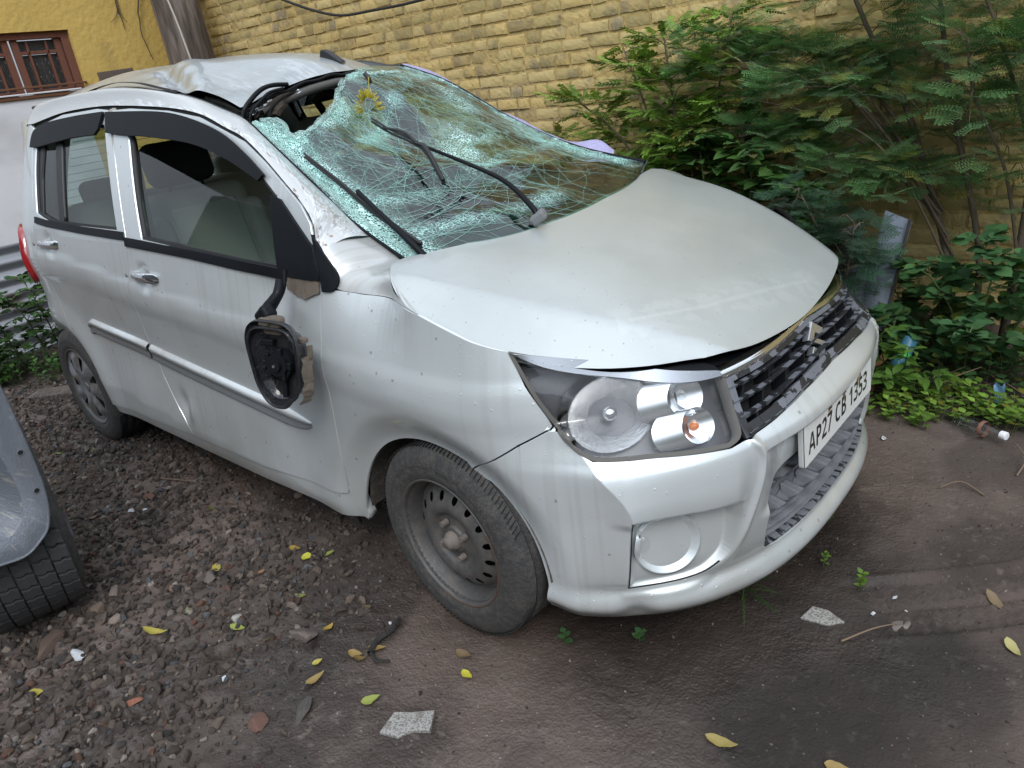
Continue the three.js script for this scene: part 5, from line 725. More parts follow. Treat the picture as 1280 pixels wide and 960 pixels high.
{
  const wall = thing('brick_wall', 'long yellow-painted brick wall with worn uneven courses behind the car', 'wall');
  const core = grid((u, v) => { const x = lerp(-4.75, 4.2, u), y = lerp(-.1, 2.95, v); return [x, y, WZ - .010 + .006 * (fbm(x * 9, y * 9, 3, 261) - .5)]; }, 260, 90, 8.95, 3.05, 1); core.computeVertexNormals();
  mesh('wall_core', [core, xf(new THREE.BoxGeometry(8.95, 3.05, .18), [-.275, 1.425, WZ - .125])], M.mortar, wall);
  const variants = Array.from({ length: 10 }, (_, k) => { const g = new THREE.BoxGeometry(1, 1, 1, 6, 3, 1), p = g.attributes.position, r = rng(300 + k), sx = r() * 9, uv = g.attributes.uv; for (let i = 0; i < p.count; i++) { const x = p.getX(i), y = p.getY(i), z = p.getZ(i); if (z > 0) { const edge = Math.max(Math.abs(x) * 2, Math.abs(y) * 2); p.setXYZ(i, x * (edge > .9 ? .965 : 1) + .05 * (fbm(x * 3 + sx, y * 4 + k, 2, 7) - .5) , y * (edge > .9 ? .92 : 1) + .14 * (fbm(x * 4 + sx, y * 3, 2, 9) - .5), z - (edge > .9 ? .12 : 0) + .16 * (fbm(x * 3.5 + sx, y * 3 + k, 3, 11) - .5)); } else p.setXYZ(i, x * 1.02, y * 1.04, z); uv.setXY(i, x * .23 + sx, y * .08 + sx); } g.computeVertexNormals(); return g; });
  const r = rng(77), list = [], pitch = .0745, fwd = V(-.63034, -.39576, -.66786);
  for (let row = 0; row < 39; row++) {
    const y = .02 + row * pitch; let x = -4.72 + (row & 1 ? .12 : 0) - r() * .04;
    while (x < 4.1) { const L = r() < .45 ? .095 + r() * .03 : .165 + r() * .060; const b = { x: x + L / 2, y: y + pitch / 2 + (r() - .5) * .006, L: L - .008 - r() * .007, h: pitch - .009 - r() * .007, d: .026 + r() * .010, o: (r() - .5) * .011 - (r() < .03 ? .02 : 0), t: (r() - .5) * .03, k: Math.floor(r() * 10), m: r() < .10 + .25 * sstep(1.7, 2.2, y) * sstep(-1.5, -4, x) ? 4 : [0, 0, 1, 2, 3, 5][Math.floor(r() * 6)] }; x += L; list.push(b); }
  }
  // which show in the picture: those inside the view and not behind the car, the shrubs or the near end
  const c = camera.position, e = camera.matrixWorldInverse; camera.updateMatrixWorld(); e.copy(camera.matrixWorld).invert(); const q = V(0, 0, 0);
  for (const b of list) { q.set(b.x, b.y, WZ).applyMatrix4(e); const f = .5 / Math.tan(27.368 * Math.PI / 180), px = q.x / -q.z * f / (4 / 3) + .5, py = .5 - q.y / -q.z * f; b.see = px > -.02 && px < 1.02 && py > -.02 && py < 1 && (py < .10 + .30 * (px - .38) + .03 || px > .56) && px > .19; b.rank = (b.see ? 0 : 100) + (px > .62 && py > .09 ? 20 : 0) - q.z; }
  list.sort((a, b) => a.rank - b.rank);
  const mtx = (b) => new THREE.Matrix4().compose(V(b.x, b.y, WZ - .016 + b.o), new THREE.Quaternion().setFromEuler(new THREE.Euler(0, 0, b.t)), V(b.L, b.h, b.d));
  const shown = list.filter((b) => b.see).slice(0, 300), rest = list.filter((b) => !shown.includes(b));
  shown.forEach((b, i) => { const m = mesh('brick' + (i ? '_' + String(i).padStart(3, '0') : ''), variants[b.k], M.brick[b.m], wall); m.applyMatrix4(mtx(b)); });
  for (let k = 0; k < 10; k++) { const l = rest.filter((b) => b.k === k), im = new THREE.InstancedMesh(variants[k], M.brick[k % 2 ? 2 : 0], l.length); l.forEach((b, i) => im.setMatrixAt(i, mtx(b))); im.name = 'bricks'; im.userData.kind = 'stuff'; im.castShadow = im.receiveShadow = true; wall.add(im); }
}
// ---------- yellow house at the far end ----------
T.plaster = tex(512, 512, (u, v) => { const n = fbm(u * 6, v * 6, 5, 271, 6), st = fbm(u * 18, v * 2, 4, 273); let c = mixc([.58, .40, .115], [.50, .34, .09], n); c = mixc(c, [.30, .22, .08], sstep(.62, .8, st) * .35); return c; });
{
  const h = thing('plastered_house', 'yellow plastered house wall with a shuttered window at upper left', 'house'), X = -4.45;
  const wall = new THREE.Shape(); wall.moveTo(-1.98, 0); wall.lineTo(.9, 0); wall.lineTo(.9, 3.4); wall.lineTo(-1.98, 3.4); wall.closePath(); const o = new THREE.Path(); const wz0 = -.955, wz1 = .30, wy0 = 1.62, wy1 = 2.11; o.moveTo(wz0, wy0); o.lineTo(wz0, wy1); o.lineTo(wz1, wy1); o.lineTo(wz1, wy0); o.closePath(); wall.holes.push(o);
  mesh('wall', new THREE.ExtrudeGeometry(wall, { depth: .16, bevelEnabled: false }).rotateY(-Math.PI / 2).translate(X, 0, 0), std([1, 1, 1], .9, 0, { map: rep(T.plaster, .5), bumpMap: rep(T.grain, 1), bumpScale: .005 }), h);
  T.wood = tex(256, 512, (u, v) => { const n = fbm(u * 40, v * 3, 4, 281); return mixc([.115, .038, .022], [.20, .075, .045], n); });
  const wood = std([1, 1, 1], .65, 0, { map: rep(T.wood, 2), bumpMap: rep(T.grain, 2), bumpScale: .002 }), dark = std([1, 1, 1], .5, 0, { map: rep(tex(256, 256, (u, v) => mixc([.018, .017, .018], [.30, .28, .27], sstep(.70, .80, fbm(u * 40, v * 3, 4, 285)) * .7)), 3) });
  const w = new THREE.Group(); w.name = 'window'; h.add(w); const bar = (z, y, dz, dy, t = .05, x = X - .06, m = wood, n = 'window_frame') => mesh(n, xf(rbox(t, dy, dz, .004), [x, y, z]), m, w);
  bar((wz0 + wz1) / 2, wy1 - .025, wz1 - wz0, .05); bar((wz0 + wz1) / 2, wy0 + .02, wz1 - wz0, .04); bar(wz0 + .03, (wy0 + wy1) / 2, .06, wy1 - wy0 - .09); bar(wz1 - .03, (wy0 + wy1) / 2, .06, wy1 - wy0 - .09);
  for (let k = 0; k < 3; k++) { const a = wz0 + .06 + k * .385, b = a + .375; for (const z of [a + .03, b - .03]) bar(z, (wy0 + wy1) / 2, .05, wy1 - wy0 - .10, .035, X - .075, wood, 'shutter_stile'); bar((a + b) / 2, wy1 - .145, b - a - .1, .025, .03, X - .075, wood, 'shutter_rail'); bar((a + b) / 2, wy0 + .06, b - a - .1, .03, .03, X - .075, wood, 'shutter_rail'); for (const z of [.31, .69]) bar(lerp(a, b, z), (wy0 + wy1) / 2, .018, wy1 - wy0 - .12, .03, X - .075, wood, 'shutter_muntin'); bar((a + b) / 2, wy1 - .095, b - a - .1, .08, .008, X - .09, dark, 'shutter_panel'); bar((a + b) / 2, (wy0 + wy1) / 2 - .06, b - a - .1, wy1 - wy0 - .2, .008, X - .09, dark, 'shutter_panel'); }
  bar((wz0 + wz1) / 2, wy0 + .095, wz1 - wz0 + .02, .016, .016, X + .012, M.rust, 'window_bar');
  const board = mesh('plank', xf(rbox(.02, .075, .30, .004), [X + .012, 1.745, -1.22], [.04, 0, 0]), std([.15, .115, .095], .8, 0, { bumpMap: rep(T.grain, 3), bumpScale: .004 })); tag(board, 'small grey-brown board fixed on the yellow plaster beside the window', 'board');
  const tw = thing('dead_creeper', 'dry bare creeper stems hanging on yellow plaster beside the tree', 'creeper'); const r = rng(8);
  const st = (p, n, L, rr) => { let q = p.slice(), pts = [q.slice()]; let a = -1.4; for (let k = 0; k < n; k++) { a += (r() - .5) * 1.1; q = [q[0] + (r() - .5) * .01, q[1] + Math.sin(a) * L * (a < 0 ? 1 : -1), q[2] + Math.cos(a) * L * .6]; pts.push(q.slice()); } mesh('stem', taper(pts, rr, rr * .4, 20, 5), std([.07, .05, .035], .9), tw); return pts; };
  const a = st([X + .02, 2.75, -1.36], 9, .075, .007); st(a[5], 4, .05, .004); st(a[6], 4, .05, .004); st([X + .03, 2.5, -1.70], 12, .065, .008); st([X + .03, 2.3, -1.74], 9, .06, .006); st(a[7], 3, .06, .004);
}
// ---------- tree trunk in the corner ----------
{
  const t = thing('tree', 'rough grey-brown tree trunk in the corner between plaster and brick', 'tree');
  T.bark = tex(512, 512, (u, v) => { const n = fbm(u * 30, v * 7, 5, 291, 0), g = fbm(u * 70, v * 22, 3, 293); return mixc([.045, .034, .028], [.20, .16, .135], sstep(.3, .75, n) * .7 + .3 * g); });
  T.barkB = tex(512, 512, (u, v) => fbm(u * 30, v * 7, 5, 291) * .7 + .3 * fbm(u * 80, v * 30, 3, 293), false);
  const g = grid((u, v) => { const w = u * 2 * Math.PI, y = lerp(-.05, 4.6, v), n = fbm(Math.cos(w) * 2.2 + 5, Math.sin(w) * 2.2 + y * 1.4, 4, 295), r = (.200 + .10 * Math.exp(-y * 2.2) - .012 * y) * (.88 + .26 * n); return [-4.02 - .035 * (y - 2) + r * Math.cos(w), y, -1.70 + .02 * (y - 2) + r * Math.sin(w)]; }, 56, 130, 1.1, 4, 1, false); g.computeVertexNormals();
  const tr = mesh('trunk', g, std([1, 1, 1], .95, 0, { map: rep(T.bark, 1, .5), bumpMap: rep(T.barkB, 1, .5), bumpScale: .02 }), t);
  for (const [p, q, rr] of [[[-4.1, 4.3, -1.65], [-4.9, 6.2, -.8], .12], [[-4.1, 4.3, -1.65], [-3.4, 6.3, -2.6], .12], [[-4.1, 4.4, -1.65], [-4.3, 6.6, -1.6], .10]]) mesh('limb', taper([p, add3(p, sub3(q, p), .5).map((k, i) => k + (i === 1 ? .2 : .1)), q], rr, rr * .5, 10, 8), tr.material, t);
  const leaf = new THREE.PlaneGeometry(.16, .07, 2, 1); { const p = leaf.attributes.position; for (let i = 0; i < p.count; i++) p.setZ(i, -.02 * Math.abs(p.getX(i) / .08)); leaf.computeVertexNormals(); } const r = rng(12), N = 2600, im = new THREE.InstancedMesh(leaf, std([.05, .085, .02], .6), N), m4 = new THREE.Matrix4();
  for (let i = 0; i < N; i++) { const c = [[-4.9, 6.6, -.8], [-3.4, 6.6, -2.8], [-4.3, 7.1, -1.6]][i % 3], d = V(r() - .5, r() - .5, r() - .5).normalize().multiplyScalar(1.3 * Math.cbrt(r())); m4.compose(V(c[0] + d.x, c[1] + d.y * .7, c[2] + d.z), new THREE.Quaternion().setFromEuler(new THREE.Euler(r() * 6, r() * 6, r() * 6)), V(1, 1, 1)); im.setMatrixAt(i, m4); } im.name = 'crown'; im.userData.kind = 'stuff'; t.add(im);
  tag(mesh('rope', tube([[-3.86, 2.95, -1.55], [-3.80, 2.35, -1.50], [-3.72, 2.05, -1.50], [-3.66, 1.75, -1.50], [-3.62, 1.3, -1.54]], .008, 30, 5), std([.42, .38, .34], .9)), 'pale rope hanging down the front of the tree trunk', 'rope');
  tag(mesh('cable', tube([[-3.6, 2.36, WZ + .05], [-2.95, 2.09, WZ + .08], [-2.55, 1.955, WZ + .09], [-2.25, 1.885, WZ + .10], [-1.9, 1.87, WZ + .10], [-1.38, 1.868, WZ + .09], [-.4, 1.95, WZ + .05]], .010, 60, 6), M.rubber), 'black sagging cable strung along the brick wall', 'cable');
}
// ---------- white sheet hoarding and corrugated sheets by the tail ----------
{
  const s = thing('sheet_hoarding', 'white sheet-metal hoarding with corrugated foot behind the car\'s tail', 'hoarding'), X = -3.35;
  const white = std([1, 1, 1], .55, 0, { map: rep(tex(256, 256, (u, v) => mixc([.66, .655, .68], [.50, .49, .50], sstep(.5, .8, fbm(u * 5, v * 5, 5, 301, 5)))), .6), bumpMap: rep(T.grain, .3), bumpScale: .0015 });
  mesh('sheet', xf(rbox(.012, .87, 1.75, .003), [X, 1.165, .42]), white, s);
  const cor = grid((u, v) => { const z = lerp(-.45, 1.30, u), y = lerp(-.02, .735, v); return [X + .02 + .016 * Math.sin(v * 46), y, z]; }, 20, 110, 1, 1, 1); cor.computeVertexNormals(); mesh('corrugated_sheet', cor, std([1, 1, 1], .5, .35, { map: rep(tex(256, 256, (u, v) => mixc([.30, .31, .34], [.12, .10, .09], sstep(.5, .75, fbm(u * 6, v * 6, 5, 305, 6)))), 1) }), s);
  mesh('top_rail', [xf(rbox(.04, .022, 1.78, .005), [X, 1.612, .42])], M.rust, s); mesh('top_trim', xf(rbox(.03, .010, 1.78, .003), [X + .012, 1.632, .42]), white, s); for (const z of [-.43, 1.28]) mesh('post', xf(rbox(.05, 1.62, .05, .004), [X - .04, .80, z]), M.rust, s);
}
// ---------- the vehicle at the left edge: only a tyre and its mudguard reach into the picture ----------
{
  const v = thing('parked_vehicle', 'parked vehicle at the left edge showing a worn tyre and grey mudguard', 'vehicle', [-.11, .36, 1.455]);
  const w = new THREE.Group(); w.name = 'wheel'; w.rotation.y = -.16; v.add(w);
  const hw = .135, R = .37, prof = [[-hw + .03, .19], [-hw + .005, .21], [-hw - .012, .26], [-hw - .008, .31], [-hw + .006, .345], [-hw + .024, R - .004], [-.05, R], [.05, R], [hw - .024, R - .004], [hw - .006, .345], [hw + .008, .31], [hw + .012, .26], [hw - .005, .21], [hw - .03, .19]];
  const g = grid((u, q) => { const i = Math.min(prof.length - 2, Math.floor(q * (prof.length - 1))), f = q * (prof.length - 1) - i, o = lerp(prof[i][0], prof[i + 1][0], f), r = lerp(prof[i][1], prof[i + 1][1], f) - .010, t = u * 2 * Math.PI; return [r * Math.cos(t), Math.max(-.345, r * Math.sin(t)), o]; }, 80, 39, 2, .5, 1, true); g.computeVertexNormals(); mesh('tyre', g, M.tyre, w);
  // tread blocks: five ribs of staggered lugs with zigzag sides
  const lug = (() => { const s = new THREE.Shape(); s.moveTo(-.5, -.5); s.lineTo(.30, -.5); s.lineTo(.5, -.1); s.lineTo(.36, .1); s.lineTo(.5, .5); s.lineTo(-.30, .5); s.lineTo(-.5, .1); s.lineTo(-.36, -.1); s.closePath(); return new THREE.ExtrudeGeometry(s, { depth: 1, bevelEnabled: true, bevelSize: .05, bevelThickness: .25, bevelSegments: 1 }); })();
  const N = 44, im = [], r = rng(15); for (let rib = 0; rib < 5; rib++) for (let k = 0; k < N; k++) { const t = (k + (rib & 1 ? .5 : 0)) / N * 2 * Math.PI; if (Math.cos(t) < -.3 || Math.sin(t) < -.9) continue; const z = (rib - 2) * .0485, b = lug.clone(); b.scale(.038 + (rib % 4 ? 0 : .004), .047, .008); b.rotateY(Math.PI / 2); b.rotateX(-Math.PI / 2 * 0); const m = new THREE.Matrix4().makeBasis(V(-Math.sin(t), Math.cos(t), 0), V(0, 0, 1), V(Math.cos(t), Math.sin(t), 0)); const b2 = lug.clone(); b2.scale(.0455, .041, .009); b2.translate(0, 0, -.004); m.setPosition((R - .012 + .002 * r()) * Math.cos(t), (R - .012) * Math.sin(t), z); b2.applyMatrix4(m); im.push(b2); }
  const tb = mesh('tread_block', im, M.tread, w); tb.userData.kind = 'stuff';
  mesh('rim', new THREE.CylinderGeometry(.2, .2, .2, 36).rotateX(Math.PI / 2), M.steel, w);
  // mudguard: pressed sheet with a flange and bolt holes, blue-grey splash panel inside it
  const P = (x, y, z) => [x + .11, y - .36, z - 1.455], q = [[.30, .985, 1.405], [.30, .80, 1.393], [.30, .62, 1.392], [.30, .50, 1.398], [.30, .42, 1.42], [.30, .385, 1.455], [.30, .365, 1.50], [.30, .375, 1.57], [.30, .39, 1.70]];
  const rim = crv(q.map((p) => P(...p))), inn = crv([[.29, .985, 1.50], [.285, .80, 1.475], [.28, .64, 1.452], [.28, .535, 1.447], [.285, .470, 1.462], [.29, .445, 1.485], [.29, .43, 1.515], [.29, .435, 1.575], [.29, .45, 1.70]].map((p) => P(...p)));
  T.zinc = tex(512, 512, (u, v) => { const n = fbm(u * 7, v * 7, 5, 311, 7), s = fbm(u * 50, v * 5, 3, 313); return mixc(mixc([.23, .25, .285], [.145, .155, .175], n), [.33, .32, .31], sstep(.64, .8, s) * .6); });
  const zinc = std([1, 1, 1], .5, .35, { map: rep(T.zinc, 1.6), bumpMap: rep(T.grain, 3), bumpScale: .001 }), blue = std([1, 1, 1], .5, .2, { map: rep(tex(512, 512, (u, v) => { const n = fbm(u * 8, v * 8, 5, 317, 8), s = sstep(.60, .75, fbm(u * 30, v * 30, 4, 319)); return mixc(mixc([.045, .065, .105], [.085, .105, .145], n), [.25, .235, .21], s * .55 + .30 * sstep(.55, .3, v)); }), 1.5), bumpMap: rep(T.grain, 4), bumpScale: .001 });
  const mg = mesh('mudguard', [grid((u, t) => { const a = rim(u), b = inn(u); return [lerp(a[0], b[0], t) + .004 * Math.sin(t * 3), lerp(a[1], b[1], t), lerp(a[2], b[2], t)]; }, 60, 6, 1, .2), grid((u, t) => { const a = rim(u); return [a[0] - .028 * t, a[1], a[2] - .002 * t]; }, 60, 2, 1, .05), tube(Array.from({ length: 40 }, (_, i) => rim(i / 39)), .004, 80, 6)], zinc, v);
  mesh('splash_panel', grid((u, t) => { const a = inn(u), e = P(.20, .72 + .2 * (1 - u), 1.78); const s = t * t; return [lerp(a[0], e[0], t) - .06 * Math.sin(t * 2.6) - .02 * Math.min(1, t * 9), lerp(a[1], e[1], t), lerp(a[2], e[2], t)]; }, 50, 16, 1, .5), blue, mg);
  for (const t of [.10, .235, .355]) { const a = rim(t), b = inn(t), c = add3(a, sub3(b, a), .30); mesh('bolt_hole', new THREE.CylinderGeometry(.0065, .0065, .004, 16).rotateZ(Math.PI / 2).translate(c[0] + .003, c[1], c[2]), M.void, mg); mesh('hole_rim', new THREE.TorusGeometry(.0075, .0016, 6, 20).rotateY(Math.PI / 2).translate(c[0] + .004, c[1], c[2]), zinc, mg); }
  const fl = mesh('inner_flange', [grid((u, t) => { const c = crv([[.24, .60, 1.388], [.20, .50, 1.375], [.16, .40, 1.350], [.13, .33, 1.338], [.12, .27, 1.335]].map((p) => P(...p)))(u); return [c[0] + .01 * t, c[1], c[2] + .05 * t]; }, 24, 2, .4, .05)], zinc, v);
  mesh('chassis', [xf(rbox(1.6, .16, .10, .01), P(-.9, .56, 1.95)), xf(rbox(.12, .10, .8, .01), P(-.22, .38, 1.9))], M.liner, v);
  mesh('body_panel', xf(rbox(2.0, .75, .05, .03, 3), P(-.75, 1.35, 1.72)), blue, v);
}

// ---------- unseen bank around the viewer, placed to block low sky and darken reflections ----------
{
  const g = grid((u, v) => { const t = lerp(-.75, 2.55, u), R = 9 + 7 * v + 1.2 * (fbm(u * 9, v * 3, 3, 371) - .5), h = 3.6 * sstep(0, .6, v) * (.75 + .5 * fbm(u * 14, v * 4, 4, 373)) - .06; return [1.2 + R * Math.cos(t), h, .6 + R * Math.sin(t)]; }, 160, 30, 1, 1, -1); g.computeVertexNormals();
  structure('unseen_sky_blocker', g, std([1, 1, 1], 1, 0, { map: rep(tex(256, 256, (u, v) => mixc([.035, .06, .02], [.10, .095, .05], fbm(u * 9, v * 9, 5, 375, 9))), 9) }));
}
// ---------- plants ----------
function leafGeo(L, W, { fold = .18, droop = .25, round = .5, n = 4, x0 = 0 } = {}) {   // blade along +x from the origin, folded on the midrib
  const pos = [], uv = [], idx = [];
  for (let i = 0; i <= n; i++) { const t = i / n, w = W * .5 * Math.pow(Math.sin(Math.PI * Math.pow(t, round)), .85) + (i === n ? .0002 : .0004), y = -droop * L * t * t; for (const s of [-1, 0, 1]) { pos.push(x0 + L * t, y + (s ? fold * w : 0), s * w); uv.push(t, s * .5 + .5); } }
  for (let i = 0; i < n; i++) for (let s = 0; s < 2; s++) { const a = i * 3 + s, b = a + 1, c = a + 3, d = c + 1; idx.push(a, b, c, b, d, c); }
  return buf(pos, null, uv, idx);
}
function pinnate(L, pairs, l, w, opt = {}) {   // leaflets in pairs on a drooping rib
  const parts = [taper([[0, 0, 0], [L * .5, -.03 * L, 0], [L, -.14 * L, 0]], .0011, .0005, 4, 3)], r = rng(L * 9999 | 0);
  for (let i = 0; i < pairs; i++) { const t = .22 + .78 * (i + .5) / pairs, p = [L * t, -.14 * L * t * t, 0]; for (const s of [-1, 1]) parts.push(xf(leafGeo(l * (1 - .25 * t) * (.85 + .3 * r()), w, { n: opt.n ?? 3, ...opt }), p, [s * .1 * r(), -s * (1.05 - .35 * t), (r() - .6) * .35])); }
  parts.push(xf(leafGeo(l, w, { n: opt.n ?? 3, ...opt }), [L, -.14 * L, 0], [0, 0, -.2])); return merge(parts);
}
function bipinnate(L, pin, pl, n, ll, lw) {    // feathery: ribs in pairs, each edged with tiny leaflets
  const pos = [], r = rng(L * 7777 | 0), q = (a, b, c, d) => pos.push(...a, ...b, ...c, ...a, ...c, ...d), rib = (a, b, w) => { const d = norm3(sub3(b, a)), s = norm3(cross3(d, [0, 1, 0])); q(add3(a, s, w), add3(b, s, w), add3(b, s, -w), add3(a, s, -w)); };
  rib([0, 0, 0], [L, -.16 * L, 0], .0009);
  for (let i = 0; i < pin; i++) { const t = .25 + .75 * (i + .6) / pin, p = [L * t, -.16 * L * t * t, 0]; for (const s of [-1, 1]) { const a = .95 - .35 * t, d = [Math.cos(a), -.12 - .14 * r(), s * Math.sin(a)], k = pl * (.75 + .5 * Math.sin(Math.PI * t)), e = add3(p, d, k); rib(p, e, .0005); const f = norm3(cross3(d, [0, 1, 0])); for (let j = 0; j < n; j++) { const c = add3(p, d, k * (j + .7) / n); for (const h of [-1, 1]) { const g = norm3([d[0] * .45 + f[0] * h, d[1] - .12 + .2 * (r() - .5), d[2] * .45 + f[2] * h]), m = add3(c, g, ll), b = d; q(c, add3(add3(c, g, ll * .5), b, lw), m, add3(add3(c, g, ll * .5), b, -lw)); } } } }
  const g = new THREE.BufferGeometry(); g.setAttribute('position', new THREE.Float32BufferAttribute(pos, 3)); g.setAttribute('uv', new THREE.Float32BufferAttribute(new Array(pos.length / 3 * 2).fill(.5), 2)); g.computeVertexNormals(); return g;
}
const leafMat = (rough = .5) => phys([1, 1, 1], rough, 0, { transmission: .45, thickness: 0, specularIntensity: .5 });
M.leaf = leafMat(.48); M.leafDull = leafMat(.65);
M.stem = std([.13, .10, .07], .9, 0, { bumpMap: rep(T.grain, 4), bumpScale: .003 }); M.greenStem = std([.07, .10, .03], .7);
const frame = (p, d, up, roll, s) => { const X = norm3(d), Z0 = norm3(cross3(X, up)), Y0 = cross3(Z0, X), c = Math.cos(roll), n = Math.sin(roll), Y = [0, 1, 2].map((k) => Y0[k] * c + Z0[k] * n), Z = cross3(X, Y); return new THREE.Matrix4().makeBasis(V(...X).multiplyScalar(s), V(...Y).multiplyScalar(s), V(...Z).multiplyScalar(s)).setPosition(...p); };
// foliage of a plant: matrices + tones -> some leaves as parts of their own, the rest one massed part
function leaves(root, geo, mat, list, tones, seed, single = 0) {
  const r = rng(seed); let rest = list;
  if (single) { const e = camera.matrixWorldInverse.clone(), P = V(0, 0, 0); list.forEach((m) => { P.setFromMatrixPosition(m); P.add(root.position); m.far = P.distanceTo(camera.position); }); rest = list.slice().sort((a, b) => a.far - b.far); const mats = [0, 1, 2, 3].map((k) => { const c = mat.clone(); c.color = lin(...mixc(tones[0], tones[1], k / 3)); return c; }); rest.slice(0, single).forEach((m, i) => { const o = mesh('leaf', geo, mats[Math.floor(r() * 4)], root); o.applyMatrix4(m); }); rest = rest.slice(single); }
  if (!rest.length) return; const im = new THREE.InstancedMesh(geo, mat, rest.length), c = new THREE.Color(); rest.forEach((m, i) => { im.setMatrixAt(i, m); const t = mixc(tones[0], tones[1], r()), k = .50 + .95 * r(); c.setRGB(t[0] * k, t[1] * k, t[2] * k); if (tones[2] && r() < .09) c.setRGB(...tones[2]); im.setColorAt(i, c); }); im.name = 'foliage'; im.userData.kind = 'stuff'; im.castShadow = im.receiveShadow = true; root.add(im);
}
// stems with side twigs that carry leaves or fronds
function shrub(name, label, base, stems, { geo, mat = M.leaf, tones, twigs = 12, per = 6, twig = [.12, .3], from = .3, size = [.8, 1.2], seed = 1, single = 0, up = .35, stemMat = M.stem, droop = .2, group, flat = 0 }) {
  const o = thing(name, label, name.includes('tree') ? 'tree' : 'plant', base, group), r = rng(seed), list = [], tg = [];
  for (const s of stems) {
    const c = crv(s.p), L = s.p.length; mesh('stem', taper(s.p, s.r ?? .010, (s.r ?? .010) * .35, 22, 6), stemMat, o); const nt = Math.round((s.n ?? twigs));
    for (let k = 0; k < nt; k++) {
      const t = from + (1 - from) * (k + r()) / nt, p = c(t), a = r() * 2 * Math.PI, ln = lerp(twig[0], twig[1], r()) * (1 - .35 * t), d = norm3([Math.cos(a), up + (r() - .3) * .8, Math.sin(a) * (1 - flat)]), e = add3(p, d, ln); e[1] -= droop * ln; const mid = add3(add3(p, d, ln * .5), [0, .06 * ln, 0]); tg.push(taper([p, mid, e], .0028, .0010, 5, 3)); const tc = crv([p, mid, e]);
      for (let j = 0; j < per; j++) { const u = .2 + .8 * (j + r() * .6) / per, q = tc(u), ang = (j & 1 ? 1 : -1) * (.5 + .7 * r()), dd = norm3([d[0] * Math.cos(ang) - d[2] * Math.sin(ang), d[1] * .5 + (r() - .45) * .7, d[0] * Math.sin(ang) + d[2] * Math.cos(ang)]); list.push(frame(q, dd, [.15 * (r() - .5), 1, .15 * (r() - .5)], (r() - .5) * 1.1, lerp(size[0], size[1], r()))); }
      list.push(frame(e, d, [0, 1, 0], (r() - .5), lerp(size[0], size[1], r())));
    }
  }
  if (tg.length) { const m = mesh('twigs', tg, stemMat, o); m.userData.kind = 'stuff'; }
  leaves(o, geo, mat, list, tones, seed + 5, single); return o;
}
const fern = bipinnate(.12, 4, .052, 6, .0125, .0033), senna = pinnate(.13, 6, .034, .014, { fold: .1, droop: .15, round: .75 }), ovate = leafGeo(.062, .040, { fold: .16, droop: .28, round: .62 }), roundL = leafGeo(.050, .046, { fold: .10, droop: .22, round: .80 }), lance = leafGeo(.085, .034, { fold: .2, droop: .35, round: .70 }), small = leafGeo(.026, .018, { fold: .15, droop: .2, round: .7, n: 3 }), grass = leafGeo(.15, .006, { fold: .3, droop: .55, round: .6, n: 5 });
const DARK = [[.06, .155, .052], [.115, .25, .08], [.10, .11, .02]], FRESH = [[.13, .24, .03], [.23, .37, .06], [.20, .20, .03]], FERN = [[.075, .18, .055], [.145, .30, .09], [.30, .33, .06]], MID = [[.06, .16, .036], [.125, .26, .06], [.12, .12, .03]];
// light green shrub leaning out from the wall over the bonnet
shrub('leafy_shrub', 'light green pinnate-leaved shrub against the brick wall, beyond the windscreen', [.42, 0, -1.86], [
  { p: [[0, 0, 0], [-.05, .55, .05], [-.20, .95, .12], [-.50, 1.18, .10]], r: .011 }, { p: [[.05, 0, .02], [.02, .6, .06], [-.05, 1.05, .10], [-.22, 1.42, .05]], r: .011 }, { p: [[.1, 0, .04], [.14, .7, .12], [.12, 1.15, .16], [.06, 1.46, .12]], r: .010 }, { p: [[0, 0, .08], [-.16, .5, .18], [-.34, .82, .22], [-.62, 1.00, .14]], r: .008 }, { p: [[.1, 0, .1], [.2, .5, .2], [.26, .85, .24], [.22, 1.08, .26]], r: .008 }, { p: [[.05, .3, .1], [.0, .62, .26], [-.12, .8, .34], [-.3, .82, .36]], r: .006 }, { p: [[.12, 0, .06], [.30, .7, .14], [.36, 1.15, .16], [.42, 1.50, .12]], r: .009 }],
  { geo: senna, tones: FRESH, twigs: 24, per: 7, twig: [.10, .26], from: .32, size: [.7, 1.15], seed: 21 });
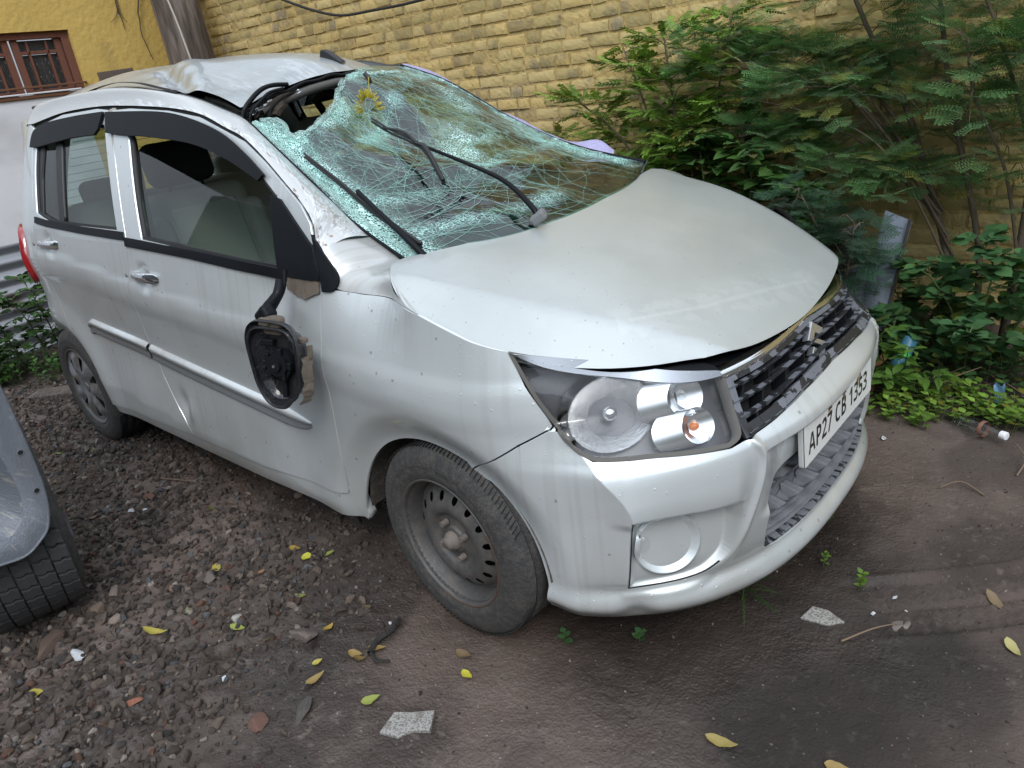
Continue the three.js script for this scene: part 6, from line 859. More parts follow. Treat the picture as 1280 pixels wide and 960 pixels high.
// feathery trees at right
shrub('feathery_tree', 'slender tree with dark feathery leaves arching along the wall at right', [1.86, 0, -1.84], [
  { p: [[-.02, 0, 0], [-.06, .38, 0], [-.30, 1.05, -.05], [-.46, 1.36, -.02], [-.60, 1.75, .1]], r: .020 }, { p: [[.05, 0, .02], [.06, .40, 0], [-.12, 1.07, -.02], [-.18, 1.45, .05], [-.25, 1.85, .15]], r: .017 }, { p: [[-.22, .85, -.03], [-.52, 1.22, 0], [-.78, 1.33, .06], [-1.22, 1.42, .10]], r: .010 }, { p: [[-.18, .78, 0], [-.60, 1.20, .08], [-.9, 1.29, .10], [-1.26, 1.30, .10]], r: .008 }, { p: [[-.1, .55, 0], [-.42, .92, .12], [-.66, 1.0, .2], [-.92, .98, .26]], r: .007 }, { p: [[-.1, .6, 0], [-.36, 1.06, .14], [-.5, 1.16, .24], [-.72, 1.18, .34]], r: .006 }, { p: [[-.04, .4, 0], [-.2, .72, .1], [-.34, .84, .2], [-.5, .86, .28]], r: .006 }, { p: [[-.06, .5, .06], [-.36, 1.0, .14], [-.66, 1.22, .18], [-1.30, 1.31, .20]], r: .0075, n: 0 }, { p: [[-.1, .6, .06], [-.5, 1.12, .12], [-.8, 1.26, .16], [-1.32, 1.40, .18]], r: .007, n: 0 }, { p: [[.0, .3, .1], [-.2, .75, .2], [-.42, 1.0, .26], [-.9, 1.16, .3]], r: .006, n: 0 }],
  { geo: fern, mat: M.leafDull, tones: FERN, twigs: 24, per: 5, twig: [.06, .30], from: .34, size: [.7, 1.2], seed: 31, droop: .5 });
shrub('feathery_tree', 'tall feathery-leaved tree at the right edge, its crown running out of the picture', [2.05, 0, -1.80], [
  { p: [[0, 0, 0], [.02, .5, .02], [.04, 1.1, .05], [.12, 1.6, .12], [.1, 2.0, .2]], r: .022, n: 32 }, { p: [[.02, .4, .02], [-.06, .8, .1], [-.18, 1.1, .2], [-.2, 1.3, .3]], r: .008 }, { p: [[.03, .8, .03], [-.1, 1.2, .1], [-.22, 1.5, .18], [-.4, 1.7, .2]], r: .009 }, { p: [[.1, .2, .05], [.2, .7, .1], [.14, 1.05, .18], [.05, 1.25, .25]], r: .007 }],
  { geo: fern, mat: M.leafDull, tones: FERN, twigs: 18, per: 5, twig: [.12, .34], from: .30, size: [.75, 1.3], seed: 37, droop: .5 });
shrub('feathery_tree', 'low feathery-leaved sapling beside the leaning metal sheet', [1.46, 0, -1.31], [{ p: [[0, 0, 0], [.02, .35, .02], [-.02, .62, .06], [-.10, .82, .10]], r: .009 }, { p: [[.02, .2, 0], [.10, .5, .06], [.13, .70, .12]], r: .006 }, { p: [[0, .25, 0], [-.12, .52, .08], [-.2, .68, .16]], r: .006 }],
  { geo: fern, mat: M.leafDull, tones: [[.022, .07, .034], [.04, .11, .045]], twigs: 14, per: 5, twig: [.08, .2], from: .25, size: [.7, 1.0], seed: 41, droop: .5 });
// broad-leaved shrubs behind the bonnet
shrub('broadleaf_shrub', 'dense shrub of pointed oval green leaves just behind the bonnet\'s far edge', [.92, 0, -1.62], [
  { p: [[0, 0, 0], [-.05, .4, .05], [-.12, .75, .10], [-.16, .98, .08]], r: .008 }, { p: [[.05, 0, 0], [.06, .45, .08], [.12, .78, .12], [.10, .95, .16]], r: .008 }, { p: [[.1, 0, .03], [.22, .4, .12], [.32, .65, .18], [.40, .78, .22]], r: .007 }, { p: [[-.05, 0, .05], [-.22, .36, .16], [-.34, .58, .24], [-.42, .70, .30]], r: .007 }, { p: [[0, 0, .08], [.02, .35, .22], [.05, .56, .32], [.08, .66, .38]], r: .007 }, { p: [[.12, 0, .1], [.26, .3, .26], [.36, .5, .34], [.46, .56, .36]], r: .006 }, { p: [[-.1, 0, .05], [-.4, .35, .12], [-.6, .55, .2], [-.75, .66, .24]], r: .006 }],
  { geo: ovate, tones: MID, twigs: 30, per: 8, twig: [.08, .24], from: .30, size: [.85, 1.5], seed: 51, single: 150, stemMat: M.greenStem });
shrub('broadleaf_shrub', 'dark low shrub filling the shade between bonnet and wall', [.35, 0, -1.55], [{ p: [[0, 0, 0], [.05, .4, .1], [.0, .7, .2]], r: .007 }, { p: [[0, 0, 0], [.3, .4, .1], [.45, .62, .2]], r: .007 }, { p: [[0, 0, 0], [-.25, .4, .1], [-.3, .66, .16]], r: .007 }, { p: [[.2, 0, 0], [.55, .3, .15], [.8, .52, .26]], r: .007 }],
  { geo: ovate, tones: DARK, twigs: 30, per: 8, twig: [.1, .28], from: .25, size: [.8, 1.4], seed: 53, stemMat: M.greenStem });
shrub('broadleaf_shrub', 'green oval-leaved shrub rising against the wall behind the dark post', [.85, 0, -1.86], [{ p: [[0, 0, 0], [-.05, .5, .05], [-.1, .9, .1], [-.2, 1.14, .12]], r: .007 }, { p: [[.05, 0, 0], [.1, .5, .06], [.1, .9, .1], [.12, 1.18, .1]], r: .007 }, { p: [[0, 0, 0], [.25, .45, .06], [.36, .8, .1], [.42, 1.0, .12]], r: .006 }, { p: [[-.1, 0, 0], [-.3, .5, .06], [-.36, .8, .12], [-.34, 1.02, .16]], r: .006 }],
  { geo: ovate, tones: [[.055, .145, .034], [.12, .24, .05], [.13, .15, .03]], twigs: 24, per: 7, twig: [.08, .22], from: .34, size: [.7, 1.2], seed: 57, stemMat: M.greenStem });
// round-leaved bush at right
shrub('round_leaf_bush', 'low bush of round dark green leaves at the right edge below the trees', [1.98, 0, -1.52], [
  { p: [[0, 0, 0], [-.06, .25, .06], [-.14, .42, .12], [-.2, .5, .2]], r: .006 }, { p: [[0, 0, 0], [.04, .3, .08], [.06, .5, .14], [.02, .6, .2]], r: .006 }, { p: [[.05, 0, 0], [.16, .26, .06], [.22, .45, .1], [.26, .56, .14]], r: .006 }, { p: [[-.05, 0, .05], [-.2, .18, .14], [-.3, .26, .22], [-.36, .3, .3]], r: .005 }, { p: [[0, 0, .08], [.02, .18, .2], [.05, .26, .3], [.04, .28, .36]], r: .005 }, { p: [[.1, 0, .05], [.22, .16, .16], [.3, .24, .26], [.34, .26, .34]], r: .005 }],
  { geo: roundL, tones: [[.048, .13, .044], [.09, .205, .07], [.13, .17, .03]], twigs: 18, per: 7, twig: [.06, .18], from: .15, size: [.7, 1.3], seed: 61, single: 130, stemMat: M.greenStem });
shrub('round_leaf_bush', 'bush of dull green oval leaves under the feathery tree at right', [1.72, 0, -1.72], [{ p: [[0, 0, 0], [-.04, .2, .06], [-.1, .36, .12]], r: .006 }, { p: [[0, 0, 0], [.1, .24, .06], [.18, .42, .12]], r: .006 }, { p: [[0, 0, 0], [.3, .2, .0], [.42, .36, .06]], r: .006 }],
  { geo: ovate, tones: DARK, twigs: 22, per: 7, twig: [.06, .18], from: .15, size: [.8, 1.3], seed: 67, stemMat: M.greenStem });
// fresh herb beside the bumper, creepers in front
shrub('fresh_herb', 'bright light-green leafy herb growing beside the bumper\'s far corner', [1.76, 0, -1.20], [{ p: [[0, 0, 0], [-.02, .14, .03], [-.03, .27, .06]], r: .004 }, { p: [[.03, 0, 0], [.06, .13, .04], [.08, .24, .08]], r: .004 }, { p: [[-.04, 0, .03], [-.10, .12, .08], [-.13, .20, .12]], r: .004 }, { p: [[0, 0, .05], [.03, .1, .14], [.05, .15, .2]], r: .004 }, { p: [[.05, 0, .02], [.14, .10, .08], [.2, .15, .12]], r: .004 }],
  { geo: lance, tones: [[.075, .16, .02], [.12, .235, .035]], twigs: 7, per: 4, twig: [.03, .09], from: .25, size: [.5, .95], seed: 71, single: 80, stemMat: M.greenStem });
function mat0(name, label, pts, R, n, geo, tones, seed, size, h = .08) { const o = thing(name, label, 'plant', [0, 0, 0]), r = rng(seed), list = [], st = []; for (let k = 0; k < n; k++) { const c = pts[k % pts.length], a = r() * 6.28, q = R * Math.sqrt(r()), x = c[0] + q * Math.cos(a), z = c[1] + q * Math.sin(a) * .7, y = groundY(x, z), hh = h * (.3 + .9 * r()); st.push(taper([[x, y, z], [x + .01, y + hh * .6, z + .008], [x + .02 * (r() - .5), y + hh, z + .02 * (r() - .5)]], .0018, .001, 3, 3)); for (let j = 0; j < 5; j++) { const w = j * 2.4 + r(); list.push(frame([x, y + hh * (.45 + .55 * j / 4), z], [Math.cos(w), .25 + .4 * r(), Math.sin(w)], [0, 1, 0], 0, lerp(size[0], size[1], r()))); } } mesh('stems', st, M.greenStem, o).userData.kind = 'stuff'; leaves(o, geo, M.leaf, list, tones, seed); return o; }
mat0('creeping_weed', 'low patch of small bright green creeping leaves round the clear bottle', [[2.02, -1.12], [2.16, -1.14], [2.26, -1.10], [1.95, -1.2]], .16, 120, small, FRESH, 81, [.7, 1.5]);
mat0('creeping_weed', 'low green weeds at the bumper\'s far foot beside the teal bottle', [[1.86, -1.12], [1.80, -1.0], [1.92, -.98]], .10, 46, small, FRESH, 83, [.8, 1.6]);
mat0('creeping_weed', 'dark small-leaved ground plants in shade below the round-leaved bush', [[1.9, -1.5], [2.15, -1.45], [1.7, -1.5], [2.3, -1.6], [1.55, -1.35]], .30, 170, roundL, DARK, 85, [.4, .8], .12);
// weeds by the tail
shrub('tail_weeds', 'tangled green weeds growing by the corrugated foot behind the car\'s tail', [-2.85, 0, .38], [{ p: [[0, 0, 0], [.03, .3, .02], [.0, .58, .06]], r: .006 }, { p: [[.1, 0, .1], [.12, .3, .14], [.16, .5, .2]], r: .006 }, { p: [[-.1, 0, .2], [-.1, .3, .25], [-.06, .55, .3]], r: .006 }, { p: [[.2, 0, -.1], [.26, .26, -.08], [.3, .45, -.02]], r: .005 }, { p: [[.1, 0, .35], [.14, .2, .4], [.2, .35, .46]], r: .005 }, { p: [[0, 0, .5], [.0, .3, .5], [.05, .5, .55]], r: .005 }],
  { geo: ovate, tones: [[.025, .075, .018], [.075, .15, .03]], twigs: 30, per: 8, twig: [.07, .22], from: .05, size: [.5, 1.0], seed: 91, stemMat: M.greenStem });
mat0('creeping_weed', 'short weeds on the dark soil beside the rear wheel\'s plank', [[-2.7, .62], [-2.85, .75], [-2.5, .5], [-3.0, .6]], .22, 90, small, MID, 93, [.8, 1.6], .14);
// seedlings on the mud before the car
function seedling(x, z, label, s, seed, geo = lance, tones = FRESH, n = 9) { const y = groundY(x, z), o = thing('seedling', label, 'plant', [x, y, z]), r = rng(seed); mesh('stem', taper([[0, -.004, 0], [.004 * s, .02 * s, .002], [.008 * s, .045 * s, .004]], .0016, .001, 4, 4), M.greenStem, o); const mats = [tones[0], tones[1]].map((t) => { const m = M.leaf.clone(); m.color = lin(...t); return m; }); for (let k = 0; k < n; k++) { const w = k * 2.4 + r() * .5, q = mesh('leaf', geo, mats[k & 1], o); q.applyMatrix4(frame([.005 * s, (.012 + .033 * k / n) * s, .002], [Math.cos(w), .35 + .5 * r(), Math.sin(w)], [0, 1, 0], 0, s * (.35 + .25 * r()))); } }
seedling(1.93, .03, 'small weed seedling nearest the bumper, left of its paired weed', 1.25, 3, small); seedling(2.04, .075, 'small weed seedling between the grey stone shard and the white crumbs', 1.5, 5, small, FRESH, 14);
seedling(1.48, .67, 'tiny two-leaved sprout on wet mud behind the front tyre', .9, 7, roundL, [[.06, .14, .05], [.10, .2, .07]], 5); seedling(1.645, .56, 'tiny pale sprout on the mud below the fog-lamp recess', .95, 9, roundL, [[.06, .14, .05], [.10, .2, .07]], 6);
seedling(1.80, .28, 'spiky grass tuft on the mud just under the bumper lip', 1.5, 11, grass, [[.035, .09, .02], [.06, .13, .03]], 16); seedling(1.87, -.20, 'small weed hidden at the bumper lip beside dark pebbles', .9, 13, small, MID, 8);
// dry brown tangle below the shrubs
{ const o = thing('dry_brush', 'tangle of dry brown twigs below the shrubs beside the metal sheet', 'brushwood'), r = rng(44), l = []; for (let k = 0; k < 190; k++) { const x = 1.28 + .75 * r(), z = -1.55 + .42 * r(), y = groundY(x, z) + .55 * r() * r() * sstep(1.9, 1.3, x), a = r() * 6.28, L = .08 + .25 * r(), p = [x, y, z], e = [x + Math.cos(a) * L, Math.max(.01, y + (r() - .4) * L * .8), z + Math.sin(a) * L * .6]; l.push(taper([p, add3([(p[0] + e[0]) / 2, (p[1] + e[1]) / 2 + .04 * r(), (p[2] + e[2]) / 2], [.02 * r(), 0, 0]), e], .0026, .0012, 5, 3)); } mesh('twigs', l, std([.115, .075, .055], .9), o).userData.kind = 'stuff'; }
// ---------- loose things ----------
function stoneGeo(seed, f = [1, .7, .85], n = 2, cut = .30) { const g = mergeVertices(new THREE.IcosahedronGeometry(1, n).deleteAttribute('normal').deleteAttribute('uv')), p = g.attributes.position, r = rng(seed), k = r() * 50; const planes = Array.from({ length: 11 }, () => [norm3([r() - .5, r() - .5, r() - .5]), (n > 2 ? .38 : .5) + .38 * r()]); for (let i = 0; i < p.count; i++) { let v = [p.getX(i), p.getY(i), p.getZ(i)]; const q = 1 + cut * (fbm(v[0] * 1.5 + k, v[1] * 1.5 + v[2] * 1.3 + k, 3, 7) - .5); v = v.map((c) => c * q); for (const [nn, d] of planes) { const t = v[0] * nn[0] + v[1] * nn[1] + v[2] * nn[2] - d; if (t > 0) v = add3(v, nn, -t * .97); } p.setXYZ(i, v[0] * f[0], v[1] * f[1], v[2] * f[2]); } const h = g.toNonIndexed(); h.computeVertexNormals(); const uv = []; const q = h.attributes.position; for (let i = 0; i < q.count; i++) uv.push(q.getX(i), q.getZ(i) + q.getY(i)); h.setAttribute('uv', new THREE.Float32BufferAttribute(uv, 2)); return h; }
M.stone = std([1, 1, 1], .85, 0, { bumpMap: rep(T.grain, 1.2), bumpScale: .0015 });
{ // gravel and crumbs of soil: nobody could count them
  const tones = [[.10, .075, .058], [.16, .125, .10], [.07, .058, .050], [.22, .17, .135], [.13, .062, .040], [.12, .12, .125], [.055, .045, .038], [.30, .26, .22]], r = rng(5150);
  for (let k = 0; k < 6; k++) { const N = 3200, im = new THREE.InstancedMesh(stoneGeo(600 + k, [1, .62 + .2 * r(), .8], 1), M.stone, N), m = new THREE.Matrix4(), c = new THREE.Color(); let i = 0, guard = 0; while (i < N && guard++ < 90000) { const x = lerp(-2.6, 3.0, r()), z = lerp(-.95, 2.1, r()), w = rough(x, z) * (.35 + 1.3 * fbm(x * 2.4 + 3, z * 2.4, 3, 333)) + .17; if (r() > w) continue; const s = (.0030 + .0105 * Math.pow(r(), 2.2) + (r() < .03 ? .010 * r() : 0)) * (.36 + .84 * rough(x, z)); m.compose(V(x, groundY(x, z) + s * .25, z), new THREE.Quaternion().setFromEuler(new THREE.Euler(r() * .8, r() * 6.3, r() * .8)), V(s * (.8 + .6 * r()), s, s)); im.setMatrixAt(i, m); const t = tones[Math.floor(Math.pow(r(), 1.6) * 8)], q = .42 + .55 * r(); c.setRGB(t[0] * q, t[1] * q, t[2] * q); im.setColorAt(i, c); i++; } im.count = i; im.name = numbered('gravel'); im.userData.kind = 'stuff'; tag(im, 'loose gravel and soil crumbs strewn over the dark ground', 'gravel'); im.castShadow = im.receiveShadow = true; scene.add(im); }
}
{ // clods of the same dark soil, half sunk in it
  const r = rng(6021), N = 9000, im = new THREE.InstancedMesh(stoneGeo(640, [1, .75, .9], 2, 1.0), M.stone, N), m = new THREE.Matrix4(), c = new THREE.Color(); let i = 0, guard = 0; while (i < N && guard++ < 90000) { const x = lerp(-2.4, 2.2, r()), z = lerp(-.2, 2.1, r()), w = rough(x, z) * (.2 + 1.4 * fbm(x * 3 + 9, z * 3, 3, 337)); if (r() > w) continue; const s = .005 + .017 * Math.pow(r(), 1.9); m.compose(V(x, groundY(x, z) + s * .1, z), new THREE.Quaternion().setFromEuler(new THREE.Euler(r() * 6, r() * 6.3, r() * 6)), V(s * (.8 + .6 * r()), s * .8, s)); im.setMatrixAt(i, m); const q = .6 + .7 * r(), t = r() < .25 ? [.115, .085, .066] : [.066, .050, .040]; c.setRGB(t[0] * q, t[1] * q, t[2] * q); im.setColorAt(i, c); i++; } im.count = i; im.name = 'soil_clods'; im.userData.kind = 'stuff'; tag(im, 'crumbly clods of dark soil between the gravel left of the car', 'soil'); im.castShadow = im.receiveShadow = true; scene.add(im);
}
const tints = (c) => std(c, .85, 0, { bumpMap: rep(T.grain, 1.5), bumpScale: .002 });
function stone(x, z, s, c, label, f, seed, turn = 0) { const m = mesh('stone', stoneGeo(seed, f, 3, .5), tints(c)); m.scale.setScalar(s); m.position.set(x, groundY(x, z) + s * f[1] * .35, z); m.rotation.set(.1, turn, .08); tag(m, label, 'stone'); }
stone(.215, 1.53, .075, [.125, .082, .062], 'largest flat brown stone, in front of the parked vehicle\'s tyre', [1, .35, .6], 701, -.5);
stone(.655, 1.475, .030, [.26, .105, .062], 'long orange-red brick chip left of centre foreground', [1, .35, .45], 703, .9);
stone(1.075, 1.225, .048, [.10, .088, .080], 'dark grey slab-like stone in the foreground, right of the red brick fragment', [.62, .5, 1], 705, .4);
stone(1.0, 1.31, .040, [.145, .075, .055], 'reddish-brown brick fragment beside the dark grey slab stone', [.9, .4, .8], 707, .2);
stone(.14, 1.36, .034, [.20, .145, .11], 'pale brown stone in the heap beside the parked vehicle\'s tyre', [1, .7, .8], 709, 1);
stone(.10, 1.29, .028, [.24, .185, .15], 'pinkish stone topping the little heap by the tyre', [.9, .8, .9], 711, 2);
stone(.26, 1.25, .036, [.135, .11, .095], 'grey-brown round stone right of the little heap', [1, .75, .85], 713, .3);
stone(.27, 1.35, .026, [.25, .19, .155], 'light speckled stone left of the curled yellow leaf', [1, .8, .8], 715, 1.4);
stone(.27, 1.17, .022, [.22, .13, .10], 'small rusty stone further behind the little heap', [1, .8, .9], 717, .7);
stone(.36, 1.08, .040, [.15, .12, .11], 'broad buff stone with a pale cap midway between both wheels', [1, .55, .8], 719, .2);
stone(.83, 1.06, .052, [.135, .105, .090], 'broad lumpy grey-brown stone left of the black stick', [1, .45, .7], 721, .6);
stone(.60, 1.13, .020, [.42, .39, .35], 'small whitish stone midway to the front wheel', [1, .7, .8], 723, .6);
stone(-.42, .93, .026, [.19, .095, .066], 'small reddish stone in the gravel beneath the front door', [1, .7, .8], 725, .6);
stone(-.30, 1.30, .032, [.11, .09, .08], 'dark brown stone behind the parked vehicle\'s tyre', [1, .7, .8], 727, .6);
stone(2.165, .145, .034, [.20, .165, .145], 'flat buff stone chip right of the grey shard', [1, .3, .6], 729, .9);
// shards of cut stone
function shard(x, z, pts, h, label, turn, tilt) {
  const s = new THREE.Shape(); pts.forEach(([a, b], i) => (i ? s.lineTo(a, b) : s.moveTo(a, b))); s.closePath(); const g = new THREE.ExtrudeGeometry(s, { depth: h, bevelEnabled: true, bevelSize: .002, bevelThickness: .002, bevelSegments: 2 }).rotateX(-Math.PI / 2); const m = mesh('stone_shard', g, M.granite); m.position.set(x, groundY(x, z) - .002, z); m.rotation.set(tilt, turn, -tilt * .6); tag(m, label, 'stone shard');
}
T.granite = tex(512, 512, (u, v, i, j) => { const n = fbm(u * 70, v * 70, 2, 341, 70), d = fbm(u * 9, v * 9, 4, 343, 9); let c = mixc([.30, .29, .265], [.13, .125, .115], sstep(.5, .68, n)); if (h2(i >> 2, j >> 2, 8) > .965) c = [.20, .10, .07]; return mixc(c, [.13, .105, .085], sstep(.5, .72, d) * .6); });
M.granite = std([1, 1, 1], .7, 0, { map: rep(T.granite, 5), bumpMap: rep(T.grain, 10), bumpScale: .001 });
shard(1.325, 1.10, [[-.062, -.012], [-.030, .038], [.012, .028], [.066, .022], [.056, -.030], [.012, -.022], [-.020, -.034]], .010, 'pale speckled broken stone tile in the centre foreground', 0.80, .05);
shard(2.0, .235, [[-.045, -.028], [-.028, .022], [.010, .024], [.052, .004], [.020, -.022]], .008, 'grey speckled stone shard on mud below the number plate', .1, .10);
// fallen leaves
function leafOn(x, z, c, label, L = .05, W = .02, curl = .4, turn = 0, grp) { const g = grid((u, v) => { const w = W * .62 * Math.pow(Math.sin(Math.PI * Math.pow(u, .72)), .9) + .0005, s = v * 2 - 1; return [L * (u - .5), curl * L * ((u - .5) ** 2) * .9 + Math.abs(s) * w * .22 + .002 + .05 * L * (fbm(u * 4 + L * 90, v * 3, 2, 7) - .5), s * w + .045 * L * Math.sin(u * 2.4) + .05 * w * Math.sin(u * 17)]; }, 10, 4); g.computeVertexNormals(); const m = mesh('fallen_leaf', g, std(c, .55)); m.position.set(x, groundY(x, z) + .004, z); m.rotation.set(.15 * Math.sin(turn * 7), turn, .15 * Math.cos(turn * 5)); tag(m, label, 'leaf', grp); }
const YL = [.34, .28, .05], YG = [.22, .25, .05], BR = [.15, .10, .05], OC = [.24, .16, .05];
leafOn(.445, 1.31, YL, 'curled yellow leaf right of the stone heap by the vehicle\'s tyre', .075, .022, .7, .7);
leafOn(.64, 1.15, YG, 'yellow-green leaf in the gravel midway to the front wheel', .06, .018, .4, .3);
leafOn(.30, 1.03, YL, 'yellow twin leaf lying on gravel left of centre', .055, .022, .5, -.3);
leafOn(.54, .83, [.44, .42, .04], 'bright yellow triangular leaf nearest the front wheel\'s rear', .045, .026, .2, .2);
leafOn(.57, .77, YG, 'greenish leaf just behind the front wheel arch', .045, .016, .3, 1.0);
leafOn(1.345, .905, [.45, .40, .04], 'bright yellow leaf on smooth mud below the front tyre', .045, .018, .5, -.2);
leafOn(1.28, .85, BR, 'folded brown leaf on mud below the front tyre', .055, .02, .6, .1);
leafOn(.36, 1.62, YL, 'round yellow leaf near the lower left corner', .045, .03, .6, .9);
leafOn(1.01, 1.14, OC, 'ochre leaf right of the dark slab stone', .055, .02, .5, 1.3);
leafOn(.965, 1.10, YL, 'small yellow leaf above the ochre leaf in the foreground', .03, .014, .4, 1.1);
leafOn(1.19, 1.10, YG, 'greenish-yellow leaf left of the pale stone tile', .05, .022, .4, 1.0);
leafOn(1.03, 1.02, OC, 'orange-brown leaf touching the black stick', .045, .02, .7, .4); leafOn(1.06, .97, OC, 'ochre leaf under the top of the black stick', .05, .018, .4, .8);
leafOn(1.96, .73, [.26, .20, .06], 'long ochre-brown leaf on mud in the lower right foreground', .075, .02, .5, .15);
leafOn(2.34, -.06, BR, 'brown leaf lying in the tyre print at right', .07, .02, .5, -.7); leafOn(2.405, .12, [.34, .30, .12], 'pale leaf at the right edge of the mud', .06, .02, .6, -.9);
leafOn(2.18, .655, OC, 'ochre leaf at the bottom edge right of centre', .05, .02, .4, .3);
{ const r = rng(808); for (let k = 0; k < 24; k++) { const x = lerp(-1.5, 1.15, r()), z = lerp(.78, 1.25, r()) + .25 * sstep(-.2, -1.4, x) * (r() - .6); leafOn(x, z, [YL, YG, OC, BR, BR][Math.floor(r() * 5)].map((c) => c * (.5 + .45 * r())), 'small faded leaf scattered in the gravel alongside the car', .02 + .03 * r(), .009 + .010 * r(), .3 + .5 * r(), r() * 6.3, 'small faded leaves scattered in the gravel alongside the car'); } }
// black stick, dry twigs
{ const y = groundY(1.06, .93); tag(mesh('stick', [taper([[1.065, y + .012, 1.0], [1.045, y + .014, .955], [1.055, y + .020, .91], [1.035, y + .016, .865]], .009, .007, 18, 7), taper([[1.065, y + .012, .995], [1.10, y + .010, 1.005], [1.13, y + .008, .985]], .006, .004, 8, 5)].map((g) => { const p = g.attributes.position; for (let i = 0; i < p.count; i++) { const q = .006 * (fbm(p.getX(i) * 90, p.getZ(i) * 90, 2, 5) - .5); p.setXYZ(i, p.getX(i) + q, p.getY(i) + q, p.getZ(i)); } g.computeVertexNormals(); return g; }), std([.022, .018, .016], .8, 0, { bumpMap: rep(T.grain, 8), bumpScale: .004 })), 'short black crooked stick on soil left of the front tyre', 'stick');
  const tw = (pts, label, r0 = .003) => tag(mesh('twig', taper(pts.map(([x, h, z]) => [x, groundY(x, z) + h, z]), r0, .0015, 10, 5), std([.17, .115, .075], .9)), label, 'twig');
  tw([[2.22, .006, -.55], [2.15, .02, -.58], [2.10, .01, -.53]], 'forked pale twig on mud before the clear bottle'); tw([[2.25, .01, -1.28], [2.16, .05, -1.32], [2.05, .06, -1.40]], 'long straight pale twig in the shade above the blue plastic scrap', .004); tw([[2.28, .004, -.72], [2.29, .03, -.80], [2.25, .05, -.86]], 'short upright dry twig beside the clear bottle\'s cap'); tw([[-.50, .01, .84], [-.36, .02, .80], [-.26, .01, .74]], 'thin dry twig on the gravel under the front door'); tw([[1.86, .01, -1.15], [1.98, .09, -1.22], [2.06, .12, -1.30]], 'slanting brown dry stalk among the low weeds at right', .004); tw([[2.07, .01, .30], [2.12, .012, .22], [2.16, .01, .15]], 'thin dark twig beside the grey shard on the mud'); }
// plank by the rear wheel
tag((() => { const g = rbox(.62, .055, .12, .008, 2), p = g.attributes.position; for (let i = 0; i < p.count; i++) p.setY(i, p.getY(i) + .012 * Math.sin(p.getX(i) * 9)); const m = mesh('plank', g, std([1, 1, 1], .9, 0, { map: rep(T.bark, 3, .5), bumpMap: rep(T.barkB, 2, .4), bumpScale: .012 })); m.position.set(-1.98, .035, .60); m.rotation.set(.05, .55, .02); return m; })(), 'weathered grey-brown plank lying behind the rear wheel', 'plank');
// white foam scraps
function foam(x, z, s, label, seed) { const g = stoneGeo(seed, [1, .45, .8], 4, 2.2), m = mesh('foam_scrap', g, std([.72, .74, .76], .8, 0, { bumpMap: rep(T.grain, 2), bumpScale: .002 })); m.scale.setScalar(s); m.position.set(x, groundY(x, z) + s * .2, z); m.rotation.y = seed; tag(m, label, 'scrap'); }
foam(.325, 1.49, .030, 'crumpled white foam scrap beside the large flat brown stone', 3); foam(-.39, 1.02, .022, 'white crumbly foam pieces behind the parked vehicle\'s tyre', 5); foam(-.33, .99, .014, 'smaller white foam crumb next to the foam pieces', 6); foam(.80, 1.29, .013, 'small white scrap on bare soil in the left foreground', 7); foam(1.01, .88, .008, 'tiny white chip above the black stick', 9); foam(2.13, .065, .009, 'white crumb on mud right of the seedlings', 11); foam(2.165, .095, .007, 'white fleck right of the white crumb on the mud', 12); foam(2.10, .15, .008, 'white crumb just above the grey shard', 13); foam(1.86, -.78, .016, 'white paper scrap by the bumper\'s far foot', 14);
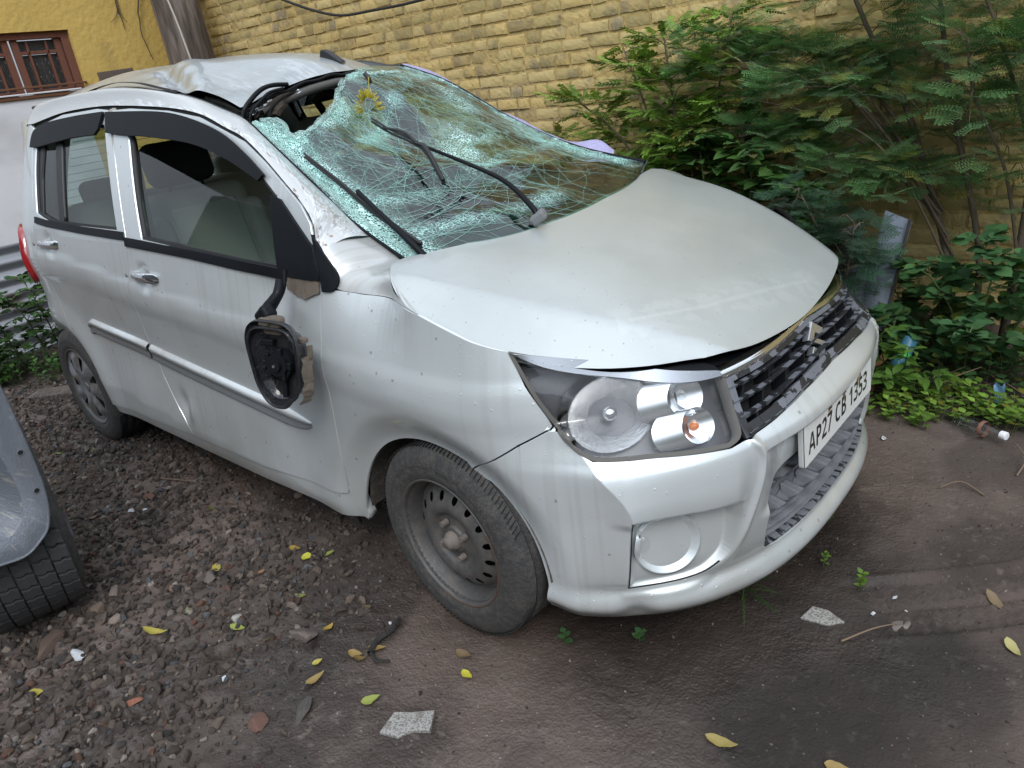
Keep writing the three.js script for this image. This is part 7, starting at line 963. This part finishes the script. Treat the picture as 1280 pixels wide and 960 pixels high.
// bottles, plastic, sheet and netting under the shrubs
{
  const lathe = (pr, n = 28) => new THREE.LatheGeometry(pr.map(([r, y]) => new THREE.Vector2(r, y)), n);
  const b = thing('bottle', 'teal plastic bottle with green cap wedged neck-down among the weeds', 'bottle', [1.79, .145, -1.235]); b.rotation.set(2.55, 0, .25);
  mesh('bottle_body', lathe([[.001, -.085], [.026, -.083], [.029, -.075], [.029, -.02], [.026, -.01], [.029, 0], [.029, .035], [.024, .055], [.013, .075], [.012, .088]]), phys([.10, .30, .42], .12, 0, { transmission: .45, thickness: 0 }), b); mesh('label_band', lathe([[.0296, -.02], [.0298, -.018], [.0298, .0], [.0296, .002]]), std([.06, .35, .08], .5), b); mesh('bottle_cap', lathe([[.0155, .084], [.0155, .100], [.014, .102], [.001, .102]]), std([.06, .40, .06], .45), b);
  const c = thing('bottle', 'clear empty plastic bottle with white cap lying on the mud\'s edge', 'bottle', [2.127, .034, -.953]); c.rotation.set(0, -.42, -Math.PI / 2 + .04, 'YXZ'); c.scale.setScalar(1.0);
  mesh('bottle_body', lathe([[.001, -.09], [.022, -.09], [.028, -.083], [.0285, -.05], [.0265, -.045], [.0285, -.04], [.0285, -.01], [.0265, -.005], [.0285, 0], [.0285, .03], [.022, .055], [.012, .072], [.0115, .082]]), phys([.9, .92, .92], .06, 0, { transmission: 1, thickness: 0, ior: 1.45 }), c); mesh('label_band', lathe([[.0289, .010], [.0291, .012], [.0291, .022], [.0289, .024]], 20), phys([.42, .20, .14], .4, 0, { transmission: .5, thickness: 0 }), c); mesh('bottle_cap', lathe([[.0145, .078], [.015, .082], [.015, .097], [.013, .099], [.001, .099]]), std([.75, .75, .77], .4), c);
  tag((() => { const m = mesh('plastic_scrap', grid((u, v) => [(u - .5) * .055 * (1 - .5 * v), v * .075 + .008 * Math.sin(u * 7), .012 * Math.sin(v * 5 + u * 3)], 10, 10), phys([.16, .30, .46], .3, 0, { transmission: .3, thickness: 0 })); m.position.set(2.155, .035, -1.17); m.rotation.set(-.5, .5, .25); return m; })(), 'translucent blue plastic scrap standing in the weeds behind the clear bottle', 'plastic scrap');
  const sh = thing('metal_sheet', 'bluish grey bent metal sheet leaning under the shrubs by the headlight', 'metal sheet', [1.60, .36, -1.36]); sh.rotation.set(-.22, -.30, -.10);
  const zm = std([1, 1, 1], .5, .3, { map: rep(tex(256, 256, (u, v) => mixc(mixc([.27, .31, .38], [.20, .23, .28], fbm(u * 6, v * 6, 4, 351, 6)), [.13, .10, .08], sstep(.60, .80, fbm(u * 9, v * 9, 5, 353, 9)) * .7)), 1.1), bumpMap: rep(T.grain, 3), bumpScale: .002 });
  mesh('sheet', [grid((u, v) => [lerp(.0, .110, u) + .012 * v, lerp(-.14, .34 - .03 * u, v), .010 * Math.sin(u * 3 + v * 2)], 10, 20), grid((u, v) => [lerp(-.15, .0, u), lerp(-.16 + .05 * u, .06 + .10 * u * u, v), .02 * Math.sin(u * 4) + .010], 14, 8)].map((g) => { g.computeVertexNormals(); return g; }), zm, sh); mesh('folded_edge', [xf(rbox(.010, .46, .014, .004), [.117, .09, .0])], M.liner, sh);
  const nt = thing('wire_netting', 'patch of torn diamond wire netting hung beside the metal sheet', 'netting', [1.50, .50, -1.33]), w = []; for (let k = -9; k < 10; k++) for (const s of [-1, 1]) { const pts = []; for (let j = 0; j <= 6; j++) { const y = j / 6 * .26 - .13, x = k * .022 + s * y * .62; if (Math.abs(x) < .125) pts.push([x, y, .012 * Math.sin(x * 20 + y * 9) + .002 * s]); } if (pts.length > 1) w.push(tube(pts, .0013, 8, 4)); } mesh('wire', w, std([.10, .085, .075], .6, .4), nt).userData.kind = 'stuff'; nt.rotation.set(-.1, -.3, .2);
  tag(mesh('white_panel', xf(rbox(.22, .16, .012, .004), [1.47, .52, -1.42], [-.2, -.3, .35]), std([.55, .55, .56], .7, 0, { map: rep(T.granite, 2) })), 'dirty white panel piece behind the wire netting', 'panel');
  const pole = mesh('post', tube([[.81, .3, -1.99], [.805, .8, -1.985], [.80, 1.24, -1.985]], .020, 10, 8), M.black); tag(pole, 'dark upright post against the brick wall behind the shrubs', 'post');
  for (const [x, y, z, t] of [[1.66, .08, -1.22, .3], [1.70, .12, -1.27, 1.2], [1.69, .05, -1.15, 2.2], [1.64, .10, -1.18, .9]]) { const g = grid((u, v) => { const w = .014 * Math.sin(Math.PI * Math.pow(u, .8)) + .001, s = v * 2 - 1; return [.09 * (u - .5), .02 * Math.cos(u * 5), s * w + .01 * Math.sin(u * 4)]; }, 10, 3); const m = mesh('dead_leaf', g, std([.30, .125, .055], .7)); m.position.set(x, y, z); m.rotation.set(.5, t, 1.1); tag(m, 'hanging orange-brown dead leaf between bumper corner and bushes', 'leaf', 'orange-brown dead leaves beside the bumper corner'); }
}
// on and in the car: tinsel ornament, cloth on the far pillar
{
  const o = thing('tinsel_ornament', 'yellow tinsel ornament caught in the broken upper windscreen above the wipers', 'ornament', add3(WS(.49, .74), [.5, .2, .7], .012)), r = rng(17), l = []; const P = new THREE.Shape(); for (let k = 0; k < 340; k++) { const a = r() * 6.28, b = (r() - .5) * 1.2, R = .030, c = [0, R * Math.sin(a) * 1.25, R * Math.cos(a)], d = norm3([(r() - .5) * 1.2, Math.sin(a) + (r() - .5), Math.cos(a) + (r() - .5)]), e = add3(c, d, .016 + .018 * r()), s = norm3(cross3(d, [r() - .5, r() - .5, r() - .5])); const g = buf([...add3(c, s, .0011), ...add3(e, s, .0008), ...add3(e, s, -.0008), ...add3(c, s, -.0011)], null, null, [0, 1, 2, 0, 2, 3]); l.push(g); } const m = mesh('tinsel', l, phys([.55, .46, .03], .3, .35), o); m.userData.kind = 'stuff'; mesh('cord', tube([[0, .035, 0], [.005, .07, -.01], [0, .10, -.02]], .0015, 8, 4), std([.4, .32, .03], .6), o);
  const cl = grid((u, v) => { const p = wsFar(lerp(.985, .12, u)), w = .016 + .020 * fbm(u * 7, 2, 3, 361) - .016 * gauss(u - .38, .12) + .045 * gauss(u - .93, .06); return [p[0] - .012 - .02 * v, p[1] - .002 + w * .55 * Math.sin(v * 2.4) + .003 * fbm(u * 40, v * 3, 2, 5), p[2] - .012 - w * 1.1 * v]; }, 120, 8); cl.computeVertexNormals(); tag(mesh('cloth', cl, std([.46, .43, .66], .9, 0, { bumpMap: rep(T.grain, 4), bumpScale: .003 })), 'lavender cloth strip tucked along the windscreen\'s far edge', 'cloth');
}
renderer.render(scene, camera);
